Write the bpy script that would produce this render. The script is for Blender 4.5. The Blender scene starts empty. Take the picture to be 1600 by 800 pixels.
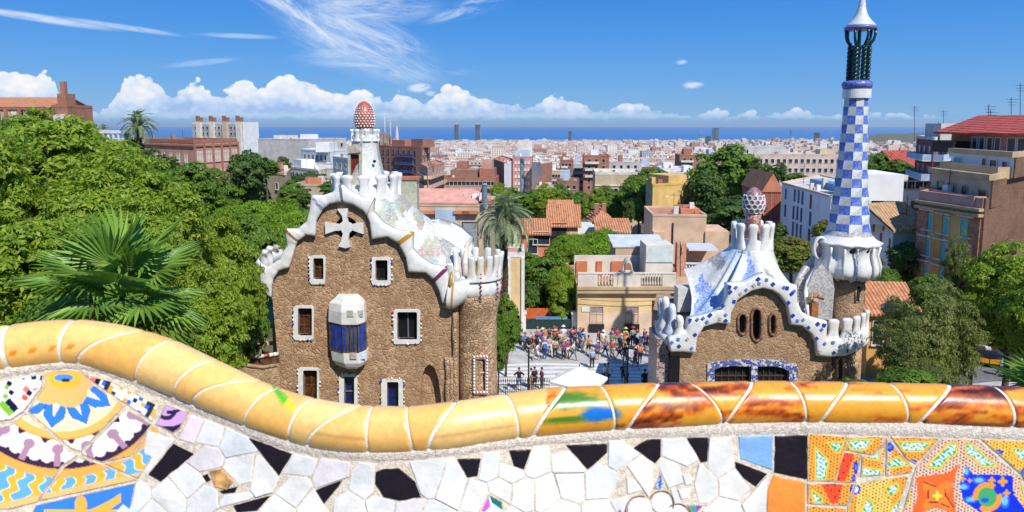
import bpy, bmesh, math, random
import numpy as np
from mathutils import Vector, Matrix
from mathutils.geometry import tessellate_polygon
random.seed(7); rng = np.random.default_rng(7)
scene = bpy.context.scene
COL = scene.collection
R = math.radians
# ------------------------------------------------------------------ camera
F = 1050.0; PITCH = R(7.0); CY = 193 + 1050 * math.tan(PITCH)   # CY: height of the lens axis in the photograph (it is a crop)
EYE = Vector((0.0, 0.0, 21.0))
cam = bpy.data.cameras.new('camera'); camo = bpy.data.objects.new('camera', cam); COL.objects.link(camo)
camo.location = EYE; camo.rotation_euler = (R(90) - PITCH, 0, 0)
cam.sensor_width = 36; cam.shift_y = -(400 - CY) / 1600; cam.lens = F / 1600 * 36; cam.clip_start = 0.05; cam.clip_end = 60000
cam.dof.use_dof = True; cam.dof.focus_distance = 45; cam.dof.aperture_fstop = 7.0
scene.camera = camo
CP, SP = math.cos(PITCH), math.sin(PITCH)
def ray(px, py):
    u = (px - 800) / F; v = (CY - py) / F
    return Vector((u, CP + v * SP, -SP + v * CP))
def at(px, py, Y):            # the point of the place seen at that pixel, Y metres ahead
    d = ray(float(px), float(py)); return EYE + d * (float(Y) / d.y)
def atZ(px, py, Z): return EYE + ray(float(px), float(py)) * float(Z)
def mpp(py, Y):               # metres per photograph pixel there
    d = ray(800, py); return (Y / d.y) / F
def zat(py, Y): return at(800, py, Y).z
def xat(px, py, Y): return at(px, py, Y).x
# ------------------------------------------------------------------ colour management
scene.view_settings.view_transform = 'Standard'; scene.view_settings.look = 'None'
scene.view_settings.exposure = 0.78; scene.view_settings.gamma = 1
scene.view_settings.use_curve_mapping = False
scene.cycles.max_bounces = 5; scene.cycles.transparent_max_bounces = 8
scene.cycles.diffuse_bounces = 3; scene.cycles.volume_bounces = 0
# ------------------------------------------------------------------ sun
SUN_EL, SUN_AZ = 48.0, 150.0           # azimuth clockwise from the view direction (+Y)
sd = Vector((math.sin(R(SUN_AZ)) * math.cos(R(SUN_EL)), math.cos(R(SUN_AZ)) * math.cos(R(SUN_EL)), math.sin(R(SUN_EL))))
sl = bpy.data.lights.new('sun', 'SUN'); sl.energy = 3.25; sl.angle = R(0.5); sl.color = (1.0, 0.95, 0.86)
so = bpy.data.objects.new('sun', sl); COL.objects.link(so)
so.rotation_euler = (-sd).to_track_quat('-Z', 'Y').to_euler()
# ------------------------------------------------------------------ node helper
class NT:
    def __init__(s, tree): s.t = tree; s.n = tree.nodes; s.l = tree.links
    def new(s, typ, **kw):
        nd = s.n.new(typ)
        for k, v in kw.items(): setattr(nd, k, v)
        return nd
    def put(s, sock, v):
        if hasattr(v, 'is_linked') or hasattr(v, 'links'): s.l.new(v, sock)
        else: sock.default_value = v
    def m(s, op, a, b=None, c=None, clamp=False):
        nd = s.n.new('ShaderNodeMath'); nd.operation = op; nd.use_clamp = clamp
        for i, v in enumerate((a, b, c)):
            if v is not None: s.put(nd.inputs[i], v)
        return nd.outputs[0]
    def ss(s, x, a, b, lo=0.0, hi=1.0):    # smoothstep
        nd = s.n.new('ShaderNodeMapRange'); nd.interpolation_type = 'SMOOTHSTEP'
        s.put(nd.inputs[0], x); s.put(nd.inputs[1], a); s.put(nd.inputs[2], b); s.put(nd.inputs[3], lo); s.put(nd.inputs[4], hi)
        return nd.outputs[0]
    def xyz(s, x, y, z):
        nd = s.n.new('ShaderNodeCombineXYZ'); s.put(nd.inputs[0], x); s.put(nd.inputs[1], y); s.put(nd.inputs[2], z); return nd.outputs[0]
    def noise(s, vec, scale=5, detail=4, rough=0.55, dist=0.0):
        nd = s.n.new('ShaderNodeTexNoise'); s.put(nd.inputs['Vector'], vec)
        nd.inputs['Scale'].default_value = scale; nd.inputs['Detail'].default_value = detail
        nd.inputs['Roughness'].default_value = rough; nd.inputs['Distortion'].default_value = dist
        return nd.outputs['Fac']
    def vor(s, vec, scale=5, feature='F1', rnd=1.0, out='Distance'):
        nd = s.n.new('ShaderNodeTexVoronoi'); nd.feature = feature; s.put(nd.inputs['Vector'], vec)
        nd.inputs['Scale'].default_value = scale; nd.inputs['Randomness'].default_value = rnd
        return nd.outputs[out]
    def mix(s, f, a, b, mode='MIX'):
        nd = s.n.new('ShaderNodeMix'); nd.data_type = 'RGBA'; nd.blend_type = mode
        s.put(nd.inputs[0], f); s.put(nd.inputs[6], c4(a)); s.put(nd.inputs[7], c4(b)); return nd.outputs[2]
    def ramp(s, f, stops, interp='LINEAR'):
        nd = s.n.new('ShaderNodeValToRGB'); cr = nd.color_ramp; cr.interpolation = interp
        while len(cr.elements) < len(stops): cr.elements.new(0.5)
        for e, (p, c) in zip(cr.elements, stops): e.position = p; e.color = c4(c)
        s.put(nd.inputs[0], f); return nd.outputs[0]
    def curve(s, x, pts):
        nd = s.n.new('ShaderNodeFloatCurve'); cm = nd.mapping; c = cm.curves[0]
        while len(c.points) < len(pts): c.points.new(0.5, 0.5)
        for p, (a, b) in zip(c.points, pts): p.location = (a, b)
        cm.update(); s.put(nd.inputs['Value'], x); return nd.outputs[0]
def c4(c):
    if hasattr(c, 'links'): return c
    c = tuple(c); return c if len(c) == 4 else c + (1.0,)
# ------------------------------------------------------------------ world: sky with clouds
world = bpy.data.worlds.new('World'); scene.world = world; world.use_nodes = True
world.cycles.sampling_method = 'MANUAL'; world.cycles.sample_map_resolution = 256
W = NT(world.node_tree); W.n.clear()
wout = W.new('ShaderNodeOutputWorld')
sky = W.new('ShaderNodeTexSky', sky_type='NISHITA'); sky.sun_disc = False
sky.sun_elevation = R(SUN_EL); sky.sun_rotation = R(SUN_AZ); sky.altitude = 100
sky.air_density = 1.0; sky.dust_density = 0.15; sky.ozone_density = 2.5
hs = W.new('ShaderNodeHueSaturation'); hs.inputs['Saturation'].default_value = 1.32; hs.inputs['Hue'].default_value = 0.502
W.l.new(sky.outputs[0], hs.inputs['Color'])
tc = W.new('ShaderNodeTexCoord'); sep = W.new('ShaderNodeSeparateXYZ'); W.l.new(tc.outputs['Generated'], sep.inputs[0])
dx, dy, dz = sep.outputs
az = W.m('ARCTAN2', dx, dy)                      # 0 straight ahead, + to the right
el = W.m('ARCSINE', dz)
def dsp(c): return tuple((((x / 255 + .055) / 1.055) ** 2.4) / 1.717 / 0.066 / 12 for x in c)
grad = W.ramp(W.m('DIVIDE', W.m('ADD', el, 0.02), 1.0, clamp=True), [(0.0, dsp((120, 178, 228))), (0.035, dsp((112, 172, 228))), (0.075, dsp((92, 162, 232))), (0.15, dsp((66, 146, 230))), (0.23, dsp((50, 130, 220))), (0.6, dsp((62, 138, 220)))])
vm = W.new('ShaderNodeVectorMath'); vm.operation = 'SCALE'; vm.inputs['Scale'].default_value = 12; W.put(vm.inputs[0], grad)
skyc = W.mix(0.88, hs.outputs[0], vm.outputs[0])
bg_sky = W.new('ShaderNodeBackground'); W.put(bg_sky.inputs[0], skyc); bg_sky.inputs[1].default_value = 0.066
def azel(px, py):
    d = ray(px, py).normalized(); return math.atan2(d.x, d.y), math.asin(d.z)
# cumulus bank: its top as a curve of azimuth (-1.2..1.2 rad), then billows
tops = [(-300, 128), (-120, 105), (0, 112), (40, 118), (78, 122), (96, 150), (122, 178), (160, 176), (182, 150), (195, 126), (235, 118), (265, 140), (300, 130), (335, 146), (352, 146), (385, 124), (410, 142), (440, 118), (480, 124), (520, 146), (560, 142), (590, 152), (640, 148), (665, 158), (700, 133), (740, 150), (790, 158), (830, 162), (862, 153), (900, 164), (940, 172), (985, 168), (1030, 176), (1100, 180), (1160, 183), (1220, 179), (1290, 186), (1400, 186), (1500, 189), (1700, 180), (2000, 160)]
cp = []
for px, py in tops:
    a, e = azel(px, py + 3); cp.append(((a + 1.2) / 2.4, (e + (0.004 if px > 850 else 0)) * 4))
cp = [(0.0, cp[0][1])] + cp + [(1.0, cp[-1][1])]
an = W.m('DIVIDE', W.m('ADD', az, 1.2), 2.4, clamp=True)
topc = W.m('DIVIDE', W.curve(an, cp), 4.0)
cv = W.xyz(az, W.m('MULTIPLY', el, 1.25), 0.0)
b1 = W.vor(cv, 34, 'SMOOTH_F1'); b2 = W.vor(cv, 90, 'F1'); nz = W.noise(cv, 60, 4, 0.62)
bil = W.m('ADD', W.m('MULTIPLY', W.m('SUBTRACT', 0.55, b1), 0.020), W.m('ADD', W.m('MULTIPLY', W.m('SUBTRACT', 0.6, b2), 0.0085), W.m('MULTIPLY', W.m('SUBTRACT', nz, 0.5), 0.016)))
over = W.m('SUBTRACT', W.m('ADD', topc, bil), el)
cmask = W.ss(over, 0.0, 0.0035)
base_fade = W.ss(W.m('ADD', el, W.m('MULTIPLY', W.m('SUBTRACT', nz, 0.5), 0.014)), 0.004, 0.018)
cmask = W.m('MULTIPLY', cmask, base_fade)
light = W.m('ADD', W.m('MULTIPLY', b1, -0.9), W.m('ADD', W.m('MULTIPLY', b2, -0.55), W.m('ADD', W.m('MULTIPLY', nz, 0.9), 0.55)))
hgt = W.ss(el, 0.008, 0.045)
lum = W.m('ADD', W.m('MULTIPLY', light, 0.55), W.m('MULTIPLY', hgt, 0.5), clamp=True)
ccol = W.ramp(lum, [(0.15, (0.30, 0.46, 0.72)), (0.45, (0.50, 0.62, 0.80)), (0.75, (0.74, 0.76, 0.80)), (1.0, (0.86, 0.85, 0.84))])
# high cirrus: sheared streaks over the middle, thin bands at the left
def rot2(ox, oy, ang, sx, sy):
    a0, e0 = azel(ox, oy); ca, sa = math.cos(ang), math.sin(ang)
    X = W.m('SUBTRACT', az, a0); Yv = W.m('SUBTRACT', el, e0)
    u = W.m('MULTIPLY', W.m('ADD', W.m('MULTIPLY', X, ca), W.m('MULTIPLY', Yv, sa)), sx)
    v = W.m('MULTIPLY', W.m('ADD', W.m('MULTIPLY', X, -sa), W.m('MULTIPLY', Yv, ca)), sy)
    return u, v
def blob(u, v, lo=0.3, hi=1.0):
    return W.ss(W.m('SQRT', W.m('ADD', W.m('MULTIPLY', u, u), W.m('MULTIPLY', v, v))), hi, lo)
def streak(ox, oy, ang, L, H, ns, amount, lo=0.45, hi=0.75):
    u, v = rot2(ox, oy, ang, 1 / L, 1 / H)
    nv = W.xyz(W.m('MULTIPLY', u, L * ns), W.m('MULTIPLY', v, H * ns * 5), ox * 0.01)
    n = W.noise(nv, 1.0, 5, 0.70, 0.5)
    return W.m('MULTIPLY', W.m('MULTIPLY', blob(u, v), W.ss(n, lo, hi)), amount)
masks = [streak(485, 20, R(-33), 0.17, 0.045, 9, 1.1, 0.33, 0.72), streak(560, 60, R(-24), 0.15, 0.062, 9, 1.0, 0.36, 0.75), streak(560, 15, R(4), 0.14, 0.03, 10, 0.9, 0.34, 0.75),
         streak(560, 92, R(-4), 0.12, 0.022, 10, 0.8, 0.34, 0.75), streak(735, 12, R(16), 0.085, 0.016, 12, 0.8, 0.38, 0.7), streak(620, 105, R(-2), 0.16, 0.018, 10, 0.45),
         streak(60, 28, R(-5.5), 0.10, 0.0062, 14, 0.85, 0.2, 0.55), streak(190, 42, R(-5.5), 0.09, 0.0048, 14, 0.6, 0.25, 0.6), streak(372, 56, R(0), 0.07, 0.0045, 14, 0.5, 0.25, 0.6), streak(312, 98, R(8), 0.06, 0.0055, 12, 0.4, 0.3, 0.6),
         streak(1083, 133, R(2), 0.018, 0.0065, 60, 0.9, 0.3, 0.55), streak(1065, 97, R(0), 0.010, 0.0045, 60, 0.7, 0.3, 0.55), streak(655, 137, R(5), 0.022, 0.009, 60, 1.0, 0.25, 0.5), streak(673, 146, R(0), 0.01, 0.005, 60, 0.7, 0.25, 0.5)]
cir = masks[0]
for k in masks[1:]: cir = W.m('MAXIMUM', cir, k)
cir = W.m('MULTIPLY', cir, 0.68, clamp=True)
allm = W.m('MAXIMUM', cmask, cir)
ccol2 = W.mix(cmask, (0.80, 0.84, 0.88), ccol)
bg_cl = W.new('ShaderNodeBackground'); W.put(bg_cl.inputs[0], ccol2); bg_cl.inputs[1].default_value = 0.70
mx = W.new('ShaderNodeMixShader'); W.put(mx.inputs[0], allm); W.l.new(bg_sky.outputs[0], mx.inputs[1]); W.l.new(bg_cl.outputs[0], mx.inputs[2])
W.l.new(mx.outputs[0], wout.inputs[0])
# ------------------------------------------------------------------ materials
MATS = {}
def new_mat(name):
    m = bpy.data.materials.new(name); m.use_nodes = True; T = NT(m.node_tree)
    return m, T, T.n['Principled BSDF']
def mat(name, col, rough=0.8, var=0.12, scale=3.0, bump=0.0, bscale=20.0, spec=0.3, metal=0.0, col2=None, stain=0.0, coord='Object', detail=5):
    """a surface of one real colour with grain, blotches and fine relief"""
    if name in MATS: return MATS[name]
    m, T, b = new_mat(name)
    tcn = T.new('ShaderNodeTexCoord'); v = tcn.outputs[coord]
    n = T.noise(v, scale, detail)
    c2 = col2 or tuple(max(0, x * (1 - 2.2 * var)) for x in col)
    c = T.mix(T.ss(n, 0.3, 0.7), c2, tuple(min(1, x * (1 + var * .6)) for x in col))
    if stain:
        n2 = T.noise(v, scale * 0.25, 6, 0.7)
        c = T.mix(T.ss(n2, 0.52, 0.72, 0, stain), c, tuple(x * 0.45 for x in col))
    T.put(b.inputs['Base Color'], c); b.inputs['Roughness'].default_value = rough
    b.inputs['Specular IOR Level'].default_value = spec; b.inputs['Metallic'].default_value = metal
    if bump:
        bn = T.new('ShaderNodeBump'); bn.inputs['Strength'].default_value = bump; bn.inputs['Distance'].default_value = 0.05
        T.put(bn.inputs['Height'], T.noise(v, bscale, 4)); T.l.new(bn.outputs[0], b.inputs['Normal'])
    MATS[name] = m; return m
def glaze(name, col, rough=0.28, var=0.09):
    return mat(name, col, rough, var, 14, 0.10, 45, 0.45, stain=0.10)
def island(name, cols, rough=0.6, transl=0.0, spec=0.25, nscale=0.0):
    """every loose piece of the mesh takes one of the colours"""
    if name in MATS: return MATS[name]
    m, T, b = new_mat(name)
    g = T.new('ShaderNodeNewGeometry')
    st = [(i / max(1, len(cols) - 1), c) for i, c in enumerate(cols)]
    c = T.ramp(g.outputs['Random Per Island'], st)
    if nscale:
        n = T.noise(T.new('ShaderNodeTexCoord').outputs['Object'], nscale, 3)
        c = T.mix(T.ss(n, 0.35, 0.7), c, cols[-1], 'MIX'); 
    T.put(b.inputs['Base Color'], c); b.inputs['Roughness'].default_value = rough; b.inputs['Specular IOR Level'].default_value = spec
    if transl:
        tr = T.new('ShaderNodeBsdfTranslucent'); T.put(tr.inputs[0], T.mix(0.5, c, (0.30, 0.42, 0.03)))
        ms = T.new('ShaderNodeMixShader'); ms.inputs[0].default_value = transl
        out = T.n['Material Output']; T.l.new(b.outputs[0], ms.inputs[1]); T.l.new(tr.outputs[0], ms.inputs[2]); T.l.new(ms.outputs[0], out.inputs[0])
    MATS[name] = m; return m
# ------------------------------------------------------------------ object helpers
def clean(o):
    return o
def tag(o, label=None, cat=None, group=None, kind=None):
    if label: o['label'] = label
    if cat: o['category'] = cat
    if group: o['group'] = group
    if kind: o['kind'] = kind
    return o
def empty(name, loc, label=None, cat=None, group=None, rz=0.0):
    o = bpy.data.objects.new(name, None); COL.objects.link(o); o.location = loc; o.rotation_euler = (0, 0, rz)
    o.empty_display_size = 0.2
    return tag(o, label, cat, group)
def link(name, me, parent=None, M=None):
    """M: matrix in the frame of the parent's parent-less world; parents carry translation and z rotation only"""
    o = bpy.data.objects.new(name, me); COL.objects.link(o)
    if parent is not None:
        o.parent = parent
        o.matrix_parent_inverse = pinv(parent)
    if M is not None: o.matrix_basis = M
    return o
def wmat(o):
    m = o.matrix_basis.copy()
    return m if o.parent is None else wmat(o.parent) @ o.matrix_parent_inverse @ m
def pinv(p): return wmat(p).inverted()
def to_mesh(name, V, Fc, mats, mi=None, smooth=False):
    me = bpy.data.meshes.new(name); me.from_pydata([tuple(v) for v in V], [], Fc)
    for m in (mats if isinstance(mats, (list, tuple)) else [mats]): me.materials.append(m)
    if mi is not None: me.polygons.foreach_set('material_index', mi)
    if smooth: me.polygons.foreach_set('use_smooth', [True] * len(me.polygons))
    me.update(); return me
class MB:
    """collects geometry of ONE object"""
    def __init__(s): s.v = []; s.f = []; s.mi = []
    def add(s, V, Fc, mi=0):
        k = len(s.v); s.v += [Vector(v) for v in V]; s.f += [tuple(i + k for i in f) for f in Fc]
        s.mi += ([mi] * len(Fc) if isinstance(mi, int) else list(mi)); return s
    def box(s, x0, x1, y0, y1, z0, z1, mi=0, M=None):
        V = [Vector(p) for p in ((x0, y0, z0), (x1, y0, z0), (x1, y1, z0), (x0, y1, z0), (x0, y0, z1), (x1, y0, z1), (x1, y1, z1), (x0, y1, z1))]
        if M is not None: V = [M @ p for p in V]
        return s.add(V, [(3, 2, 1, 0), (4, 5, 6, 7), (0, 1, 5, 4), (1, 2, 6, 5), (2, 3, 7, 6), (3, 0, 4, 7)], mi)
    def prism(s, pts, z0, z1, mi=0, top=None):
        n = len(pts); z1s = z1 if isinstance(z1, (list, tuple)) else [z1] * n
        V = [(p[0], p[1], z0) for p in pts] + [(p[0], p[1], z) for p, z in zip(pts, z1s)]
        return s.add(V, [tuple(range(n))[::-1], tuple(range(n, 2 * n))] + [(i, (i + 1) % n, n + (i + 1) % n, n + i) for i in range(n)], mi)
    def tube(s, path, rad, n=8, mi=0, cap=True, squash=None):
        path = [Vector(p) for p in path]; k = len(path)
        rad = rad if isinstance(rad, (list, tuple)) else [rad] * k
        V = []; up0 = Vector((0.13, 0.29, 1)).normalized(); a = None
        for i, p in enumerate(path):
            d = (path[min(i + 1, k - 1)] - path[max(i - 1, 0)]).normalized()
            if a is None: a = d.cross(up0).normalized()
            a = (a - d * a.dot(d)).normalized(); b = d.cross(a)
            for j in range(n):
                t = 2 * math.pi * j / n
                V.append(p + (a * math.cos(t) + b * math.sin(t)) * rad[i])
        Fc = [(i * n + j, i * n + (j + 1) % n, (i + 1) * n + (j + 1) % n, (i + 1) * n + j) for i in range(k - 1) for j in range(n)]
        if cap: Fc += [tuple(range(n))[::-1], tuple(range((k - 1) * n, k * n))]
        return s.add(V, Fc, mi)
    def lathe(s, c, prof, n=24, mi=0, wob=0.0, wn=8, cap=True, sy=1.0):
        """prof: (radius, z) from the bottom up, about the vertical through c"""
        V = []
        for r, z in prof:
            for j in range(n):
                t = 2 * math.pi * j / n; rr = r * (1 + wob * math.cos(wn * t))
                V.append((c[0] + rr * math.cos(t), c[1] + rr * math.sin(t) * sy, z))
        k = len(prof); Fc = [(i * n + j, i * n + (j + 1) % n, (i + 1) * n + (j + 1) % n, (i + 1) * n + j) for i in range(k - 1) for j in range(n)]
        if cap: Fc += [tuple(range(n))[::-1], tuple(range((k - 1) * n, k * n))]
        return s.add(V, Fc, mi)
    def sphere(s, c, r, n=10, m=6, mi=0, sc=(1, 1, 1)):
        V = []; 
        for i in range(1, m):
            ph = math.pi * i / m
            for j in range(n):
                t = 2 * math.pi * j / n
                V.append((c[0] + r * sc[0] * math.sin(ph) * math.cos(t), c[1] + r * sc[1] * math.sin(ph) * math.sin(t), c[2] - r * sc[2] * math.cos(ph)))
        V += [(c[0], c[1], c[2] - r * sc[2]), (c[0], c[1], c[2] + r * sc[2])]; a, b = len(V) - 2, len(V) - 1
        Fc = [(i * n + j, i * n + (j + 1) % n, (i + 1) * n + (j + 1) % n, (i + 1) * n + j) for i in range(m - 2) for j in range(n)]
        Fc += [(a, (j + 1) % n, j) for j in range(n)] + [(b, (m - 2) * n + j, (m - 2) * n + (j + 1) % n) for j in range(n)]
        return s.add(V, Fc, mi)
    def build(s, name, mats, parent=None, smooth=False, **kw):
        me = to_mesh(name, s.v, s.f, mats, s.mi, smooth)
        o = link(name, me, parent)
        if kw: tag(o, **kw)
        return o
def smooth_by_angle(o, deg=40):
    me = o.data; me.polygons.foreach_set('use_smooth', [True] * len(me.polygons))
    bm = bmesh.new(); bm.from_mesh(me)
    for e in bm.edges:
        if len(e.link_faces) != 2 or e.calc_face_angle(0) > R(deg): e.smooth = False
    bm.to_mesh(me); bm.free(); return o
def plate(outer, holes, origin, ux, uy, nrm, t0, t1, name, mats, parent):
    """flat shape with holes, given thickness along nrm; outer/holes as 2-D lists"""
    loops = [outer] + list(holes)
    tris = tessellate_polygon([[Vector((a, b, 0)) for a, b in lp] for lp in loops])
    flat = [p for lp in loops for p in lp]; n = len(flat)
    V = [origin + ux * a + uy * b + nrm * t0 for a, b in flat] + [origin + ux * a + uy * b + nrm * t1 for a, b in flat]
    Fc = []
    for t in tris:
        Fc.append(tuple(t)); Fc.append(tuple(i + n for i in t[::-1]))
    k = 0
    for lp in loops:
        for i in range(len(lp)): j = (i + 1) % len(lp); Fc.append((k + i, k + j, n + k + j, n + k + i))
        k += len(lp)
    me = to_mesh(name, V, Fc, mats)
    bm = bmesh.new(); bm.from_mesh(me); bmesh.ops.recalc_face_normals(bm, faces=bm.faces); bm.to_mesh(me); bm.free()
    return link(name, me, parent)
def wall_px(outer, holes, Y, thick, name, m, parent):
    """wall standing at depth Y whose outline is read off the photograph; it runs back by thick"""
    f = lambda lp: [(at(a, b, Y).x, at(a, b, Y).z) for a, b in lp]
    return plate(f(outer), [f(h) for h in holes], Vector((0, Y, 0)), Vector((1, 0, 0)), Vector((0, 0, 1)), Vector((0, 1, 0)), 0, thick, name, m, parent)
def rrect(x0, x1, y0, y1, r, n=3):
    P = []
    for cx, cy, a0 in ((x1 - r, y1 - r, 0), (x0 + r, y1 - r, 90), (x0 + r, y0 + r, 180), (x1 - r, y0 + r, 270)):
        for i in range(n + 1):
            t = R(a0 + 90 * i / n); P.append((cx + r * math.cos(t), cy + r * math.sin(t)))
    return P
def copy_tree(o, parent=None):
    c = o.copy(); COL.objects.link(c)
    if parent is not None: c.parent = parent
    for ch in list(o.children): copy_tree(ch, c)
    return c
def put_at(c, loc, rz=0.0, s=1.0):
    c.location = loc; c.rotation_euler = (0, 0, rz); c.scale = (s, s, s) if not isinstance(s, tuple) else s
    return c
# ================================================================== THE SERPENTINE BENCH
from mathutils import noise as mnoise
def srgb(c): return tuple(((x / 255) / 12.92 if x / 255 <= .04045 else ((x / 255 + .055) / 1.055) ** 2.4) for x in c)
RT = [(-400, 560), (-150, 530), (0, 510), (60, 502), (120, 499), (180, 507), (250, 527), (320, 560), (400, 598), (450, 615), (500, 627), (560, 635), (640, 637), (700, 630), (760, 622), (800, 615), (860, 607), (940, 603), (1000, 600), (1100, 598), (1200, 596), (1350, 598), (1480, 601), (1560, 604), (1600, 606), (2000, 625)]
RB = [(-400, 660), (-150, 612), (0, 583), (60, 575), (110, 570), (150, 572), (200, 588), (250, 605), (300, 625), (326, 637), (370, 655), (400, 668), (450, 685), (500, 700), (560, 708), (620, 708), (700, 703), (760, 692), (830, 683), (900, 677), (974, 672), (1060, 668), (1120, 664), (1200, 662), (1300, 663), (1423, 664), (1500, 668), (1600, 672), (2000, 700)]
RZ = [(-400, 1.7), (0, 1.72), (110, 1.76), (250, 1.76), (400, 1.70), (560, 1.64), (700, 1.63), (900, 1.70), (1200, 1.76), (1600, 1.72), (2000, 1.6)]
MB_ = [(-400, 690), (0, 592), (60, 582), (110, 577), (150, 580), (200, 600), (250, 622), (300, 645), (350, 664), (400, 688), (450, 706), (500, 715), (560, 722), (620, 722), (700, 714), (760, 706), (830, 697), (900, 693), (1000, 685), (1100, 683), (1200, 680), (1265, 679), (1400, 683), (1500, 686), (1600, 690), (2000, 720)]
def sm(tab):        # smooth resample
    xs = np.arange(-1000, 2601, 10.0); ys = np.interp(xs, [t[0] for t in tab], [t[1] for t in tab])
    k = np.hanning(9); k /= k.sum(); yp = np.pad(ys, 4, mode='edge'); return list(zip(xs, np.convolve(yp, k, 'valid')))
RT, RB, RZ, MBL = [[v for _, v in sm(t)] for t in (RT, RB, RZ, MB_)]
def ip(x, ys):
    t = (min(max(float(x), -1000.0), 2600.0) + 1000.0) / 10.0; i = min(int(t), 359); t -= i
    return float(ys[i] * (1 - t) + ys[i + 1] * t)
def rail_c(px):
    t, b, Z = ip(px, RT), ip(px, RB), ip(px, RZ)
    return atZ(px, (t + b) / 2, Z), (b - t) / 2 / F * Z
def rail_pt(px, phi, k=1.0):
    """phi 0 = lower outline, pi = upper outline of the rail as seen from the plaza"""
    c, r = rail_c(px); c2, _ = rail_c(px + 4); ax = (c2 - c).normalized()
    te = (EYE - c); te = (te - ax * te.dot(ax)).normalized(); up = te.cross(ax).normalized()
    if up.z < 0: up = -up
    return c + (up * -math.cos(phi) + te * math.sin(phi)) * (r * k)
def Zw(px, py): return ip(px, RZ) - 0.030 - 0.00030 * (py - ip(px, RB))
def wp(px, py, h=0.0):
    p = atZ(px, py, Zw(px, py))
    if h:
        n = (atZ(px + 3, py, Zw(px + 3, py)) - p).cross(atZ(px, py - 3, Zw(px, py - 3)) - p).normalized()
        if n.dot(EYE - p) < 0: n = -n
        p = p + n * float(h)
    return p
bench = empty('mosaic_bench', atZ(800, 900, 1.7), 'curving bench back of broken tiles under a glazed yellow and orange rail', 'bench')
def attr_mat(name, rough=0.14, coat=0.0, nz=0.0, bump=0.0):
    m, T, b = new_mat(name)
    a = T.new('ShaderNodeAttribute'); a.attribute_name = 'Col'; c = a.outputs['Color']
    co = T.new('ShaderNodeTexCoord').outputs['Object']
    if nz: c = T.mix(T.ss(T.noise(co, 60, 6), 0.35, 0.7, 0, nz), c, (0.25, 0.12, 0.05), 'MULTIPLY')
    T.put(b.inputs['Base Color'], c); b.inputs['Roughness'].default_value = rough; b.inputs['Specular IOR Level'].default_value = 0.5
    bn = T.new('ShaderNodeBump'); bn.inputs['Strength'].default_value = 0.10; bn.inputs['Distance'].default_value = 0.01
    T.put(bn.inputs['Height'], T.noise(co, 25, 3)); T.l.new(bn.outputs[0], b.inputs['Normal'])
    return m
M_paint = attr_mat('painted_glaze', 0.16); M_rail = attr_mat('rail_glaze', 0.34, nz=0.16)
M_mort = mat('bench_mortar', (0.72, 0.64, 0.52), 0.95, 0.10, 90, 0.4, 220, 0.1, col2=(0.52, 0.44, 0.34), stain=0.15)
M_grit = mat('bench_grit', (0.86, 0.78, 0.69), 0.95, 0.08, 130, 0.45, 260, 0.1, col2=(0.58, 0.48, 0.40), stain=0.10)
M_joint = mat('rail_joint', (0.86, 0.81, 0.72), 0.9, 0.05, 60, 0.2, 160, 0.1)
def set_cols(me, cols):
    a = me.color_attributes.new('Col', 'FLOAT_COLOR', 'POINT')
    arr = np.ones((len(me.vertices), 4), dtype=np.float32); arr[:, :3] = cols; a.data.foreach_set('color', arr.ravel())
def grid_mesh(name, P, nu, nv, m, cols=None, parent=None, smooth=True):
    Fc = [(i * nv + j, (i + 1) * nv + j, (i + 1) * nv + j + 1, i * nv + j + 1) for i in range(nu - 1) for j in range(nv - 1)]
    me = to_mesh(name, P, Fc, m, smooth=smooth)
    if cols is not None: set_cols(me, cols)
    return link(name, me, parent)
# the rail's core of mortar, the backing surface and its gritty lip
xs = list(range(-980, 2581, 16)); P = []
for x in xs:
    for k in range(21): P.append(rail_pt(x, -0.9 + k * (math.pi + 1.8) / 20, 0.955))
grid_mesh('rail_core', P, len(xs), 21, M_joint, parent=bench)
ys = [0, 3, 6, 14, 30, 60, 100, 150, 210, 280]; P = []
for x in xs:
    b = ip(x, RB)
    for k, d in enumerate(ys): P.append(wp(x, b - 8 + d * 1.3, 0.0016))
grid_mesh('wall_mortar', P, len(xs), len(ys), M_mort, parent=bench)
xs2 = list(np.arange(-980, 2581, 4.0)); P = []; nl = 9
for x in xs2:
    b, e = ip(x, RB), ip(x, MBL)
    e += 3.0 * mnoise.noise(Vector((x * 0.06, 3, 1))) + 2 * mnoise.noise(Vector((x * 0.2, 7, 1)))
    for k in range(nl):
        t = k / (nl - 1); y = (b - 9) + (e - b + 9) * t
        h = 0.010 * math.sin(math.pi * min(1, max(0.0, (1 - t) * 1.4)) ** 0.8 * 0.5) + 0.0016 * mnoise.noise(Vector((x * 0.3, y * 0.4, 2)))
        P.append(wp(x, y, max(h, 0.0005)))
grid_mesh('mortar_lip', P, len(xs2), nl, M_grit, parent=bench)
# ---- glazed rail tiles
J = [(-980, -990, 5), (-880, -890, 5), (-770, -780, 5), (-650, -665, 6), (-540, -550, 5), (-430, -445, 5), (-330, -345, 6), (-170, -180, 5), (-60, -62, 5), (18, 22, 8), (114, 110, 7), (212, 140, 6), (254, 236, 4), (323, 298, 3), (394, 326, 4), (424, 403, 3), (481, 469, 4), (563, 496, 5), (581, 582, 4), (638, 649, 4), (715, 671, 6), (793, 803, 4), (884, 826, 7), (940, 953, 4), (1030, 974, 6), (1079, 1118, 4), (1176, 1124, 6), (1236, 1250, 4), (1324, 1273, 6), (1391, 1405, 4), (1484, 1423, 7), (1553, 1567, 5), (1625, 1592, 6), (1700, 1690, 5), (1800, 1790, 5), (1930, 1910, 5), (2040, 2030, 5), (2170, 2150, 6), (2290, 2280, 5), (2420, 2400, 5), (2560, 2545, 5)]
def fbm(x, y, s):
    return mnoise.fractal(Vector((x, y, s)), 0.7, 2.1, 5)
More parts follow.
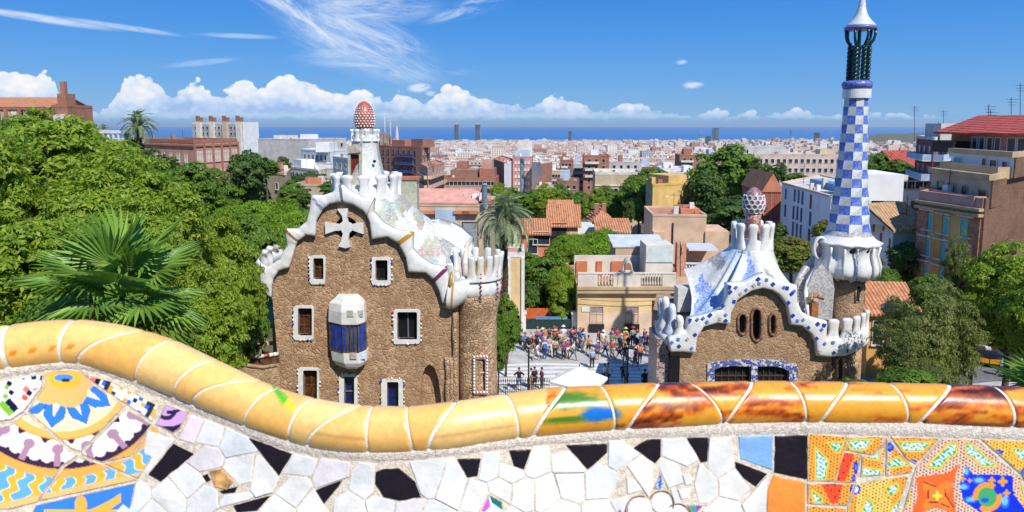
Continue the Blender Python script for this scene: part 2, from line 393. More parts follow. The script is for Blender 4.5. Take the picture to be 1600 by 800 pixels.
YEL = [(244, 192, 112), (241, 184, 98), (246, 200, 126), (243, 188, 106)]
def rail_col(px, w, i):
    n = fbm(px * 0.004 + 4, w * 1.6 + i * 3.1, 1.3 + i)
    if px < 826 + 30 * w:
        a = np.array(YEL[i % 4], float); a = a + n * 10 + (w - 0.5) * 12  # brighter towards the top: the sunlit upper side put into the glaze
        if 405 < px < 482:
            d = w - (0.97 - (px - 418) * 0.0062); q_ = max(0, 1 - abs(d) / (0.13 * max(.01, 1 - abs(px - 448) / 40))) ** .6
            a = a + (np.array((70, 180, 30) if px < 452 else (225, 205, 30)) - a) * q_
        if i in (11, 14) and abs(w - 0.32 - 0.1 * n) < 0.03: a = a * 0.86
        if px < 145:                                   # row of painted drops
            for cx in (-20, 3, 35, 65, 97, 130):
                lx, ly = (px - cx) / 9, (w - 0.38) * 8.0
                lx2, ly2 = lx * .9 + ly * .45, -lx * .45 + ly * .9
                if lx2 ** 2 + (ly2 * 2.1) ** 2 < 0.62 * (1.25 + lx2 * .6): a = np.array((226, 140, 32))
        return srgb(np.clip(a, 0, 255))
    gold, org, red, brn, drk = [np.array(c, float) for c in ((232, 160, 50), (222, 120, 34), (182, 78, 24), (124, 54, 22), (66, 28, 20))]
    q = fbm(px * 0.011 + n, w * 3.4 + i * 2.3, 5.0 + i * 1.7) * 0.9 + 0.25 * fbm(px * 0.05, w * 12, i)
    bias = {16: -.3, 17: -.15, 18: .22, 19: .12, 20: .20, 21: .02, 22: .05, 23: -.1, 24: .65, 25: .7, 26: .0}.get(i, .1)
    v = q + bias - 0.10 + (0.25 * (0.5 - w) if i in (22, 23, 20) else 0)
    st = [(-0.5, gold), (0.0, gold), (0.22, org), (0.45, red), (0.65, brn), (1.0, drk)]
    c = np.array([np.interp(v, [s_[0] for s_ in st], [s_[1][k] for s_ in st]) for k in range(3)])
    if i in (16, 17):
        g = math.exp(-((px - 878 - 40 * (w - .5)) / 52) ** 2 - ((w - 0.72 + (px - 880) * .002) / 0.22) ** 2) * 1.5 + 0.5 * q
        bl = math.exp(-((px - 928) / 32) ** 2 - ((w - 0.40) / 0.15) ** 2) * 1.7 + 0.35 * q
        g2 = math.exp(-((px - 885) / 60) ** 2 - ((w - 0.33) / 0.08) ** 2) * 1.2 + 0.4 * q
        c = c + (np.array((70, 120, 30)) - c) * min(1, max(0, max(g, g2) - 0.3) * 1.6)
        c = c + (np.array((15, 110, 200)) - c) * min(1, max(0, bl - 0.3) * 1.8)
    if i == 18 or i == 19:
        p = math.exp(-((px - 1045) / 45) ** 2 - ((w - 0.5) / 0.12) ** 2) + .4 * q
        c = c + (np.array((120, 90, 110)) - c) * min(.8, max(0, p - 0.45) * 1.4)
    return srgb(np.clip(c, 0, 255))
for i in range(len(J) - 1):
    (t0, b0, g0), (t1, b1, g1) = J[i], J[i + 1]; i -= 6
    nu, nv = (60, 44) if t0 < 500 or 780 < t0 < 960 else (40, 32); P = []; C = []
    if i < 2 or i > 26: nu, nv = 10, 16
    for a in range(nu):
        for k in range(nv):
            phi = -0.75 + k * (math.pi + 1.5) / (nv - 1); w = min(1, max(0, (1 - math.cos(min(max(phi, 0), math.pi))) / 2))
            xa = b0 + (t0 - b0) * w ** 1.5 + g0 * 0.42; xb = b1 + (t1 - b1) * w ** 1.5 - g1 * 0.42
            if xb < xa + 1: xa = xb = (xa + xb) / 2
            u = a / (nu - 1); x = xa + (xb - xa) * u
            e = min(u, 1 - u) * (xb - xa); kk = 0.962 + 0.045 * min(1, e / 3.5) ** 0.5
            P.append(rail_pt(x, phi, kk)); C.append(rail_col(x, w, i))
    grid_mesh('rail_tile', P, nu, nv, M_rail, C, bench)
# ---- broken tiles of the back
def offs(poly, d):      # inset a polygon by d pixels (towards its centroid side), simple mitre
    n = len(poly); A = sum(poly[i][0] * poly[(i + 1) % n][1] - poly[(i + 1) % n][0] * poly[i][1] for i in range(n)); s = 1 if A > 0 else -1
    out = []
    for i in range(n):
        p0, p1, p2 = [np.array(poly[j % n], float) for j in (i - 1, i, i + 1)]
        e1 = p1 - p0; e2 = p2 - p1; e1 /= (np.hypot(*e1) + 1e-9); e2 /= (np.hypot(*e2) + 1e-9)
        n1 = np.array((-e1[1], e1[0])) * s; n2 = np.array((-e2[1], e2[0])) * s; b = n1 + n2; L = np.hypot(*b)
        if L < 0.3: b = n1; L = 1
        b = b / L; out.append(tuple(p1 + b * d / max(0.45, b.dot(n1))))
    return out
def rough_edges(poly, amp=1.0, step=11):
    out = []; n = len(poly)
    for i in range(n):
        a, b = np.array(poly[i], float), np.array(poly[(i + 1) % n], float); L = np.hypot(*(b - a)); k = max(1, int(L / step))
        for j in range(k):
            p = a + (b - a) * j / k
            if j: p = p + rng.normal(0, amp * 0.45, 2)
            out.append(tuple(p))
    return out
def tile(poly, m, h=0.0045, amp=0.8, tilt=True, name='tile', cap=True):
    poly = rough_edges(poly, amp)
    tx, ty = (rng.normal(0, 0.00005, 2) if tilt else (0, 0)); cx = sum(p[0] for p in poly) / len(poly); cy = sum(p[1] for p in poly) / len(poly)
    hh = lambda p, k: k * h + (p[0] - cx) * tx + (p[1] - cy) * ty
    rings = [(poly, 0.2), (poly, 0.72), (offs(poly, 0.55), 0.93), (offs(poly, 1.5), 1.0)]
    n = len(poly); V = [wp(p[0], p[1], hh(p, k)) for r, k in rings for p in r]
    Fc = [(r * n + i, r * n + (i + 1) % n, (r + 1) * n + (i + 1) % n, (r + 1) * n + i) for r in range(3) for i in range(n)]
    top = [V[3 * n + i] for i in range(n)]
    o2 = [(p[0], p[1]) for p in rings[3][0]]
    for t in (tessellate_polygon([[Vector((a, b, 0)) for a, b in o2]]) if cap else []): Fc.append(tuple(3 * n + q for q in t))
    me = to_mesh(name, V, Fc, m); bm = bmesh.new(); bm.from_mesh(me); bmesh.ops.recalc_face_normals(bm, faces=bm.faces); bm.to_mesh(me); bm.free()
    me.polygons.foreach_set('use_smooth', [False] * len(me.polygons)); return link(name, me, bench)
def inpoly(X, Yv, poly):
    ins = np.zeros(X.shape, bool); n = len(poly)
    for i in range(n):
        (x1, y1), (x2, y2) = poly[i], poly[(i + 1) % n]
        c = ((y1 > Yv) != (y2 > Yv)) & (X < (x2 - x1) * (Yv - y1) / (y2 - y1 + 1e-12) + x1); ins ^= c
    return ins
SR = lambda a: np.where(a / 255 <= .04045, a / 255 / 12.92, ((a / 255 + .055) / 1.055) ** 2.4)
def painted(poly, fn, step=1.35, base=(0.55, 0.42, 0.28), h=0.0048):
    """a glazed tile with its painted pattern laid on as a fine mesh of colours"""
    t = tile(poly, mat('tile_biscuit', (0.62, 0.50, 0.36), 0.4, 0.2, 40), h, 0.4, False, cap=False)
    x0, x1 = min(p[0] for p in poly), max(p[0] for p in poly); y0, y1 = min(p[1] for p in poly), max(p[1] for p in poly)
    X, Yg = np.meshgrid(np.arange(x0, x1 + step, step), np.arange(y0, y1 + step, step), indexing='ij')
    ins = inpoly(X, Yg, offs(poly, 0.9)); C = SR(fn(X, Yg).astype(float))
    idx = -np.ones(X.shape, int); ii = np.argwhere(ins)
    if len(ii) < 4: return
    V = []; cl = []
    for k, (a, b) in enumerate(ii): idx[a, b] = k; V.append(wp(X[a, b], Yg[a, b], h - 0.0002)); cl.append(C[a, b])
    Fc = []
    for a, b in ii:
        if a + 1 < X.shape[0] and b + 1 < X.shape[1]:
            q = (idx[a, b], idx[a, b + 1], idx[a + 1, b + 1], idx[a + 1, b])
            if min(q) >= 0: Fc.append(tuple(int(z) for z in q))
    me = to_mesh('glaze', V, Fc, M_paint, smooth=True); set_cols(me, np.array(cl)); link('glaze', me, t)
def seg(X, Y, pts): return inpoly(X, Y, pts)
def medallion(X, Y):
    C = np.zeros(X.shape + (3,)); C[:] = (232, 225, 205)
    def S(mask, c): C[mask] = c
    dx_, dy_ = (X - 98) / 1.15, Y - 590; Rr = np.hypot(dx_, dy_); th = np.arctan2(dx_, dy_)
    S(Rr < 400, (96, 164, 238))
    for (per, ph) in ((0.175, -0.03),):
        d = ((th - ph - 0.022 * np.sin((Rr - 156) * 0.28) + per / 2) % per - per / 2) * Rr
        S(np.abs(d) < 7.6, (222, 222, 205)); S(np.abs(d) < 6.2, (240, 172, 52))
    S(Rr < 156, (236, 164, 72)); S((Rr < 144), (214, 140, 60)); S(Rr < 142, (56, 34, 56))
    d = ((th + 0.05 + 0.18) % 0.36 - 0.18) * Rr
    lobe = (d ** 2 + (Rr - 113) ** 2 < 19 ** 2) | ((np.abs(np.abs(d) - 0.18 * Rr) < 8) & (Rr > 104) & (Rr < 130)) | ((np.abs(d) - 15) ** 2 + (Rr - 126) ** 2 < 8.5 ** 2)
    S(lobe, (238, 222, 212)); S((d ** 2 + (Rr - 112) ** 2 < 8 ** 2) | ((np.abs(d) < 4.5) & (Rr > 110) & (Rr < 139)), (168, 130, 150))
    S(Rr < 97, (214, 146, 66)); S(Rr < 95, (240, 180, 88)); S(Rr < 84, (248, 216, 174))
    for a in (-0.18, 0.44, -0.74, 0.98, -1.25, 1.5):
        e = (th - a) * Rr; t = (Rr - 42) / 38
        w = 15 * np.sqrt(np.clip(1 - (2 * t - 0.75) ** 2 / 1.7, 0, 1)) * np.clip((1.05 - t) * 2.2, 0, 1)
        m_ = (np.abs(e) < w) & (Rr > 42) & (Rr < 80) & ~((np.abs(e) < 5.5 * (1 - t * 1.7)) & (t < 0.6)); S(m_, (52, 124, 236))
        S((np.abs(e) > w - 1.6) & m_, (40, 96, 205))
    S(Rr < 40 + 9 * np.abs(np.cos((th + 0.18) * 2.55 + 1.57)), (240, 178, 104))
    S(((X - 103) / 25) ** 2 + ((Y - 593) / 15) ** 2 < 1, (243, 176, 52)); S(((X - 101) / 15) ** 2 + ((Y - 590) / 6) ** 2 < 1, (72, 140, 226)); S(((X - 104) / 7) ** 2 + ((Y - 594) / 3) ** 2 < 1, (60, 40, 60))
    line = 795.5 - 0.222 * X
    S(Y > line - 9, (238, 180, 110)); S(Y > line + 4, (56, 122, 230))
    u_ = Y - line
    S((u_ > 4) & (((X - 128) ** 2 / 90 + (Y - 788) ** 2 / 200 < 1) | (np.abs(Y - (812 - 0.0035 * (X - 90) ** 2)) < 7) & (X > 140) & (X < 190) | (np.abs(Y - 800) < 4) & (X > 70)), (238, 172, 62))
    return C
def rot(X, Y, a, cx, cy): c, s = math.cos(a), math.sin(a); return (X - cx) * c + (Y - cy) * s, -(X - cx) * s + (Y - cy) * c
def pix_left(X, Y):
    C = np.zeros(X.shape + (3,)); C[:] = (235, 236, 240)
    for cx, cy, w, hh, a, col in ((16, 599, 8, 7, .6, (20, 20, 50)), (12, 605, 7, 7, .6, (128, 180, 40)), (19, 613, 8, 7, .6, (20, 20, 50)), (10, 619, 8, 7, .6, (128, 180, 40)), (20, 633, 22, 10, .85, (22, 22, 50)), (11, 638, 26, 10, .85, (128, 180, 40)),
                                   (42, 608, 9, 9, .6, (238, 118, 92)), (47, 614, 8, 8, .6, (22, 20, 50)), (40, 621, 10, 8, .6, (236, 96, 60)), (56, 608, 8, 4, -.5, (238, 128, 100)), (54, 590, 9, 6, -.2, (22, 22, 60)), (68, 591, 9, 8, .3, (20, 20, 80)), (38, 592, 5, 3, 0, (60, 60, 90)), (-20, 620, 12, 12, .6, (128, 180, 40)), (-12, 630, 12, 12, .6, (22, 22, 50))):
        u, v = rot(X, Y, a, cx, cy); C[(np.abs(u) < w / 2) & (np.abs(v) < hh / 2)] = col
    return C
def pix_right(X, Y):
    C = np.zeros(X.shape + (3,)); u, v = rot(X, Y, 0.5, 140, 590); i = np.floor(u / 7).astype(int); j = np.floor(v / 7).astype(int)
    h = (i * 7 + j * 13 + i * j * 5) % 11; pal = np.array([(238, 240, 240), (238, 240, 240), (240, 168, 52), (238, 240, 240), (58, 100, 210), (238, 240, 240), (30, 48, 70), (238, 240, 240), (240, 168, 52), (30, 48, 70), (238, 240, 240)])
    C[:] = pal[h]; m_ = (u < 22); C[m_] = (238, 240, 240); C[m_ & (np.abs(u - 14) < 5) & (np.abs(v + 2) < 5)] = (30, 24, 40); C[m_ & (np.abs(u - 7) < 4) & (np.abs(v + 2) < 5)] = (238, 110, 92); return C
def swirl(X, Y):
    C = np.zeros(X.shape + (3,)); C[:] = (206, 160, 222)
    d = np.hypot(X - 262, Y - 640); C[(np.abs(d - 13) < 3.2) & (Y > 640)] = (52, 26, 66); d2 = np.hypot(X - 268, Y - 618); C[(np.abs(d2 - 52) < 3 + (X - 255) * .1)] = (44, 24, 60); C[(np.abs(d2 - 26) < 2.5) & (X > 262)] = (44, 24, 60); return C
GR = [[(1274, 700), (1293, 720), (1288, 748), (1274, 748)], [(1293, 691), (1316, 691), (1310, 706), (1304, 706)], [(1322, 688), (1363, 687), (1350, 702), (1330, 702)], [(1352, 715), (1373, 703), (1371, 718)], [(1383, 724), (1400, 714), (1418, 726), (1385, 731)], [(1401, 690), (1452, 691), (1440, 704), (1413, 704)], [(1345, 730), (1375, 734), (1374, 742), (1345, 742)], [(1447, 728), (1480, 695), (1493, 692), (1492, 708), (1478, 716), (1468, 730)], [(1508, 690), (1512, 692), (1556, 728), (1532, 728), (1520, 714), (1508, 710)], [(1580, 701), (1605, 702), (1605, 718), (1592, 718)], [(1268, 766), (1283, 778), (1282, 788), (1270, 782)], [(1419, 762), (1419, 785), (1395, 810), (1380, 810)], [(1352, 778), (1365, 790), (1360, 805), (1346, 800)], [(1383, 762), (1400, 755), (1402, 765), (1390, 775)], [(1592, 756), (1605, 752), (1605, 790), (1598, 785)], [(1640, 700), (1670, 700), (1660, 730)]]
RD = [[(1318, 706), (1334, 708), (1320, 752), (1304, 752)], [(1282, 756), (1316, 756), (1308, 786), (1298, 786)]]
def arabesque(X, Y):
    C = np.zeros(X.shape + (3,)); big = inpoly(X, Y, [(1469, 680), (1525, 680), (1596, 745), (1596, 860), (1390, 860), (1424, 738)])
    C[:] = (238, 158, 44); C[(X > 1530) & ~big] = (236, 186, 60); C[(X > 1336) & (X < 1392) & (Y > 745)] = (236, 196, 90); C[big] = (222, 188, 160); C[(X > 1375) & (X < 1392) & (Y < 745)] = (226, 186, 150)
    u, v = rot(X, Y, 0.1, 0, 0); du = (u % 5.0) - 2.5; dv = ((v + 2.5 * (np.floor(u / 5.0) % 2)) % 5.0) - 2.5; C[du ** 2 + dv ** 2 < 1.7] = (70, 44, 44)
    C[big & (du ** 2 + dv ** 2 < 2.2)] = (80, 54, 66)
    for g in GR:
        C[inpoly(X, Y, offs(g, -3.0))] = (242, 150, 34); C[inpoly(X, Y, offs(g, -1.4))] = (246, 206, 70)
        m_ = inpoly(X, Y, g); C[m_] = (228, 236, 230)
        n = np.sin(X * 0.45 + 1.3 * np.sin(Y * 0.5)) * np.sin(Y * 0.48 + 1.1 * np.sin(X * 0.37)); C[m_ & (n > 0.22)] = (44, 152, 96); C[m_ & (n < -0.62)] = (58, 150, 130)
        C[m_ & ~inpoly(X, Y, offs(g, 1.4))] = (60, 160, 84)
    for g in RD: C[inpoly(X, Y, g)] = (226, 72, 26); C[inpoly(X, Y, g) & (np.sin(X * .5) * np.sin(Y * .33) > 0.8)] = (90, 30, 20)
    st = inpoly(X, Y, [(1430, 745), (1480, 738), (1497, 724), (1487, 757), (1492, 802), (1460, 792), (1420, 808), (1432, 775)]); C[st] = (238, 98, 26)
    dd = np.hypot(X - 1463, Y - 774); an_ = np.arctan2(Y - 774, X - 1463); C[st & (dd < 22 - 8 * np.cos(4 * an_))] = (242, 122, 36)
    C[dd < 6 + 2 * np.cos(4 * an_)] = (252, 206, 60)
    for (x0_, y0_, x1_, y1_) in ((1443, 753, 1462, 760), (1475, 765, 1476, 775), (1478, 776, 1488, 792), (1450, 784, 1464, 784), (1468, 786, 1482, 792), (1449, 765, 1449, 778)):
        t = np.clip(((X - x0_) * (x1_ - x0_) + (Y - y0_) * (y1_ - y0_)) / ((x1_ - x0_) ** 2 + (y1_ - y0_) ** 2), 0, 1); C[np.hypot(X - x0_ - t * (x1_ - x0_), Y - y0_ - t * (y1_ - y0_)) < 1.0] = (110, 44, 24)
    bs = inpoly(X, Y, [(1508, 727), (1519, 741), (1580, 742), (1582, 772), (1604, 800), (1604, 830), (1540, 830), (1530, 800), (1504, 782), (1497, 755), (1503, 742)]); C[bs] = (20, 44, 196)
    for cx, cy, rx, ry in ((1508, 736, 6, 8), (1528, 750, 12, 6), (1504, 760, 10, 6), (1515, 780, 11, 6), (1568, 782, 8, 12), (1540, 800, 10, 4)):
        q = ((X - cx) / rx) ** 2 + ((Y - cy) / ry) ** 2; C[bs & (q < 1)] = (40, 96, 232); C[bs & (q < 0.35)] = (110, 176, 248)
    for cx, cy, rr_ in ((1565, 752, 8), (1548, 750, 6), (1571, 770, 6), (1503, 748, 5), (1513, 750, 4)):
        a_ = np.arctan2(Y - cy, X - cx); C[bs & (np.hypot(X - cx, Y - cy) < rr_ * (0.75 + .3 * np.cos(4 * a_)))] = (214, 146, 38)
    q = np.hypot(X - 1541, (Y - 776)); C[(q < 23) & (q > 15) & (np.abs(np.sin(np.arctan2(Y - 776, X - 1541) + 0.6)) > 0.35)] = (226, 144, 38); C[q < 15] = (66, 156, 96); C[((X - 1537) / 6) ** 2 + ((Y - 781) / 4) ** 2 < 1] = (40, 80, 200)
    for cx, cy, rx, ry in ((1389, 698, 7, 7), (1336, 730, 4, 10), (1333, 747, 3, 6), (1425, 720, 6, 3), (1557, 706, 8, 4), (1598, 737, 5, 5)):
        q = ((X - cx) / rx) ** 2 + ((Y - cy) / ry) ** 2; C[q < 1] = (24, 40, 190); C[q < .25] = (70, 120, 230)
    q = ((X - 1335) / 8) ** 2 + ((Y - 764) / 8) ** 2; C[q < 1] = (28, 40, 190); C[q < .4] = (214, 226, 246)
    return C
T_ALL = [[(1262, 678), (1321, 682), (1320, 700), (1303, 751), (1262, 750)], [(1323, 684), (1379, 682), (1382, 690), (1362, 710), (1321, 702)], [(1316, 706), (1344, 710), (1336, 753), (1305, 752)], [(1364, 712), (1382, 694), (1380, 741), (1345, 744), (1347, 713)],
         [(1385, 686), (1390, 690), (1424, 729), (1422, 738), (1384, 743)], [(1393, 683), (1466, 685), (1430, 724), (1416, 716)], [(1262, 756), (1334, 755), (1322, 789), (1262, 786)], [(1337, 757), (1383, 747), (1418, 744), (1386, 840), (1322, 840), (1325, 790)],
         [(1471, 686), (1525, 687), (1592, 745), (1600, 790), (1600, 860), (1394, 860), (1426, 746), (1432, 728)], [(1533, 686), (1720, 694), (1720, 770), (1606, 762), (1597, 742)], [(1604, 766), (1720, 775), (1720, 860), (1606, 860)], [(1262, 791), (1320, 794), (1318, 860), (1262, 860)]]
for pl in T_ALL: painted(offs(pl, -1.0), arabesque)
for pl in ([(74, 581), (128, 580), (147, 602), (194, 634), (128, 704), (112, 699), (46, 642), (70, 606)], [(-80, 690), (20, 664), (42, 646), (107, 703), (121, 711), (97, 727), (82, 750), (58, 783), (20, 793), (-80, 800)], [(131, 709), (198, 639), (237, 663), (205, 711), (160, 721)],
           [(125, 715), (157, 725), (212, 749), (64, 781), (86, 753), (101, 731)], [(240, 666), (261, 682), (216, 746), (166, 724), (208, 715)], [(58, 789), (212, 755), (196, 840), (30, 845)]): painted(offs(pl, -1.5), medallion)
painted([(-60, 604), (0, 594), (40, 586), (70, 583), (66, 606), (38, 643), (18, 656), (-60, 664)], pix_left)
painted([(136, 586), (172, 594), (250, 633), (239, 659), (196, 630), (150, 600)], pix_right, 1.0)
painted([(262, 631), (297, 643), (284, 668), (272, 677), (244, 663)], swirl)
M_blk = mat('black_glaze', (0.014, 0.010, 0.014), .3, .1, 30, .1, 60, .15); M_wh = [glaze('white_glaze', (0.72, 0.705, 0.68)), glaze('cream_white_glaze', (0.74, 0.71, 0.655)), glaze('cool_white_glaze', (0.66, 0.675, 0.68)), glaze('pinkish_white_glaze', (0.72, 0.66, 0.665))]
M_or = glaze('orange_glaze', (0.82, 0.27, 0.035)); M_bl = glaze('sky_blue_glaze', (0.22, 0.42, 0.82)); M_pk = glaze('pink_glaze', (0.76, 0.62, 0.74))
SPEC = [(M_blk, [(391, 684), (457, 709), (437, 743)]), (M_blk, [(495, 765), (536, 750), (508, 786)]), (M_blk, [(588, 737), (600, 732), (623, 731), (649, 752), (658, 777), (625, 782), (600, 776), (587, 755)]), (M_blk, [(714, 717), (751, 716), (746, 743), (730, 746)]),
      (M_blk, [(366, 789), (400, 780), (424, 774), (403, 797), (372, 800)]), (M_blk, [(272, 693), (304, 709), (253, 751), (234, 740)]), (M_blk, [(344, 767), (372, 760), (368, 769), (350, 771)]), (M_blk, [(318, 743), (325, 740), (330, 750), (324, 753)]), (M_blk, [(795, 703), (829, 702), (818, 733), (803, 728)]),
      (M_blk, [(884, 695), (948, 693), (948, 707), (918, 733)]), (M_blk, [(990, 699), (1010, 687), (1032, 686), (1032, 714), (1023, 724)]), (M_blk, [(1071, 684), (1106, 683), (1104, 720), (1095, 722), (1085, 704)]), (M_blk, [(1148, 721), (1198, 740), (1180, 760), (1160, 745), (1149, 730)]),
      (M_bl, [(1153, 682), (1206, 680), (1206, 734), (1156, 717)]), (M_blk, [(1210, 681), (1260, 680), (1260, 748), (1209, 738)]), (M_or, [(1208, 742), (1257, 753), (1257, 840), (1196, 840), (1199, 765)]), (mat('ochre_shard', (0.62, 0.34, 0.12), 0.4, 0.3, 40), [(328, 736), (348, 732), (366, 752), (356, 765), (336, 760)]),
      (M_pk, [(299, 648), (320, 656), (303, 693), (281, 686)]), (glaze('pearl_glaze', (0.72, 0.70, 0.68), 0.08), [(978, 746), (992, 750), (1003, 766), (980, 772)]), (MATS['pearl_glaze'], [(1066, 742), (1078, 740), (1082, 756), (1070, 758)]), (MATS['pearl_glaze'], [(1058, 764), (1080, 762), (1076, 778), (1064, 780)])]
for m_, pl in SPEC: tile(pl, m_, 0.0052, 1.0 if m_ is M_blk else 0.5)
def cube_print(X, Y):
    C = np.zeros(X.shape + (3,)); C[:] = (236, 236, 236); C[inpoly(X, Y, [(750, 797), (763, 775), (766, 790), (756, 800)])] = (190, 90, 220); C[inpoly(X, Y, [(764, 773), (783, 784), (785, 797), (768, 785)])] = (20, 110, 96); return C
def blue_bits(X, Y):
    C = np.zeros(X.shape + (3,)); C[:] = (170, 205, 240); C[np.sin(X * .75 + Y * .6) * np.sin(Y * .55) > -0.05] = (24, 66, 214); return C
def tri_print(X, Y):
    C = np.zeros(X.shape + (3,)); C[:] = (60, 150, 140); C[X > 1086] = (150, 60, 160); return C
painted([(764, 771), (784, 783), (787, 798), (770, 812), (749, 800)], cube_print, 1.0); painted([(1021, 763), (1031, 738), (1038, 755), (1032, 764)], blue_bits, 1.0); painted([(961, 796), (968, 793), (973, 802), (965, 812), (957, 808)], blue_bits, 1.0); painted([(1073, 788), (1100, 788), (1083, 806)], tri_print, 1.0)
# scalloped plate fragments with a brown rim near the middle
M_rim = glaze('brown_rim', (0.30, 0.12, 0.05)); plates = []
for cx, cy, r, a0, a1 in ((999, 796, 22, 150, 290), (1033, 785, 19, 200, 385), (1058, 806, 20, 230, 380)):
    pts = [(cx + r * math.cos(R(a)), cy + r * math.sin(R(a))) for a in np.linspace(a0, a1, 14)]
    mb = MB(); mb.tube([wp(x, y, 0.006) for x, y in pts], 0.0014, 6); mb.build('plate_rim', M_rim, bench, smooth=True)
    pl = [(cx + (r - 2.5) * math.cos(R(a)), cy + (r - 2.5) * math.sin(R(a))) for a in range(0, 360, 24)]
    plates.append(pl); tile(pl, M_wh[0], 0.0058 if cx != 1033 else 0.0050, 0.1)
# white shards: cells between the coloured ones
special = [p for _, p in SPEC] + T_ALL + [[(749, 800), (764, 771), (784, 783), (787, 798), (770, 812)], [(1021, 763), (1031, 738), (1038, 755), (1032, 764)], [(1073, 788), (1100, 788), (1083, 806)], [(262, 631), (297, 643), (284, 668), (244, 663)]] + plates
seeds = []
def hull_c(p): return (sum(q[0] for q in p) / len(p), sum(q[1] for q in p) / len(p))
rs = random.Random(11)
MED = [(-80, 560), (150, 575), (262, 640), (262, 684), (214, 752), (192, 860), (-80, 860)]
def inp(x, y, p): return bool(inpoly(np.array([x]), np.array([y]), p)[0])
grown = [offs(p, -7) for p in special] + [MED]; grown = [(min(q[0] for q in p), max(q[0] for q in p), min(q[1] for q in p), max(q[1] for q in p), p) for p in grown]
for (lo_, hi_, n_t, dmin) in ((190, 1204, 9000, 35), (-980, -85, 2500, 46), (1725, 2580, 2500, 46)):
    for _ in range(n_t):
        x = rs.uniform(lo_, hi_); y = rs.uniform(565, 900)
        if y < ip(x, MBL) + 13 or (y > ip(x, MBL) + 215): continue
        if any(abs(x - a) < dmin and math.hypot(x - a, (y - b) * 0.9) < dmin for a, b in seeds[-1500:]): continue
        if any(a < x < b and c < y < d and inp(x, y, p) for a, b, c, d, p in grown): continue
        seeds.append((x, y))
def clip(poly, px, py, nx, ny):     # keep (p - P).n <= 0
    out = []
    for i in range(len(poly)):
        a, b = poly[i], poly[(i + 1) % len(poly)]; da = (a[0] - px) * nx + (a[1] - py) * ny; db = (b[0] - px) * nx + (b[1] - py) * ny
        if da <= 0: out.append(a)
        if da * db < 0: t = da / (da - db); out.append((a[0] + (b[0] - a[0]) * t, a[1] + (b[1] - a[1]) * t))
    return out
gap = 1.15
for (x, y) in seeds:
    cell = [(x - 60, y - 60), (x + 60, y - 60), (x + 60, y + 60), (x - 60, y + 60)]
    for (a, b) in seeds:
        if (a, b) == (x, y): continue
        L = math.hypot(a - x, b - y)
        if L > 140: continue
        nx, ny = (a - x) / L, (b - y) / L; cell = clip(cell, (a + x) / 2 - nx * gap, (b + y) / 2 - ny * gap, nx, ny)
    s0 = (ip(x + 25, MBL) - ip(x - 25, MBL)) / 50; L = math.hypot(s0, 1); cell = clip(cell, x, ip(x, MBL) + 1.0, s0 / L, -1 / L)
    for p in [g[4] if g[4] is MED else special[k] for k, g in enumerate(grown) if g[0] - 80 < x < g[1] + 80]:
        n = len(p); A = sum(p[i][0] * p[(i + 1) % n][1] - p[(i + 1) % n][0] * p[i][1] for i in range(n)); sg = 1 if A > 0 else -1; best = None
        for i in range(n):
            ex, ey = p[(i + 1) % n][0] - p[i][0], p[(i + 1) % n][1] - p[i][1]; L = math.hypot(ex, ey) + 1e-9
            nx, ny = ey / L * sg, -ex / L * sg; d = (x - p[i][0]) * nx + (y - p[i][1]) * ny
            if best is None or d > best[0]: best = (d, nx, ny, p[i])
        d, nx, ny, q = best
        if d > 0: cell = clip(cell, q[0] + nx * 2.0, q[1] + ny * 2.0, -nx, -ny)
    if len(cell) < 3: continue
    A = abs(sum(cell[i][0] * cell[(i + 1) % len(cell)][1] - cell[(i + 1) % len(cell)][0] * cell[i][1] for i in range(len(cell)))) / 2
    if A < 45: continue
    # drop near-duplicate corners
    cl = [cell[0]]
    for q in cell[1:]:
        if math.hypot(q[0] - cl[-1][0], q[1] - cl[-1][1]) > 3: cl.append(q)
    if len(cl) < 3: continue
    tile(cl, M_wh[rs.choice([0, 0, 0, 1, 1, 2, 3])], 0.0046, 0.7)
# ================================================================== TERRAIN, SEA, CITY
def sstep(a, b, x):
    t = min(1.0, max(0.0, (x - a) / (b - a))); return t * t * (3 - 2 * t)
GY = [(-400, 0), (75, 0), (110, -2), (200, -11), (300, -22), (600, -38), (1000, -52), (1500, -66), (3000, -100), (5000, -130), (5600, -134), (5800, -135.6), (40000, -135.6)]
def ground(x, y):
    z = float(np.interp(y, [g[0] for g in GY], [g[1] for g in GY]))
    z += 13 * sstep(-45, -105, x) * sstep(40, 95, y) * (1 - sstep(230, 420, y))          # hill of the convent
    z += 9.0 * sstep(-24, -42, x) * sstep(45, 85, y) * (1 - sstep(150, 260, y))
    z += 11 * sstep(48, 80, x) * sstep(75, 125, y) * (1 - sstep(200, 380, y))
    t = 1 - sstep(2.2, 20, y); z = z * (1 - t) + 19.3 * t                                    # slope below the terrace
    if y > 20: z += 5.0 * sstep(-14, -26, x) * (1 - sstep(30, 60, y))
    hx, hy = (x - 2750) / 800, (y - 4300) / 700; q = hx * hx + hy * hy
    if q < 4: z += 92 * math.exp(-q * 1.2) * (1 + .12 * math.sin(x * .011) + .1 * math.sin(x * .004 + y * .006))
    return z
gys = sorted(set([-400, -100, -20, 0, 1.5, 2.5] + list(np.arange(4, 130, 4)) + list(np.geomspace(130, 5600, 50)) + [5650, 5700, 5800, 8000, 32500]))
V = []; nx_ = 61
for y in gys:
    hw = 60 + max(0, y) * 1.25
    for i in range(nx_):
        u = (i / (nx_ - 1) * 2 - 1); x = hw * (0.5 * u + 0.5 * u ** 3) if y < 200 else hw * u
        V.append((x, y, ground(x, y)))
M_earth = mat('earth', (0.16, 0.13, 0.07), 1.0, 0.3, 0.25, 0.4, 2, col2=(0.05, 0.07, 0.025), coord='Object')
terr = grid_mesh('ground', V, len(gys), nx_, M_earth); tag(terr, kind='structure')
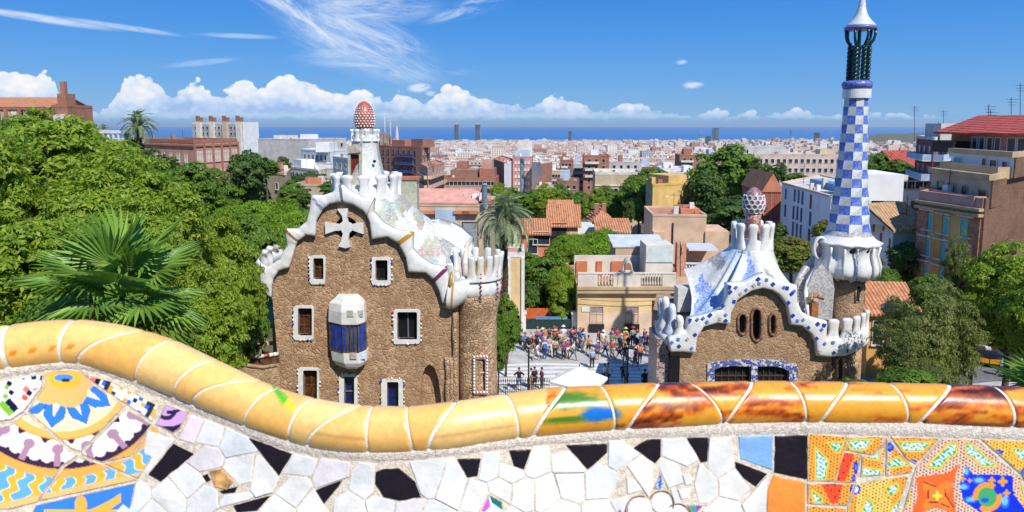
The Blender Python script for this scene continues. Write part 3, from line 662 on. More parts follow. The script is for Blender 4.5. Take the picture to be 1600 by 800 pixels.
m, T, b = new_mat('sea_water'); co = T.new('ShaderNodeTexCoord').outputs['Object']
mp = T.new('ShaderNodeMapping'); T.l.new(co, mp.inputs[0]); mp.inputs['Scale'].default_value = (0.0006, 0.0035, 1)
T.put(b.inputs['Base Color'], T.mix(T.ss(T.noise(mp.outputs[0], 1, 5), .35, .65), (0.004, 0.125, 0.37), (0.010, 0.165, 0.43)))
b.inputs['Roughness'].default_value = 0.55; b.inputs['Specular IOR Level'].default_value = 0.06
sea = MB().add([(-38000, 5500, -134.6), (38000, 5500, -134.6), (38000, 31500, -134.6), (-38000, 31500, -134.6)], [(0, 1, 2, 3)]).build('sea', m); tag(sea, kind='structure')
# --- city: blocks behind the near quarter down to the shore
m, T, b = new_mat('city_wall')
a = T.new('ShaderNodeAttribute'); a.attribute_name = 'Col'
co = T.new('ShaderNodeTexCoord').outputs['Object']; sp = T.new('ShaderNodeSeparateXYZ'); T.l.new(co, sp.inputs[0])
gn = T.new('ShaderNodeNewGeometry'); sn = T.new('ShaderNodeSeparateXYZ'); T.l.new(gn.outputs['Normal'], sn.inputs[0])
hor = T.m('ADD', sp.outputs[0], sp.outputs[1])
wz = T.m('LESS_THAN', T.m('FRACT', T.m('DIVIDE', sp.outputs[2], 3.3)), 0.52); wx = T.m('LESS_THAN', T.m('FRACT', T.m('DIVIDE', hor, 4.1)), 0.5)
wm = T.m('MULTIPLY', T.m('MULTIPLY', wz, wx), T.m('LESS_THAN', T.m('ABSOLUTE', sn.outputs[2]), 0.5))
T.put(b.inputs['Base Color'], T.mix(T.m('MULTIPLY', wm, 0.75), a.outputs['Color'], (0.06, 0.07, 0.09))); b.inputs['Roughness'].default_value = 0.9
M_city = m
PALW = [(0.62, 0.55, 0.46), (0.68, 0.64, 0.58), (0.60, 0.50, 0.42), (0.55, 0.40, 0.32), (0.40, 0.20, 0.14), (0.66, 0.60, 0.55), (0.52, 0.44, 0.38), (0.70, 0.68, 0.65), (0.45, 0.27, 0.20), (0.58, 0.52, 0.36), (0.34, 0.34, 0.36), (0.30, 0.17, 0.13)]
PALR = [(0.42, 0.17, 0.10), (0.50, 0.26, 0.18), (0.52, 0.48, 0.44), (0.60, 0.57, 0.54), (0.46, 0.24, 0.17), (0.66, 0.64, 0.62), (0.38, 0.36, 0.35), (0.55, 0.35, 0.26)]
cands = []; y = 430.0; rc = random.Random(5)
while y < 5560:
    s = 15 + 0.0028 * y; x = -0.86 * y - 30 + rc.uniform(0, s)
    while x < 0.86 * y + 30:
        w = s * rc.uniform(0.7, 1.6); d = s * rc.uniform(0.8, 1.3); h = rc.gauss(17, 3.5) if rc.random() > .04 else rc.uniform(24, 38)
        if y < 1500: h = min(h, 19) if rc.random() < .8 else h
        if rc.random() < 0.94: cands.append((x, y + rc.uniform(-.2, .2) * s, w * .97, d, max(7, h + (y > 2500) * rc.uniform(-3, 4))))
        x += w + (rc.random() < .12) * s * .7
    y += s * rc.uniform(1.25, 1.6)
def hill(x, y): return ((x - 2750) / 800) ** 2 + ((y - 4300) / 700) ** 2 < 1.6
cands = [c for c in cands if not hill(c[0], c[1])]
def in_view(c):     # clear of the houses and slopes of the foreground
    px = 800 + F * (c[0] + c[2] / 2) / (c[1] * 1.0) * 1.0
    return 590 < px < 1440
near = [c for c in cands if in_view(c)][:290]; nset = set(map(id, near)); far = [c for c in cands if id(c) not in nset]
# the far mass as one mesh
V = []; Fq = []; colr = []
rn = np.random.default_rng(3)
for (x, y, w, d, h) in far:
    z0 = ground(x + w / 2, y + d / 2) - 1; z1 = z0 + h; k = len(V)
    V += [(x, y, z0), (x + w, y, z0), (x + w, y + d, z0), (x, y + d, z0), (x, y, z1), (x + w, y, z1), (x + w, y + d, z1), (x, y + d, z1)]
    Fq += [(k, k + 1, k + 5, k + 4), (k + 1, k + 2, k + 6, k + 5), (k + 3, k, k + 4, k + 7), (k + 4, k + 5, k + 6, k + 7)]
    f = 1.0 + 0.2 * rn.random(); cw = tuple(min(.8, q * f) for q in PALW[rn.integers(0, 8 if rn.random() < .75 else 12)]); cr = PALR[rn.integers(0, len(PALR))]; colr += [cw, cw, cw, cr]
    if rn.random() < 0.45:
        a0, b0_ = x + w * rn.uniform(.1, .6), y + d * rn.uniform(.1, .6); e = min(w, d) * .3; k = len(V); z2 = z1 + rn.uniform(2, 4)
        V += [(a0, b0_, z1), (a0 + e, b0_, z1), (a0 + e, b0_ + e, z1), (a0, b0_ + e, z1), (a0, b0_, z2), (a0 + e, b0_, z2), (a0 + e, b0_ + e, z2), (a0, b0_ + e, z2)]
        Fq += [(k, k + 1, k + 5, k + 4), (k + 1, k + 2, k + 6, k + 5), (k + 3, k, k + 4, k + 7), (k + 4, k + 5, k + 6, k + 7)]; colr += [cw] * 4
me = to_mesh('city_blocks', V, Fq, M_city)
at_ = me.color_attributes.new('Col', 'FLOAT_COLOR', 'CORNER'); arr = np.ones((len(Fq), 4, 4), dtype=np.float32); arr[:, :, :3] = np.array(colr)[:, None, :]; at_.data.foreach_set('color', arr.ravel())
fc = link('city_blocks', me); tag(fc, 'dense pale rooftops of the distant city running down to the sea', 'city', kind='stuff')
# nearer blocks, each a thing with its windows
def wall_mat(i, c):
    return mat('render_%d' % i, c, 0.9, 0.10, 0.4, 0.2, 4, stain=0.25)
WM = [wall_mat(i, c) for i, c in enumerate(PALW)]; RM = [mat('rooftop_%d' % i, c, 0.9, 0.15, 0.6, stain=.3) for i, c in enumerate(PALR)]
M_dkglass = mat('dark_glass', (0.035, 0.045, 0.06), 0.25, 0.4, 0.3, spec=0.5); M_trim = mat('pale_trim', (0.62, 0.60, 0.56), 0.8, 0.1, 1)
CN = ['sandy', 'pale', 'beige', 'pinkish brown', 'brick red', 'light grey', 'brown grey', 'white', 'reddish', 'ochre', 'dark grey', 'dark brown']
RN = ['dark terracotta', 'clay', 'grey', 'light', 'rusty', 'whitish', 'slate', 'tan']
for n_, (x, y, w, d, h) in enumerate(near):
    z0 = ground(x + w / 2, y + d / 2) - 1; z1 = z0 + h; ci = rc.randrange(12); ri = rc.randrange(len(PALR))
    nh = rc.randrange(1, 4); bal = rc.random() < .5; where = 'just beyond the trees' if y < 560 else 'in the middle distance' if y < 850 else 'far down towards the sea'
    lab = '%s block %s, %s roof with %s hut%s, %s' % (CN[ci], 'with balconies' if bal else 'with plain windows', RN[ri], ('one', 'two', 'three')[nh - 1], '' if nh == 1 else 's', where)
    mb = MB(); mb.box(x, x + w, y, y + d, z0, z1); p = 0.35
    mb.box(x, x + w, y - .1, y + p, z1, z1 + .9); mb.box(x, x + p, y + p, y + d, z1, z1 + .9); mb.box(x + w - p, x + w, y + p, y + d, z1, z1 + .9)
    mb.box(x + p, x + w - p, y + p, y + d, z1, z1 + .05, 1)
    for _ in range(nh):
        a0, b0_ = x + w * rc.uniform(.1, .6), y + d * rc.uniform(.1, .6); mb.box(a0, a0 + rc.uniform(2.5, 5), b0_, b0_ + 4, z1 + .05, z1 + rc.uniform(2, 3.6), 2)
    root = mb.build('city_building', [WM[ci], RM[ri], WM[rc.randrange(8)]]); tag(root, lab, 'city building', 'city blocks beyond the trees')
    wb = MB(); nc = max(2, int(w / 3.4)); nr = int(h / 3.2)
    for j in range(nr):
        zz = z1 - 1 - (j + 1) * 3.1 + .9
        for i in range(nc): cx = x + (i + .5) * w / nc; wb.box(cx - .65, cx + .65, y - .07, y, zz, zz + 1.6)
        for i in range(max(1, int(d / 4))): cy = y + (i + .5) * d / max(1, int(d / 4)); sx = x + w if x < 0 else x; wb.box(sx - .07, sx + .07, cy - .6, cy + .6, zz, zz + 1.5)
        if bal: wb.box(x + w * .1, x + w * .9, y - 1.0, y - .08, zz - .9, zz - .75, 1); wb.box(x + w * .1, x + w * .9, y - 1.0, y - .93, zz - .75, zz + .05, 1)
    wb.build('windows', [M_dkglass, M_trim if ci % 2 else WM[ci]], root, kind='stuff')
# --- landmarks
def slab_tower(px, py0, py1, wpx, Y, m_, label, cat='tower', bands=12, round_=False, top=None, name='tower'):
    c = at(px, py1, Y); w = wpx * mpp(py1, Y); z1 = zat(py0, Y); z0 = ground(c.x, Y) - 3
    root = empty(name, (c.x, Y, z0), label, cat)
    mb = MB()
    if round_:
        mb.lathe((c.x, Y), [(w / 2 * r, z0 + (z1 - z0) * t) for t, r in ((0, .9), (.3, 1), (.6, .98), (.8, .85), (.92, .55), (1, .05))], 16)
    else:
        mb.prism([(c.x - w / 2, Y - w * .3), (c.x - w * .2, Y - w / 2), (c.x + w * .2, Y - w / 2), (c.x + w / 2, Y - w * .3), (c.x + w / 2, Y + w / 2), (c.x - w / 2, Y + w / 2)], z0, z1)
    mb.build('wall', m_, root)
    wb = MB()
    for i in range(bands):
        zz = z0 + (z1 - z0) * (i + .6) / bands
        wb.box(c.x - w * .42, c.x + w * .42, Y - w * .5 - 1.2, Y - w * .5 - .2, zz, zz + (z1 - z0) / bands * .45) if not round_ else wb.lathe((c.x, Y), [(w * .505, zz), (w * .505, zz + (z1 - z0) / bands * .4)], 16, cap=False)
    if not round_: wb.build('window_band', M_dkglass, root)
    if top: top(root, c, w, z1)
    return root
M_gl1 = mat('tower_steel', (0.17, 0.22, 0.29), 0.4, 0.2, .01); M_gl2 = mat('tower_glass', (0.18, 0.26, 0.36), 0.3, 0.2, .01)
def crown_frame(root, c, w, z1): MB().box(c.x - w * .3, c.x + w * .3, c.y - w * .3, c.y + w * .3, z1, z1 + 7).build('roof_crown', M_trim, root)
slab_tower(714, 194.5, 220, 7.5, 5300, M_gl1, 'dark left one of the twin skyscrapers standing at the shore', 'skyscraper', 22, top=crown_frame, name='skyscraper')
slab_tower(747, 194.5, 220, 8.5, 5300, M_gl2, 'paler blue right one of the twin skyscrapers at the shore', 'skyscraper', 22, top=crown_frame, name='skyscraper')
slab_tower(1106, 213, 228, 7.5, 3600, M_gl1, 'squat dark office tower above the rooftops in the middle of the city', 'office tower', 10, name='office_tower')
slab_tower(1118, 200, 219, 9, 5200, M_gl2, 'tall blue slab tower by the harbour, right of the dark office tower', 'office tower', 16, name='office_tower')
slab_tower(891, 205, 222, 6, 5000, M_gl2, 'grey blue tower block near the shore amid low white roofs', 'tower block', 14, name='tower_block')
slab_tower(1276, 207, 224, 7, 4200, M_gl1, 'dark tower block on the harbour front beside the blue checkered tower', 'tower block', 14, name='tower_block')
for px, py, lb in ((1235, 202, 'slim steel cable car tower on the harbour'), (1094, 206, 'thin mast tower with a wide head by the harbour')):
    c = at(px, 222, 4900); z1 = zat(py, 4900); root = empty('harbour_tower', (c.x, 4900, -134), lb, 'tower')
    mb = MB(); [mb.tube([(c.x + a * 9, 4900 + b * 9, -134), (c.x + a * 3, 4900 + b * 3, z1 - 12)], 1.3, 4) for a in (-1, 1) for b in (-1, 1)]; mb.build('legs_lattice', M_gl1, root)
    MB().box(c.x - 9, c.x + 9, 4892, 4908, z1 - 14, z1 - 5).build('head', M_gl2, root); MB().tube([(c.x, 4900, z1 - 5), (c.x, 4900, z1 + 6)], .8, 5).build('mast', M_gl1, root)
# the great church with its cranes
M_ch = mat('church_stone', (0.36, 0.27, 0.20), 0.9, 0.2, .05); M_crane = mat('crane_white', (0.7, 0.68, 0.66), 0.6, 0.1, 1)
Yc = 2300; c0 = at(608, 235, Yc); root = empty('great_church', (c0.x, Yc, ground(c0.x, Yc)), 'pinnacled brown church under construction with slender towers behind the mushroom chimney', 'church')
k = mpp(220, Yc); gz = ground(c0.x, Yc) - 2
MB().box(at(592, 220, Yc).x, at(612, 220, Yc).x, Yc, Yc + 40, gz, zat(214, Yc)).box(at(596, 220, Yc).x, at(606, 220, Yc).x, Yc - 6, Yc + 30, gz, zat(209, Yc)).build('nave', M_ch, root)
for px, py, w in ((621, 196, 6.5), (596, 203, 4.5), (602, 205, 4.5), (612, 207, 4)):
    x = at(px, 220, Yc).x; z1 = zat(py, Yc); r = w * k / 2
    MB().lathe((x, Yc - 8), [(r, gz), (r, gz + (z1 - gz) * .35), (r * .92, gz + (z1 - gz) * .6), (r * .7, gz + (z1 - gz) * .82), (r * .35, gz + (z1 - gz) * .94), (.4, z1)], 12).build('spire', M_ch if px < 615 else mat('pale_spire', (0.55, 0.50, 0.45), .9), root)
for px, py in ((600, 177), (609, 186)):
    x = at(px, 220, Yc).x; z1 = zat(py, Yc); r2 = empty('tower_crane', (x, Yc + 20, gz), 'tall pale tower crane over the church, %s mast' % ('taller' if px == 600 else 'shorter'), 'crane')
    mb = MB(); [mb.tube([(x + a, Yc + 20 + b, gz), (x + a, Yc + 20 + b, z1)], .45, 4) for a in (-1, 1) for b in (-1, 1)]; mb.build('mast', M_crane, r2)
    mb = MB(); mb.tube([(x - 12, Yc + 20, z1 - 6), (x + 24, Yc + 14, z1 - 4)], .8, 4); mb.tube([(x, Yc + 20, z1), (x + 24, Yc + 14, z1 - 4)], .3, 4); mb.build('jib', M_crane, r2)

# --- the air: one even box of thin haze round the whole place
hm = bpy.data.materials.new('haze_air'); hm.use_nodes = True; T = NT(hm.node_tree); T.n.clear()
pv = T.new('ShaderNodeVolumePrincipled'); pv.inputs['Density'].default_value = 4.0e-5; pv.inputs['Color'].default_value = (0.80, 0.90, 1.0, 1); pv.inputs['Anisotropy'].default_value = 0.2
T.l.new(pv.outputs[0], T.new('ShaderNodeOutputMaterial').inputs['Volume'])
MB().box(-40000, 40000, -450, 33000, -138, 60).build('haze', hm, kind='stuff')
# ================================================================== THE TWO GATE PAVILIONS
def stone_mat(name, base, dark, lite, vs=3.2, strength=0.8):
    m, T, b = new_mat(name); co = T.new('ShaderNodeTexCoord').outputs['Object']
    w = T.new('ShaderNodeVectorMath'); w.operation = 'ADD'; T.l.new(co, w.inputs[0])
    nz_ = T.new('ShaderNodeTexNoise'); nz_.inputs['Scale'].default_value = 3; T.l.new(co, nz_.inputs['Vector'])
    sc_ = T.new('ShaderNodeVectorMath'); sc_.operation = 'SCALE'; sc_.inputs['Scale'].default_value = 0.25; T.l.new(nz_.outputs['Color'], sc_.inputs[0]); T.l.new(sc_.outputs[0], w.inputs[1])
    big = T.ss(T.noise(co, .8, 3), .47, .53); vec_ = w.outputs[0]
    d = T.m('ADD', T.m('MULTIPLY', T.vor(vec_, vs, 'DISTANCE_TO_EDGE'), T.m('SUBTRACT', 1.0, big)), T.m('MULTIPLY', T.vor(vec_, vs * .62, 'DISTANCE_TO_EDGE'), big)); cc = T.mix(big, T.vor(vec_, vs, 'F1', out='Color'), T.vor(vec_, vs * .62, 'F1', out='Color'))
    sx = T.new('ShaderNodeSeparateColor'); T.l.new(cc, sx.inputs[0])
    n1 = T.noise(co, 9, 6, .7); n0 = T.noise(co, 0.35, 4)
    c = T.mix(T.ss(sx.outputs[0], .2, 1.0), base, lite); c = T.mix(T.ss(sx.outputs[1], .45, .95, 0, .8), c, dark); c = T.mix(T.ss(n1, .3, .75, .35, 0), c, dark); n3 = T.noise(co, 1.1, 5, .65); c = T.mix(T.m('MULTIPLY', T.ss(d, 0.0, 0.10, 1, 0), T.ss(n3, .42, .6)), c, tuple(min(.8, x * 1.15 + .03) for x in lite)); c = T.mix(T.m('MULTIPLY', T.ss(d, 0.0, 0.06, 1, 0), T.ss(n3, .42, .58, .8, 0)), c, tuple(x * .75 for x in dark))
    c = T.mix(T.ss(n0, .4, .7, 0, .35), c, dark)
    T.put(b.inputs['Base Color'], c); b.inputs['Roughness'].default_value = .95
    h = T.m('ADD', T.m('MULTIPLY', T.ss(d, 0, .16), 0.8), T.m('MULTIPLY', n1, .55))
    bn = T.new('ShaderNodeBump'); bn.inputs['Strength'].default_value = strength; bn.inputs['Distance'].default_value = 0.12; T.put(bn.inputs['Height'], h); T.l.new(bn.outputs[0], b.inputs['Normal'])
    MATS[name] = m; return m
M_stone = stone_mat('rubble_stone', (0.40, 0.24, 0.135), (0.28, 0.16, 0.085), (0.52, 0.35, 0.21), 5.2, 0.5)
M_stone2 = stone_mat('tower_rubble', (0.52, 0.34, 0.20), (0.34, 0.20, 0.11), (0.68, 0.49, 0.31), 5.5, 0.9)
M_stone3 = stone_mat('grey_brown_rubble', (0.39, 0.245, 0.135), (0.28, 0.165, 0.09), (0.48, 0.325, 0.195), 5.2, 0.5)
def mosaic(name, c1, c2, vs=14, grout=(0.5, 0.48, 0.45), mixv=0.5, rough=0.3):
    """trencadis: small broken glazed chips"""
    m, T, b = new_mat(name); co = T.new('ShaderNodeTexCoord').outputs['Object']
    d = T.vor(co, vs, 'DISTANCE_TO_EDGE'); cc = T.vor(co, vs, 'F1', out='Color'); sx = T.new('ShaderNodeSeparateColor'); T.l.new(cc, sx.inputs[0])
    c = T.mix(T.m('GREATER_THAN', sx.outputs[0], mixv), c1, c2); c = T.mix(T.m('MULTIPLY', sx.outputs[1], 0.25), c, (0.3, 0.3, 0.3)); c = T.mix(T.ss(d, 0.0, 0.05), grout, c)
    T.put(b.inputs['Base Color'], c); b.inputs['Roughness'].default_value = rough
    bn = T.new('ShaderNodeBump'); bn.inputs['Strength'].default_value = .3; bn.inputs['Distance'].default_value = 0.02; T.put(bn.inputs['Height'], T.m('ADD', T.ss(d, 0, .06), T.m('MULTIPLY', sx.outputs[2], 0.4))); T.l.new(bn.outputs[0], b.inputs['Normal'])
    MATS[name] = m; return m
WHT = (0.69, 0.69, 0.67)
M_white = mosaic('white_mosaic', WHT, (0.60, 0.59, 0.55), 9, (0.60, 0.58, 0.54)); M_wsmooth = mat('white_ceramic', (0.70, 0.695, 0.67), 0.3, 0.06, 3, 0.1, 30, 0.5)
PM = dict(white=M_white, grey=mosaic('grey_speckle', (0.26, 0.25, 0.25), (0.42, 0.41, 0.40), 10), mint=mosaic('mint_mosaic', (0.30, 0.42, 0.35), (0.42, 0.50, 0.44), 9), beige=mosaic('beige_mosaic', (0.36, 0.28, 0.19), (0.46, 0.38, 0.28), 9), sand=mosaic('sand_mosaic', (0.36, 0.37, 0.24), (0.46, 0.46, 0.34), 9),
          pink=mosaic('pink_speckle', (0.38, 0.24, 0.23), (0.48, 0.42, 0.40), 9, mixv=.4), blue=mosaic('blue_mosaic', (0.10, 0.22, 0.62), (0.40, 0.52, 0.75), 14), pale=mosaic('pale_blue_mosaic', (0.50, 0.62, 0.82), (0.68, 0.73, 0.80), 12), teal=mosaic('teal_mosaic', (0.14, 0.36, 0.44), (0.42, 0.56, 0.60), 13), navy=mosaic('navy_speckle', (0.12, 0.18, 0.42), (0.50, 0.52, 0.62), 13))
M_black = mat('dark_interior', (0.012, 0.012, 0.016), 0.5, .2, 1); M_bluepane = mat('blue_pane', (0.010, 0.02, 0.12), 0.15, .3, 2, spec=.5); M_brnpane = mat('brown_pane', (0.10, 0.035, 0.015), 0.3, .3, 2); M_wood = mat('dark_wood', (0.13, 0.06, 0.03), .6, .3, 3)
M_cobalt = glaze('cobalt', (0.02, 0.06, 0.42), .2); M_gold = glaze('gold_ochre_glaze', (0.50, 0.27, 0.04), .25); M_grey = glaze('slate_glaze', (0.16, 0.18, 0.22), .3); M_purp = glaze('plum_glaze', (0.20, 0.03, 0.10), .25); M_speck = PM['navy']
def band_trim(name, pairs, Y, m_list, ring_at, parent, yb=None, depth=0.55, sub=6, flat=1.0):
    """the rolling ceramic cornice: rounded section swept between an inner and an outer line"""
    yb = yb or (lambda px: 0.0); S = []
    n = len(pairs)
    for i in range(n - 1):
        for k in range(sub): S.append(i + k / sub)
    S.append(n - 1)
    V = []; nv = 12; 
    for s_ in S:
        i = min(int(s_), n - 2); t = s_ - i
        (a0, o0), (a1, o1) = pairs[i], pairs[i + 1]
        a = (a0[0] + (a1[0] - a0[0]) * t, a0[1] + (a1[1] - a0[1]) * t); o = (o0[0] + (o1[0] - o0[0]) * t, o0[1] + (o1[1] - o0[1]) * t)
        Yh = Y + yb(a[0]); A = at(a[0], a[1], Yh); O = at(o[0], o[1], Yh + 0.05); mid = (A + O) / 2; hv = (O - A) / 2
        dd = depth * min(1, hv.length / 0.40) 
        for j in range(nv):
            ph = math.pi * (-0.18 + 1.36 * j / (nv - 1)); cs_, sn_ = math.cos(ph), math.sin(ph); V.append(mid - hv * math.copysign(abs(cs_) ** flat, cs_) + Vector((0, -dd * math.copysign(abs(sn_) ** flat, sn_), 0)))
        V.append(O + Vector((0, .42, -.04))); V.append(A + Vector((0, .5, 0)))
    w = nv + 2; Fc = []; mi = []
    for r in range(len(S) - 1):
        sm_ = (S[r] + S[r + 1]) / 2; mm = 0
        for c_, (tip, hw) in ring_at.items():
            for tp in tip:
                if abs(sm_ - tp) < hw: mm = c_
        for j in range(w): Fc.append((r * w + j, r * w + (j + 1) % w, (r + 1) * w + (j + 1) % w, (r + 1) * w + j)); mi.append(mm)
    Fc += [tuple(range(w)), tuple(range((len(S) - 1) * w, len(S) * w))[::-1]]; mi += [0, 0]
    me = to_mesh(name, V, Fc, m_list, mi, True); bm = bmesh.new(); bm.from_mesh(me); bmesh.ops.recalc_face_normals(bm, faces=bm.faces); bm.to_mesh(me); bm.free()
    o = link(name, me, parent); return o
def smoothline(pts, k=3):       # Catmull-Rom through pixel points
    out = []
    for i in range(len(pts) - 1):
        p0, p1, p2, p3 = pts[max(i - 1, 0)], pts[i], pts[i + 1], pts[min(i + 2, len(pts) - 1)]
        for j in range(k):
            t = j / k; out.append(tuple(0.5 * ((2 * p1[q]) + (-p0[q] + p2[q]) * t + (2 * p0[q] - 5 * p1[q] + 4 * p2[q] - p3[q]) * t * t + (-p0[q] + 3 * p1[q] - 3 * p2[q] + p3[q]) * t ** 3) for q in (0, 1)))
    return out + [pts[-1]]
def loft_roof(name, bound, c, ring_r, ztop, mats, parent, pw=1.5, rows=16, N=96, pick=None, nd=(26, 7), sy=1.0, bulge=0.0):
    """tent-like vault from an undulating eave up to the ring that carries the chimney"""
    b = [Vector(p) for p in bound]; L = [0.0]
    for i in range(len(b)): L.append(L[-1] + (b[(i + 1) % len(b)] - b[i]).length)
    V = []; info = []
    for k in range(N):
        s_ = L[-1] * k / N; i = max(j for j in range(len(b)) if L[j] <= s_ + 1e-9); t = (s_ - L[i]) / max(1e-9, L[i + 1] - L[i]); p = b[i].lerp(b[(i + 1) % len(b)], t)
        an_ = math.atan2((p.y - c[1]) * sy, p.x - c[0]); q = Vector((c[0] + ring_r * math.cos(an_), c[1] + ring_r * math.sin(an_), ztop))
        for j in range(rows + 1):
            u = j / rows; r = p.lerp(q, u); r.z = p.z + (ztop - p.z) * (u ** pw); r.z += 0.10 * math.sin(k * 2 * math.pi * 12 / N) * math.sin(math.pi * u) + bulge * math.sin(math.pi * u); V.append(r)
    Fc = []; mi = []; w = rows + 1
    for k in range(N):
        for j in range(rows):
            a = k * w + j; e = ((k + 1) % N) * w + j; Fc.append((a, e, e + 1, a + 1)); mi.append(pick((k + .5) / N, (j + .5) / rows, (V[a] + V[e + 1]) / 2))
    me = to_mesh(name, V, Fc, mats, mi, True); bm = bmesh.new(); bm.from_mesh(me); bmesh.ops.recalc_face_normals(bm, faces=bm.faces)
    bmesh.ops.triangulate(bm, faces=bm.faces); bm.to_mesh(me); bm.free(); return link(name, me, parent)
def scales(names, weights, nu, nv, seed):
    """overlapping scale pattern of mosaic fields"""
    r_ = random.Random(seed); tab = {}
    def f(u, v):
        for r in range(nv + 2, -2, -1):
            fu = (u * nu + .5 * (r % 2)) % 1 - .5
            if v * nv >= r + 2.2 * fu * fu - .3: break
        p, q = math.floor(u * nu + .5 * (r % 2)) % nu, r
        if (p, q) not in tab: tab[(p, q)] = r_.choices(range(len(names)), weights)[0]
        return tab[(p, q)]
    return f
def merlon_mesh(key, w, d, h, m_, foot=0.35, knob=1.0):
    """one finger of a parapet: flared foot, waist, rounded swelling head"""
    k = ('merlon', key)
    if k in MATS: return MATS[k]
    prof = [(1.95, -.06), (1.80, .03), (1.45, .12), (1.18, .24), (1.0, .40), (.95, .58), (1.05, .74), (1.2 * knob, .86), (1.12 * knob, .95), (.7, 1.0)]
    mb = MB(); n = 12; V = []
    for r, z in prof:
        for j in range(n):
            t = 2 * math.pi * j / n; ct, st = math.cos(t), math.sin(t)
            V.append((w / 2 * r * math.copysign(abs(ct) ** .7, ct), d / 2 * (0.6 + .4 * r) * math.copysign(abs(st) ** .7, st), z * h))
    K = len(prof); Fc = [(i * n + j, i * n + (j + 1) % n, (i + 1) * n + (j + 1) % n, (i + 1) * n + j) for i in range(K - 1) for j in range(n)] + [tuple(range((K - 1) * n, K * n))]
    me = to_mesh('merlon', V, Fc, m_, smooth=True); MATS[k] = me; return me
def merlons(me, c, r, angs, z, parent, tilt=0.12, zs=None, name='merlon'):
    for i, a in enumerate(angs):
        t = R(a); x, y = c[0] + r * math.cos(t), c[1] + r * math.sin(t)
        M = Matrix.Translation((x, y, zs[i] if zs else z)) @ Matrix.Rotation(t + math.pi / 2, 4, 'Z') @ Matrix.Rotation(tilt, 4, 'X')
        link(name, me, parent, M)
def win_hole(x0, x1, y0, y1, r=3): return rrect(x0, x1, y0, y1, r, 2)
def opening(parent, Y, x0, x1, y0, y1, pane_m, frame_m=None, grow=(6, 5, 5, 5), bars=(0, 0), recess=0.38, r=2.0, edging=None, eside='lrb', bar_m=None, esz=1.9):
    """frame plate proud of the wall round a real opening, with its pane deep inside it"""
    wn = None
    if frame_m:
        P2 = lambda lp: [(at(a, b, Y).x, at(a, b, Y).z) for a, b in lp]
        l, rr_, t, bt = grow; out = rrect(x0 - l, x1 + rr_, y0 - t, y1 + bt, 4.5, 4)
        out = [(a + rng.normal(0, .45), b_ + rng.normal(0, .45)) for a, b_ in out]
        wn = plate(P2(out), [P2(rrect(x0, x1, y0, y1, r, 2))], Vector((0, Y, 0)), Vector((1, 0, 0)), Vector((0, 0, 1)), Vector((0, 1, 0)), -0.10, 0.30, 'window_frame', frame_m, parent)
        if edging:
            eb = MB(); pts = []
            if 'l' in eside: pts += [(x0 - l - 1, y) for y in np.arange(y0 - t + 4, y1 + bt - 2, 6.4)]
            if 'r' in eside: pts += [(x1 + rr_ + 1, y) for y in np.arange(y0 - t + 4, y1 + bt - 2, 6.4)]
            if 'b' in eside: pts += [(x, y1 + bt + .5) for x in np.arange(x0 - l + 4, x1 + rr_ - 2, 6)]
            if 't' in eside: pts += [(x, y0 - t - .5) for x in np.arange(x0 - l + 4, x1 + rr_ - 2, 6)]
            for i, (a, b_) in enumerate(pts):
                if rng.random() < .3: continue
                p = at(a, b_, Y - .10); q = esz * mpp(b_, Y) * rng.uniform(.7, 1.15); eb.sphere(p, q, 7, 5, int(rng.choice([0, 2, 2, (i + int(x0)) % 5, 2])), (1, .5, 1))
            eb.build('edging_tiles', edging, wn, smooth=True, kind='stuff')
    par = wn or parent
    A, B = at(x0 - 1, y1 + 1, Y), at(x1 + 1, y0 - 1, Y)
    pn = MB().box(A.x, B.x, Y + recess, Y + recess + .05, A.z, B.z).build('pane' if wn else 'window', pane_m, par)
    if bars != (0, 0):
        bb = MB(); e = .035
        for i in range(1, bars[0] + 1): x = A.x + (B.x - A.x) * i / (bars[0] + 1); bb.box(x - e, x + e, Y + recess - .08, Y + recess - .002, A.z, B.z)
        for i in range(1, bars[1] + 1): z = A.z + (B.z - A.z) * i / (bars[1] + 1); bb.box(A.x, B.x, Y + recess - .075, Y + recess - .004, z - e, z + e)
        bb.box(A.x, A.x + .06, Y + recess - .09, Y + recess - .003, A.z, B.z); bb.box(B.x - .06, B.x, Y + recess - .09, Y + recess - .003, A.z, B.z)
        bb.build('glazing_bars', bar_m or M_wood, par)
    return wn
# ------------------------------------------------------------------ left: the porter's house
YA = 42.0
HA = empty('gatehouse', (at(570, 600, YA).x, YA + 3, 0), 'brown rubble gatehouse with swirling white mosaic roof and red mushroom chimney', 'gatehouse')
pairsA = [((424, 464), (419, 463)), ((425, 448), (407, 445)), ((428, 435), (406, 422)), ((436, 423), (423, 414)), ((452, 418), (438, 404)), ((458, 400), (441, 396)), ((463, 382), (449, 384)), ((466, 377), (445, 357)), ((479, 367), (466, 357)), ((493, 369), (479, 346)), ((495, 344), (484, 328)), ((505, 327), (487, 304)), ((515, 319), (504, 305)), ((529, 316), (520, 300)), ((535, 316), (532, 286)), ((552, 320), (550, 299)), ((567, 329), (570, 309)), ((573, 337), (585, 309)), ((578, 348), (583, 330)), ((581, 374), (600, 348)), ((605, 370), (618, 358)), ((622, 380), (646, 363)), ((634, 402), (645, 388)), ((638, 425), (658, 402)), ((665, 426), (675, 413)), ((678, 438), (700, 417)), ((686, 455), (702, 440)), ((691, 474), (712, 454)), ((713, 473), (722, 448))]
M_ringbrown = mat('brown_ring', (0.30, 0.16, 0.07), .4, .3, 6)
band_trim('cornice', pairsA, YA - .25, [M_wsmooth, M_ringbrown, M_speck, M_grey, M_gold, M_purp], {1: ((7,), .12), 2: ((11,), .13), 3: ((14,), .2), 4: ((17.05, 21.0), .11), 5: ((25,), .13)}, HA, depth=.24, flat=.75)
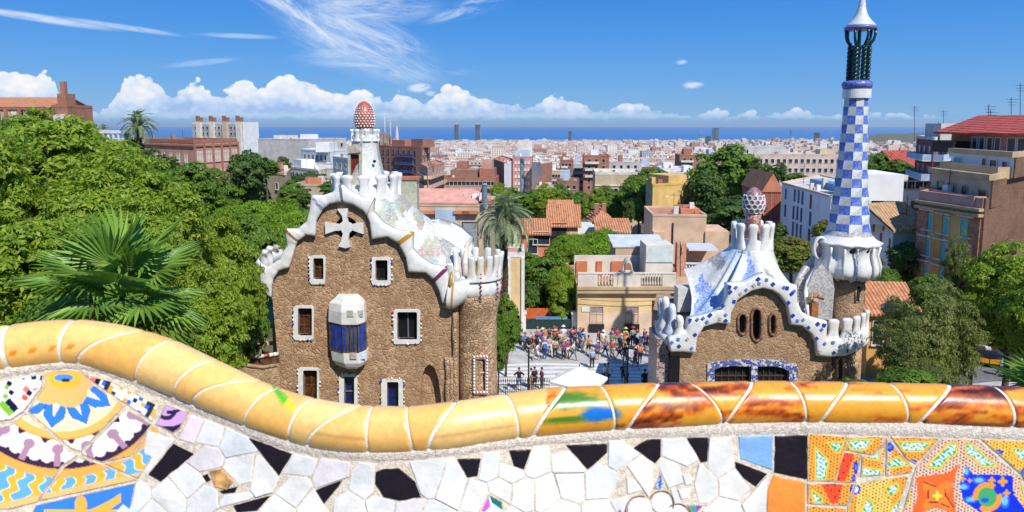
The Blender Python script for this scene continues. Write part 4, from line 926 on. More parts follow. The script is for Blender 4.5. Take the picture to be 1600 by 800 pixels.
inner = [(435, 466)] + [((a[0] * .55 + o[0] * .45), (a[1] * .55 + o[1] * .45)) for a, o in pairsA[1:]] + [(716, 470), (716, 720), (448, 720), (440, 640), (434, 560)]
inner[0] = (426, 470)
panesA = [(490, 506, 403, 436, M_brnpane, (6, 3, 4, 7), (1, 1), 'lb'), (587, 606, 406, 438, M_black, (6, 5, 5, 7), (0, 0), 'blr'), (466, 488, 481, 524, M_brnpane, (7, 3, 4, 7), (2, 2), 'lb'), (621, 652, 487, 530, M_black, (6, 5, 4, 7), (1, 0), 'blr'), (474, 496, 578, 630, M_brnpane, (8, 3, 4, 7), (1, 1), 'lr'), (538, 554, 588, 640, M_bluepane, (8, 5, 4, 7), (0, 1), 'lrt'), (605, 623, 596, 648, M_bluepane, (9, 7, 4, 7), (0, 0), 'lrt')]
holes = [rrect(a, b, c, d, 2, 2) for a, b, c, d, *_ in panesA]
arch = [(658, 700), (657, 620), (659, 590), (664, 575), (671, 569), (679, 575), (685, 592), (689, 620), (689, 700)]
oc = [(541 + 17.5 * math.cos(t), 356 + 17.5 * math.sin(t)) for t in np.linspace(0, 2 * math.pi, 21)[:-1]]
wall_px(inner, holes + [arch, oc], YA, 0.6, 'facade', M_stone, HA)
ET = [M_cobalt, glaze('coral_edge', (0.62, 0.22, 0.16), .3), M_wsmooth, glaze('teal_edge', (0.05, 0.30, 0.32), .3), glaze('ochre_edge', (0.55, .36, .12), .3)]
for a, b_, c_, d_, pm, gr, bars, es in panesA: opening(HA, YA, a, b_, c_, d_, pm, M_wsmooth, gr, bars, edging=ET, eside=es, bar_m=M_wood if pm is M_brnpane else M_grey)
A_, B_ = at(655, 705, YA), at(692, 566, YA); MB().box(A_.x, B_.x, YA + 1.6, YA + 1.7, A_.z, B_.z).build('porch_recess', M_stone3, HA)
A_, B_ = at(528, 376, YA), at(556, 336, YA); MB().box(A_.x - .3, B_.x + .3, YA + .62, YA + .7, A_.z - .2, B_.z + .2).build('oculus_recess', M_black, HA)
cr = [(528, 326), (545, 325), (544, 333), (543, 340), (545, 347), (551, 350), (558, 348), (569, 347.5), (569, 365), (560, 362), (552, 359), (547, 363), (545, 374), (548, 385), (541, 387), (530, 384), (534, 376), (537, 364), (534, 359), (524, 360), (510, 365), (509, 347), (520, 348.5), (531, 350), (537, 345), (536, 337)]
f2 = lambda lp, Y: [(at(a, b, Y).x, at(a, b, Y).z) for a, b in lp]
plate(f2(cr, YA), [], Vector((0, YA, 0)), Vector((1, 0, 0)), Vector((0, 0, 1)), Vector((0, 1, 0)), -.22, .05, 'cross', M_wsmooth, HA)
# body behind the facade and stone skirt of rough blocks round the openings
xL, xR = at(437, 600, YA).x, at(716, 600, YA).x
MB().prism([(xL + .1, YA + .7), (xR - .1, YA + .7), (xR - 1, YA + 9), (xR - 4, YA + 11.5), (xL + 3, YA + 11.5), (xL + .5, YA + 9)], -.5, zat(472, YA)).build('rear_walls', M_stone, HA)
# round stair tower at the right
ct = (at(744.5, 520, YA + .8).x, YA + 1.35); rt = 31.5 * mpp(500, YA + 1.2)
tb = MB(); zt = zat(478, YA); tb.lathe(ct, [(rt * 1.02, -.5), (rt * 1.0, 4), (rt * .98, zt - 1.2), (rt * 1.06, zt - .4), (rt * 1.18, zt + .2), (rt * 1.15, zt + .8)], 40); tb.build('stair_tower', M_stone2, HA, smooth=True)
tw = at(750, 585, YA + .1); fr = plate(f2(rrect(739, 763, 555, 615, 4, 4), YA + .05), [f2(rrect(743, 758, 560, 610, 1, 1), YA + .05)], Vector((0, YA + .05, 0)), Vector((1, 0, 0)), Vector((0, 0, 1)), Vector((0, 1, 0)), -.14, .25, 'window_frame', mat('rose_frame', (0.55, 0.30, 0.24), .7, .2, 4), HA)
dots = MB()
for x, y in [(741, y) for y in range(558, 614, 5)] + [(761, y) for y in range(558, 614, 5)] + [(x, 613) for x in range(746, 760, 5)] + [(x, 557) for x in range(746, 760, 5)]: dots.sphere(at(x, y, YA - .08), 2.0 * mpp(y, YA), 8, 6)
dots.build('edging_tiles', M_wsmooth, fr, smooth=True, kind='stuff')
A_, B_ = at(743, 610, YA), at(758, 560, YA); MB().box(A_.x, B_.x, YA + .10, YA + .12, A_.z, B_.z).box(A_.x, B_.x, YA + .06, YA + .098, (A_.z * .45 + B_.z * .55) - .04, (A_.z * .45 + B_.z * .55) + .04, 1).build('pane', [M_bluepane, M_wsmooth], fr)
for px in (712, 706, 700):      # the rough buttress beside the porch
    x = at(px, 600, YA).x; MB().tube([(x + .03 * math.sin(z * 3), YA - .12 + .05 * math.sin(z * 2.2 + px), z) for z in np.arange(0, zat(555 if px != 712 else 476, YA), .5)], .17, 8).build('rustic_pilaster', M_stone2, HA, smooth=True)
# parapet of the stair tower: scalloped white collar + fingers
zc0, zc1 = zat(474, YA), zat(434, YA)
def collar(c, r0, z0, z1, m_, parent, a0=0, a1=360, n=72, lobes=14, wob=.05, name='parapet_collar', seam=None):
    mb = MB(); V = []; prof = [(.93, 0), (1.06, .02), (1.17, .2), (1.22, .45), (1.18, .7), (1.10, .92), (1.0, 1.0), (.88, .98)]; full = (a1 - a0) >= 360; K = n if full else n + 1
    for r, z in prof:
        for j in range(K):
            t = R(a0 + (a1 - a0) * j / n); s_ = abs(math.sin(lobes * t / 2)); rr_ = r0 * r * (1 + wob * s_ * (z < .6)); zz = z0 + (z1 - z0) * z + (.25 * s_ * (1 - z) if z < .5 else -.10 * s_ * (z > .8)); V.append((c[0] + rr_ * math.cos(t), c[1] + rr_ * math.sin(t), zz))
    Fc = [(i * K + j, i * K + (j + 1) % K, (i + 1) * K + (j + 1) % K, (i + 1) * K + j) for i in range(len(prof) - 1) for j in range(n)]
    mb.add(V, Fc); return mb.build(name, m_, parent, smooth=True)
collar(ct, rt, zc0 + .1, zc1 + .05, M_wsmooth, HA)
mm = merlon_mesh('a', .42, .30, 1.55, M_wsmooth, knob=.88); angsA = [262, 282, 303, 324, 345, 8, 35, 65, 95, 125, 150]
merlons(mm, ct, rt * 1.13, angsA, zc1 - .12, HA)
for a in (282, 324, 345):
    mb = MB()
    for k in range(11): t = R(a); z = zc0 + .35 + k * .27; rr_ = rt * (1.27 if z < zc1 else 1.20) + .04 + (0.02 if z > zc1 else 0); mb.sphere((ct[0] + rr_ * math.cos(t) * 1.0, ct[1] + rr_ * math.sin(t) * 1.0, z), .075, 8, 6)
    mb.build('bead_row', glaze('garnet', (0.20, 0.03, 0.03), .2), HA, smooth=True)
for a in (272, 293, 335): t = R(a); MB().box(-.07, .07, -.25, .05, 0, 1.0, M=Matrix.Translation((ct[0] + rt * 1.0 * math.cos(t), ct[1] + rt * 1.0 * math.sin(t), zc1 + .1)) @ Matrix.Rotation(t + math.pi / 2, 4, 'Z')).build('gold_inset', M_gold, HA)
# joining band between cornice and tower parapet
band_trim('cornice_return', [((697, 481), (700, 446)), ((706, 483), (708, 441)), ((716, 478), (722, 438)), ((728, 470), (735, 436))], YA - .35, [M_wsmooth, M_gold], {1: ((1.0,), .22)}, HA, depth=.6)
merlons(mm, (at(704, 440, YA).x, YA - .1), 0.0, [270], zat(447, YA), HA)
MB().tube([at(703, 452, YA - .6), at(704.5, 443, YA - .62), at(706, 424, YA - .45)], [.05, .13, .05], 8).build('gold_inset', M_gold, HA, smooth=True)
# roof vault
cA = (at(573, 300, 46).x, 46.0); zR = zat(303, 46)
bA = [at(o[0], o[1] + 3, YA + .15) for _, o in pairsA[2:]] + [at(728, 432, 43.4), at(733, 405, 44.6), at(737, 377, 46.2), at(722, 362, 48.5), at(700, 353, 51), at(665, 346, 53), at(600, 350, 54), at(540, 352, 54), at(490, 362, 53), at(455, 385, 50), at(430, 405, 46)]
keys = ['white', 'grey', 'mint', 'beige', 'sand', 'pink']
loft_roof('roof', bA, cA, 52 * mpp(300, 46), zR, [PM[k] for k in keys], HA, 1.75, 40, 306, lambda u, v, p_, f=scales(keys, [4.8, 2, 1.2, 1.5, 1.6, 0.6], 50, 20, 4): f((p_.x + 20) / 26.0, (p_.z + p_.y * .15 - 12) / 12.5) if p_.y < 49 else 0)
# upturned shell at the right back, with its pale inner face
sh = MB(); sec = []
for i, (px, py, Y) in enumerate([(664, 346, 47), (685, 343, 47.5), (705, 349, 47.6), (720, 357, 47.3), (731, 367, 46.8), (737, 373, 46.2)]): sec.append((at(px, py, Y), at(px - 3 + i, py + 14 + i * 2.5, Y - 1.4), at(px - 6 + i, py + 20 + i * 4, Y - 2.0)))
V = [p for s_ in sec for p in s_] + [p + Vector((.12, .25, .05)) for s_ in sec for p in s_]; n3 = len(sec) * 3
Fc = []
for i in range(len(sec) - 1):
    for j in range(2): a = i * 3 + j; Fc += [(a, a + 3, a + 4, a + 1), (n3 + a + 1, n3 + a + 4, n3 + a + 3, n3 + a)]
    a = i * 3; Fc += [(a, n3 + a, n3 + a + 3, a + 3)]
sh.add(V, Fc).build('roof_shell', [M_white], HA, smooth=True)
MB().tube([at(737, 373, 46.2), at(729, 384, 45.0), at(727, 405, 44.2), at(727, 432, 43.4)], [.10, .16, .2, .2], 8).build('roof_rib', mat('beige_rib', (0.62, 0.55, 0.45), .5), HA, smooth=True)
# first ring of fingers and the sugar-loaf shaft
mr = 52 * mpp(300, 46); m2 = merlon_mesh('b', .62, .40, 1.6, M_wsmooth, knob=1.15)
merlons(m2, cA, mr * .93, [i * 30 + 8 for i in range(12)], zat(304, 46) - .1, HA, tilt=.06)
cA2 = (at(571.5, 260, 46).x, 46.0)
PX = lambda prof, Y, cpx=0: [(r * mpp(300, Y), zat(y, Y)) for y, r in prof]
fpick = MB().lathe(cA, PX([(312, 54), (300, 50), (292, 44), (286, 38)], 46), 36).build('roof_neck', M_white, HA, smooth=True)
sh_ = MB().lathe(cA2, PX([(300, 40), (285, 33), (268, 27.5), (250, 23.5), (235, 21), (222, 20), (214, 21), (210, 19)], 46), 32); o_ = sh_.build('chimney_shaft', [M_white, PM['grey'], PM['sand']], HA, smooth=True)
for i, p in enumerate(o_.data.polygons): p.material_index = [0, 1, 0, 0, 2, 0][(i // 32 * 3 + (i % 32) // 3) % 6] if i < 32 * 7 else 0
m3 = merlon_mesh('c', .30, .24, .75, M_wsmooth, knob=1.2); merlons(m3, cA2, 19 * mpp(215, 46), [i * 45 + 20 for i in range(8)], zat(219, 46), HA, tilt=.08)
MB().lathe(cA2, PX([(214, 15), (208, 12), (198, 12.5)], 46), 24).build('mushroom_stem', PM['grey'], HA, smooth=True)
cap = PX([(201, 10), (199, 13.5), (193, 15.2), (184, 15.6), (176, 14.6), (168, 11.8), (162, 7.6), (159, 3.5), (158, .3)], 46)
M_red = mosaic('red_mosaic', (0.36, 0.05, 0.025), (0.50, 0.12, 0.06), 10, (0.25, .06, .04)); capo = MB().lathe(cA2, cap, 32).build('mushroom_cap', M_red, HA, smooth=True)
dots = []
spm = to_mesh('spot', *(lambda q: (q.v, q.f))(MB().sphere((0, 0, 0), .062, 8, 6)), M_wsmooth, smooth=True)
for row in range(8):
    zz = zat(197 - row * 3.9, 46); rr_ = float(np.interp(zz, [c[1] for c in cap], [c[0] for c in cap]))
    for k in range(18): t = 2 * math.pi * (k + .5 * (row % 2)) / 18; link('spot', spm, capo, Matrix.Translation((cA2[0] + rr_ * math.cos(t), cA2[1] + rr_ * math.sin(t), zz)) @ Matrix.Scale(1.0 if row < 6 else .7, 4))
# door slot in the shaft with its beige hood
YS = 46 - 1.15; A_, B_ = at(547.5, 293, YS), at(562, 240, YS)
plate(f2([(544, 296), (544, 240), (543, 231), (553, 225), (564, 236), (566, 296)], YS), [f2([(548, 293), (548, 241), (561.5, 241), (561.5, 293)], YS)], Vector((0, YS, 0)), Vector((1, 0, 0)), Vector((0, 0, 1)), Vector((0, 1, 0)), -.12, 1.0, 'door_surround', PM['sand'], HA)
MB().box(A_.x, B_.x, YS + .12, YS + .2, A_.z, B_.z).build('door', mat('oxblood_door', (0.14, 0.02, 0.012), .6), HA)
MB().add([at(543, 240, YS - .2), at(553, 225, YS - .2), at(564, 238, YS - .2), at(543, 240, YS + 1), at(553, 225, YS + 1), at(564, 238, YS + 1)], [(0, 1, 2), (0, 3, 4, 1), (1, 4, 5, 2), (3, 5, 4)]).build('door_hood', PM['beige'], HA)
MB().sphere(at(585, 252, 44.9), 2.6 * mpp(250, 45), 10, 8).build('porthole', M_black, HA, smooth=True)
# bay window
def bay(parent):
    Yf = YA - .95; rootp = None
    def oct_(x0, x1, Yb, Yf_, c): return [(at(x0, 500, Yb).x, Yb), (at(x0, 500, Yb).x, Yf_ + c), (at(x0 + (x1 - x0) * .28, 500, Yf_).x, Yf_), (at(x0 + (x1 - x0) * .72, 500, Yf_).x, Yf_), (at(x1, 500, Yb).x, Yf_ + c), (at(x1, 500, Yb).x, Yb)]
    def loft(levels, name, m_, par):
        V = []; n = 6
        for (x0, x1, py, dep) in levels:
            Yf_ = YA - dep; z = zat(py, YA - .5)
            for (x, y) in oct_(x0, x1, YA + .1, Yf_, dep * .55): V.append((x, y, z))
        Fc = [(i * n + j, i * n + (j + 1) % n, (i + 1) * n + (j + 1) % n, (i + 1) * n + j) for i in range(len(levels) - 1) for j in range(n)] + [tuple(range(n)), tuple(range((len(levels) - 1) * n, len(levels) * n))]
        me = to_mesh(name, V, Fc, m_); bm = bmesh.new(); bm.from_mesh(me); bmesh.ops.recalc_face_normals(bm, faces=bm.faces)
        bmesh.ops.bevel(bm, geom=[e for e in bm.edges], offset=.035, segments=2, affect='EDGES', profile=.6); bm.to_mesh(me); bm.free(); return link(name, me, par)
    hood = loft([(517, 574, 503, 1.15), (518, 573, 484, 1.15), (519, 572, 473, 1.0), (526, 568, 468, .85), (531, 561, 462, .6)], 'bay_hood', M_wsmooth, parent)
    base = loft([(519, 575, 547, 1.12), (521, 575, 563, 1.1), (526, 571, 570, .95), (533, 562, 575, .7)], 'bay_base', M_wsmooth, parent)
    loft([(519, 574, 547.2, 1.04), (519, 573, 502.8, 1.04)], 'bay_glazing', mat('bay_glass', (0.02, 0.035, 0.10), .12, .5, 1.2, spec=.5, col2=(0.10, 0.12, 0.16)), parent)
    P = oct_(518.5, 573.5, YA + .1, YA - 1.08, 1.1 * .55); z0, z1 = zat(547, YA - .5), zat(503, YA - .5); fb = MB(); sb = MB()
    for i in range(1, 4):
        (xa, ya), (xb, yb_) = P[i], P[i + 1] if i < 4 else P[i]; k = 4 if i == 2 else 2
        for j in range(k + 1): t = j / k; fb.tube([(xa + (xb - xa) * t, ya + (yb_ - ya) * t, z0), (xa + (xb - xa) * t, ya + (yb_ - ya) * t, z1)], .035, 6)
    for zz in (z0 + .04, z1 - .04): fb.tube([(P[j][0], P[j][1], zz) for j in range(1, 5)], .045, 6)
    fb.build('glazing_bars', M_wood, parent)
    for i, (x0_, x1_) in ((1, (.15, .95)), (3, (.3, .95)), (2, (.02, .22))):
        (xa, ya), (xb, yb_) = P[i], P[i + 1]; a = Vector((xa + (xb - xa) * x0_, ya + (yb_ - ya) * x0_ - .02, 0)); c = Vector((xa + (xb - xa) * x1_, ya + (yb_ - ya) * x1_ - .02, 0))
        V = [(a.x, a.y, z0 + .1), (c.x, c.y, z0 + .1), (c.x, c.y, z1 - .1), (a.x, a.y, z1 - .1)]; sb.add(V + [(p[0], p[1] + .03, p[2]) for p in V], [(0, 1, 2, 3), (7, 6, 5, 4), (0, 4, 5, 1), (2, 6, 7, 3), (1, 5, 6, 2), (0, 3, 7, 4)])
    sb.build('blue_shutters', mat('blue_shutter', (0.02, 0.06, 0.34), .5, .2, 4), parent, kind='stuff')
    for py, nm in ((490, 0), (556, 1)):
        for px, m_ in ((531, PM['grey']), (547, PM['sand']), (562, PM['grey'])) if nm == 0 else ((535, PM['grey']), (552, PM['pink']), (567, PM['pale'])):
            Yp = YA - 1.165 if 540 < px < 560 else YA - .95; rz = 0 if 540 < px < 560 else (-.62 if px < 540 else .62); c = at(px, py, Yp)
            MB().box(-.20, .20, -.03, .03, -.20, .20, M=Matrix.Translation(c) @ Matrix.Rotation(rz, 4, 'Z')).build('mosaic_panel', m_, parent)
bay(HA)
# left corner volutes
for i, (px, py, Y) in enumerate([(413, 398, 42.6), (421, 392, 43.2), (431, 390, 43.8)]):
    p = at(px, py, Y); MB().tube([p + Vector((0, 0, -1.2)), p + Vector((0, 0, -.4)), p + Vector((-.05, -.1, 0)), p + Vector((.10, -.25, .22)), p + Vector((.32, -.3, .2))], [.20, .26, .22, .2, .12], 10).build('merlon', M_wsmooth if i != 2 else PM['beige'], HA, smooth=True)
MB().tube([at(411, 425, 42.3), at(409, 412, 42.8), at(416, 402, 43.4), at(440, 398, 44.2)], [.3, .4, .42, .4], 12).build('side_collar', M_wsmooth, HA, smooth=True)
# spare flue behind the right shoulder of the roof
MB().box(at(627, 330, 49).x, at(652, 330, 49).x, 49, 50.2, zat(342, 49), zat(281, 49)).box(at(625, 330, 48.9).x, at(655, 330, 48.9).x, 48.9, 50.3, zat(281, 49) + .003, zat(277, 49), 1).build('flue_stack', [PM['sand'], mat('tile_red', (0.45, 0.15, 0.08), .8)], HA)
# ------------------------------------------------------------------ right: the pavilion with the tall tower
YB = 42.0
HB = empty('tower_pavilion', (at(1200, 600, YB).x, YB + 3, 0), 'brown rubble pavilion with blue and white domed roof and tall checkered spire tower', 'pavilion')
pairsB = [((1047, 549), (1044, 527)), ((1066, 549), (1056, 521)), ((1086, 551), (1071, 514)), ((1087, 538), (1075, 497)), ((1089, 526), (1082, 495)), ((1099, 510), (1091, 494)), ((1120, 504), (1115, 487)), ((1140, 506), (1128, 479)), ((1141, 489), (1134, 462)), ((1152, 468), (1135, 442)), ((1173, 454), (1160, 441)), ((1190, 450), (1190, 426)), ((1205, 453), (1212, 437)), ((1216, 460), (1228, 441)), ((1228, 477), (1244, 445)), ((1234, 507), (1244, 468)), ((1252, 509), (1252, 487)), ((1267, 522), (1268, 495)), ((1273, 536), (1291, 501)), ((1275, 555), (1290, 526)), ((1294, 557), (1302, 528)), ((1320, 555), (1318, 528)), ((1340, 547), (1337, 522)), ((1355, 535), (1355, 511))]
ybB = lambda px: 1.1 * max(0, (px - 1300) / 55) ** 2
band_trim('cornice', pairsB, YB - .25, [M_wsmooth], {}, HB, yb=ybB, depth=.26, flat=.55)
inB = [(1050, 552)] + [((a[0] * .6 + o[0] * .4), (a[1] * .6 + o[1] * .4)) for a, o in pairsB[1:21]] + [(1300, 548), (1300, 720), (1046, 720)]
winB = [[(1153, 505), (1153, 497), (1156, 491), (1160, 489), (1164, 491), (1167, 497), (1167, 515), (1164, 521), (1160, 523), (1156, 521), (1153, 515)], [(1174, 505), (1174, 492), (1177, 484), (1182, 481), (1188, 484), (1190, 492), (1190, 522), (1188, 530), (1182, 534), (1177, 530), (1174, 522)], [(1202, 505), (1202, 497), (1204, 492), (1208, 490), (1211, 492), (1213, 497), (1213, 516), (1211, 522), (1208, 524), (1204, 522), (1202, 516)]]
gar = [[(1116, 640), (1116, 577), (1126, 573), (1145, 571), (1173, 572), (1173, 640)], [(1183, 640), (1183, 572), (1205, 571), (1222, 574), (1232, 579), (1232, 640)]]
wall_px(inB, winB + gar, YB, .6, 'facade', M_stone3, HB)
for w in winB:
    mb = MB(); pts = [at(a, b_, YB - .02) for a, b_ in w]; mb.tube(pts + [pts[0]], .10, 8, cap=False); fr = mb.build('window_frame', mat('brown_frame', (0.26, 0.14, 0.09), .8, .3, 6), HB, smooth=True)
    xs_ = [p.x for p in pts]; zs_ = [p.z for p in pts]; MB().box(min(xs_), max(xs_), YB + .42, YB + .46, min(zs_), max(zs_)).build('pane', M_dkglass if w is not winB[1] else M_black, fr)
P2B = lambda lp: f2(lp, YB)
fr = plate(P2B([(1104, 660), (1105, 568), (1118, 565), (1145, 562), (1178, 561), (1208, 562), (1228, 565), (1246, 570), (1245, 660)]), [P2B([(1116, 655), (1116, 577), (1126, 573), (1145, 571), (1173, 572), (1173, 655)]), P2B([(1183, 655), (1183, 572), (1205, 571), (1222, 574), (1232, 579), (1232, 655)])], Vector((0, YB, 0)), Vector((1, 0, 0)), Vector((0, 0, 1)), Vector((0, 1, 0)), -.10, .2, 'window_frame', mosaic('navy_white_mosaic', (0.03, 0.06, 0.30), (0.60, 0.60, 0.62), 7, mixv=.62), HB)
for x0, x1 in ((1115, 1174), (1182, 1233)):
    A_, B_ = at(x0, 655, YB), at(x1, 570, YB); pn = MB().box(A_.x, B_.x, YB + .3, YB + .35, A_.z, B_.z).build('pane', mat('garage_dark', (0.02, 0.018, 0.016), .5), fr)
    bb = MB(); [bb.box(A_.x + (B_.x - A_.x) * k / 5 - .03, A_.x + (B_.x - A_.x) * k / 5 + .03, YB + .22, YB + .299, A_.z, B_.z) for k in range(1, 5)]; bb.box(A_.x, B_.x, YB + .21, YB + .295, zat(590, YB), zat(588, YB)); bb.build('glazing_bars', mat('bar_dark', (0.07, 0.05, 0.04), .6), fr)
dm = to_mesh('tile', *(lambda q: (q.v, q.f))(MB().box(-.105, .105, -.03, .03, -.105, .105)), [M_cobalt]); dm2 = to_mesh('tile', *(lambda q: (q.v, q.f))(MB().box(-.09, .09, -.03, .03, -.09, .09)), [glaze('pale_cobalt', (0.12, 0.22, 0.62), .2)]); dm3 = to_mesh('tile', *(lambda q: (q.v, q.f))(MB().box(-.09, .09, -.03, .03, -.09, .09)), [PM['pink']])
for k, (px, py, q) in enumerate([(1140, 448, 0), (1150, 449, 1), (1141, 456, 0), (1166, 453, 1), (1147, 471, 0), (1129, 478, 0), (1134, 492, 1), (1134, 501, 0), (1125, 498, 2), (1110, 492, 0), (1099, 497, 1), (1090, 499, 1), (1078, 500, 0), (1086, 523, 0), (1074, 530, 2), (1061, 541, 0), (1060, 530, 1), (1081, 544, 1), (1050, 535, 1), (1185, 436, 0), (1198, 437, 1), (1178, 446, 2), (1208, 444, 0), (1225, 449, 1), (1230, 450, 0), (1237, 459, 0), (1232, 473, 0), (1239, 493, 0), (1246, 501, 1), (1255, 500, 1), (1263, 512, 0), (1278, 506, 0), (1288, 508, 0), (1284, 515, 1), (1276, 529, 0), (1289, 537, 1), (1281, 550, 2), (1303, 551, 0), (1323, 548, 0), (1335, 541, 1), (1302, 535, 1), (1345, 534, 0), (1312, 541, 1), (1241, 455, 1), (1186, 443, 1), (1157, 459, 2), (1105, 503, 1)]):
    if k >= 45: pass
    depth_ = YB - .25 + ybB(px) - .25
    link('tile', (dm, dm2, dm3)[q], HB, Matrix.Translation(at(px, py, depth_)) @ Matrix.Rotation(R(45 if k % 4 else 12), 4, 'Y') @ Matrix.Rotation(0, 4, 'X'))
# gable peak over the arch, round wing at the right, left pier
ctB = (at(1322, 560, YB + 1).x, YB + 2.15); rB = 34 * mpp(540, YB + 2)
MB().lathe(ctB, [(rB * 1.02, -.5), (rB, 3.5), (rB * .98, zat(556, YB + 1) + .3)], 40).build('round_wing', M_stone2, HB, smooth=True)
fr = MB(); c_ = at(1313, 572, YB + .15); fr.tube([at(1308, 590, YB - .0), at(1308, 562, YB - .0), at(1313, 556, YB - .02), at(1318, 562, YB - .0), at(1318, 590, YB - .0)], .09, 8); f_ = fr.build('window_frame', M_stone2, HB, smooth=True)
A_, B_ = at(1308, 592, YB), at(1318, 558, YB); MB().box(A_.x, B_.x, YB - .02, YB + .3, A_.z, B_.z).build('pane', M_black, f_)
MB().box(at(1027, 600, YB).x, at(1046, 600, YB).x, YB + .35, YB + 3, -.5, zat(533, YB)).build('pier', mosaic('plum_mosaic', (0.16, 0.06, 0.07), (0.45, 0.36, 0.34), 9, (0.3, .25, .22)), HB)
MB().box(at(1045, 600, YB).x, at(1061, 600, YB).x, YB - .04, YB + .06, zat(700, YB), zat(557, YB)).build('side_door', M_black, HB)
MB().prism([(at(1050, 600, YB).x, YB + .7), (at(1296, 600, YB).x, YB + .7), (at(1300, 600, YB).x, YB + 8), (at(1070, 600, YB).x, YB + 9), (at(1032, 600, YB).x, YB + 3)], -.5, zat(512, YB)).build('rear_walls', M_stone3, HB)
# right parapet fingers on the wing
mB = merlon_mesh('d', .62, .34, 1.45, M_wsmooth, knob=.95)
for px, py, dy_, sc in ((1301, 533, 0.0, 1.0), (1322, 531, .15, 1.0), (1337, 526, .55, .95), (1347, 521, 1.0, .95), (1353, 514, 1.7, .9)):
    p = at(px, py, YB + dy_); link('merlon', mB, HB, Matrix.Translation(p) @ Matrix.Rotation(max(0, (px - 1320)) * .035, 4, 'Z') @ Matrix.Scale(sc, 4))
# left parapet: five tall curling fingers on a side collar
for i, (px, py, Y, h) in enumerate([(1062, 527, 42.0, 1.35), (1050, 520, 42.6, 1.85), (1040, 512, 43.2, 2.0), (1036, 512, 43.9, 1.9), (1033, 508, 44.7, 1.75), (1032, 503, 45.4, 1.5)]):
    p = at(px, py, Y); MB().tube([p + Vector((.10, 0, -.75)), p + Vector((-.12, -.05, -.3)), p + Vector((-.20, -.08, .15)), p + Vector((.02, 0, h * .5)), p + Vector((-.02, 0, h * .8)), p + Vector((-.06, 0, h)), p + Vector((-.04, 0, h + .12))], [.12, .30, .34, .22, .26, .22, .08], 12).build('merlon', M_wsmooth if i % 2 == 0 else PM['pale'], HB, smooth=True)
MB().tube([at(1056, 536, 42.0), at(1042, 528, 42.6), at(1035, 520, 43.4), at(1032, 512, 44.4), at(1034, 505, 45.6)], [.35, .42, .42, .4, .35], 12).build('side_collar', M_wsmooth, HB, smooth=True)
A_, B_ = at(1058, 487, 45), at(1081, 450, 45); MB().box(A_.x, B_.x, 44.9, 46, A_.z, B_.z).build('white_flue', M_white, HB)
# vaulted roof, sharp spur at the left
cB = (at(1175, 380, 45.2).x, 45.2); zRB = zat(384, 45.2)
bB = [at(o[0], o[1] + 2, YB + .15) for _, o in pairsB[3:17]] + [at(1247, 478, 43.6), at(1244, 458, 45.5), at(1230, 440, 49), at(1190, 432, 51), at(1130, 436, 50), at(1086, 432, 48), at(1068, 419, 46.5), at(1076, 440, 45.2), at(1081, 465, 44.0), at(1080, 488, 43.0)]
kb = ['white', 'pale', 'blue', 'teal', 'navy', 'grey', 'sand']
def pickB(u, v, p_, f=scales(kb, [2.4, 4, 1.5, .6, 1.7, 1.4, .2], 22, 9, 12), g=scales(kb, [7, 1.0, 0, 0.0, 0.2, 2.6, .9], 22, 9, 9)): a_, b_ = (p_.x - 6) / 22, (p_.z - 6) / 10; return f(a_, b_) if p_.x < cB[0] - .6 else g(a_, b_)  # real blue patches, plus a bluer left half painting in the dome's shade
loft_roof('roof', bB, cB, 30 * mpp(384, 45), zRB, [PM[k] for k in kb], HB, 1.5, 18, 128, pickB)
MB().lathe(cB, PX([(392, 32), (384, 29.5), (372, 27)], 45.2), 32).build('roof_neck', M_white, HB, smooth=True)
m4 = merlon_mesh('e', .54, .36, 1.7, M_wsmooth, knob=1.0); merlons(m4, cB, 26.5 * mpp(380, 45), [i * 40 + 12 for i in range(9)], zat(385, 45.2), HB, tilt=.05)
MB().lathe(cB, PX([(392, 12), (380, 12.5), (345, 11.5), (330, 12.5)], 45.2), 20).build('mushroom_stem', mosaic('rust_mosaic', (0.34, 0.06, 0.03), (0.50, 0.34, 0.26), 9, mixv=.75), HB, smooth=True)
capB = PX([(332, 12), (329, 14.8), (322, 16.0), (314, 16.2), (306, 14.6), (299, 10.5), (294, 5), (292, .4)], 45.2)
cpo = MB().lathe(cB, capB, 32).build('mushroom_cap', mosaic('plum_cap', (0.20, 0.06, 0.08), (0.32, 0.16, 0.20), 9, (0.3, .2, .22)), HB, smooth=True)
lat = MB(); zz_ = [c[1] for c in capB]; rr_ = [c[0] for c in capB]
for row in range(4):
    zc_ = zat(328.5 - row * 6.6, 45.2)
    for k in range(12):
        t0 = 2 * math.pi * (k + .5 * (row % 2)) / 12; ring = []
        for a in np.linspace(0, 2 * math.pi, 7):
            z = zc_ + .185 * math.sin(a + .52); z = min(z, max(zz_) - .05); r_ = float(np.interp(z, zz_, rr_)) + .03; tt = t0 + .185 * math.cos(a + .52) / max(.25, r_); ring.append((cB[0] + r_ * math.cos(tt), cB[1] + r_ * math.sin(tt), z))
        lat.tube(ring, .042, 5, cap=False)
lat.build('cap_lattice', M_wsmooth, cpo, smooth=True)
MB().add([at(1176, 441, YB - .3), at(1190, 424, YB - .3), at(1206, 438, YB - .3), at(1176, 441, YB + .8), at(1190, 424, YB + .8), at(1206, 438, YB + .8)], [(0, 2, 1), (0, 1, 4, 3), (1, 2, 5, 4), (3, 4, 5)]).build('gable_peak', PM['grey'], HB)
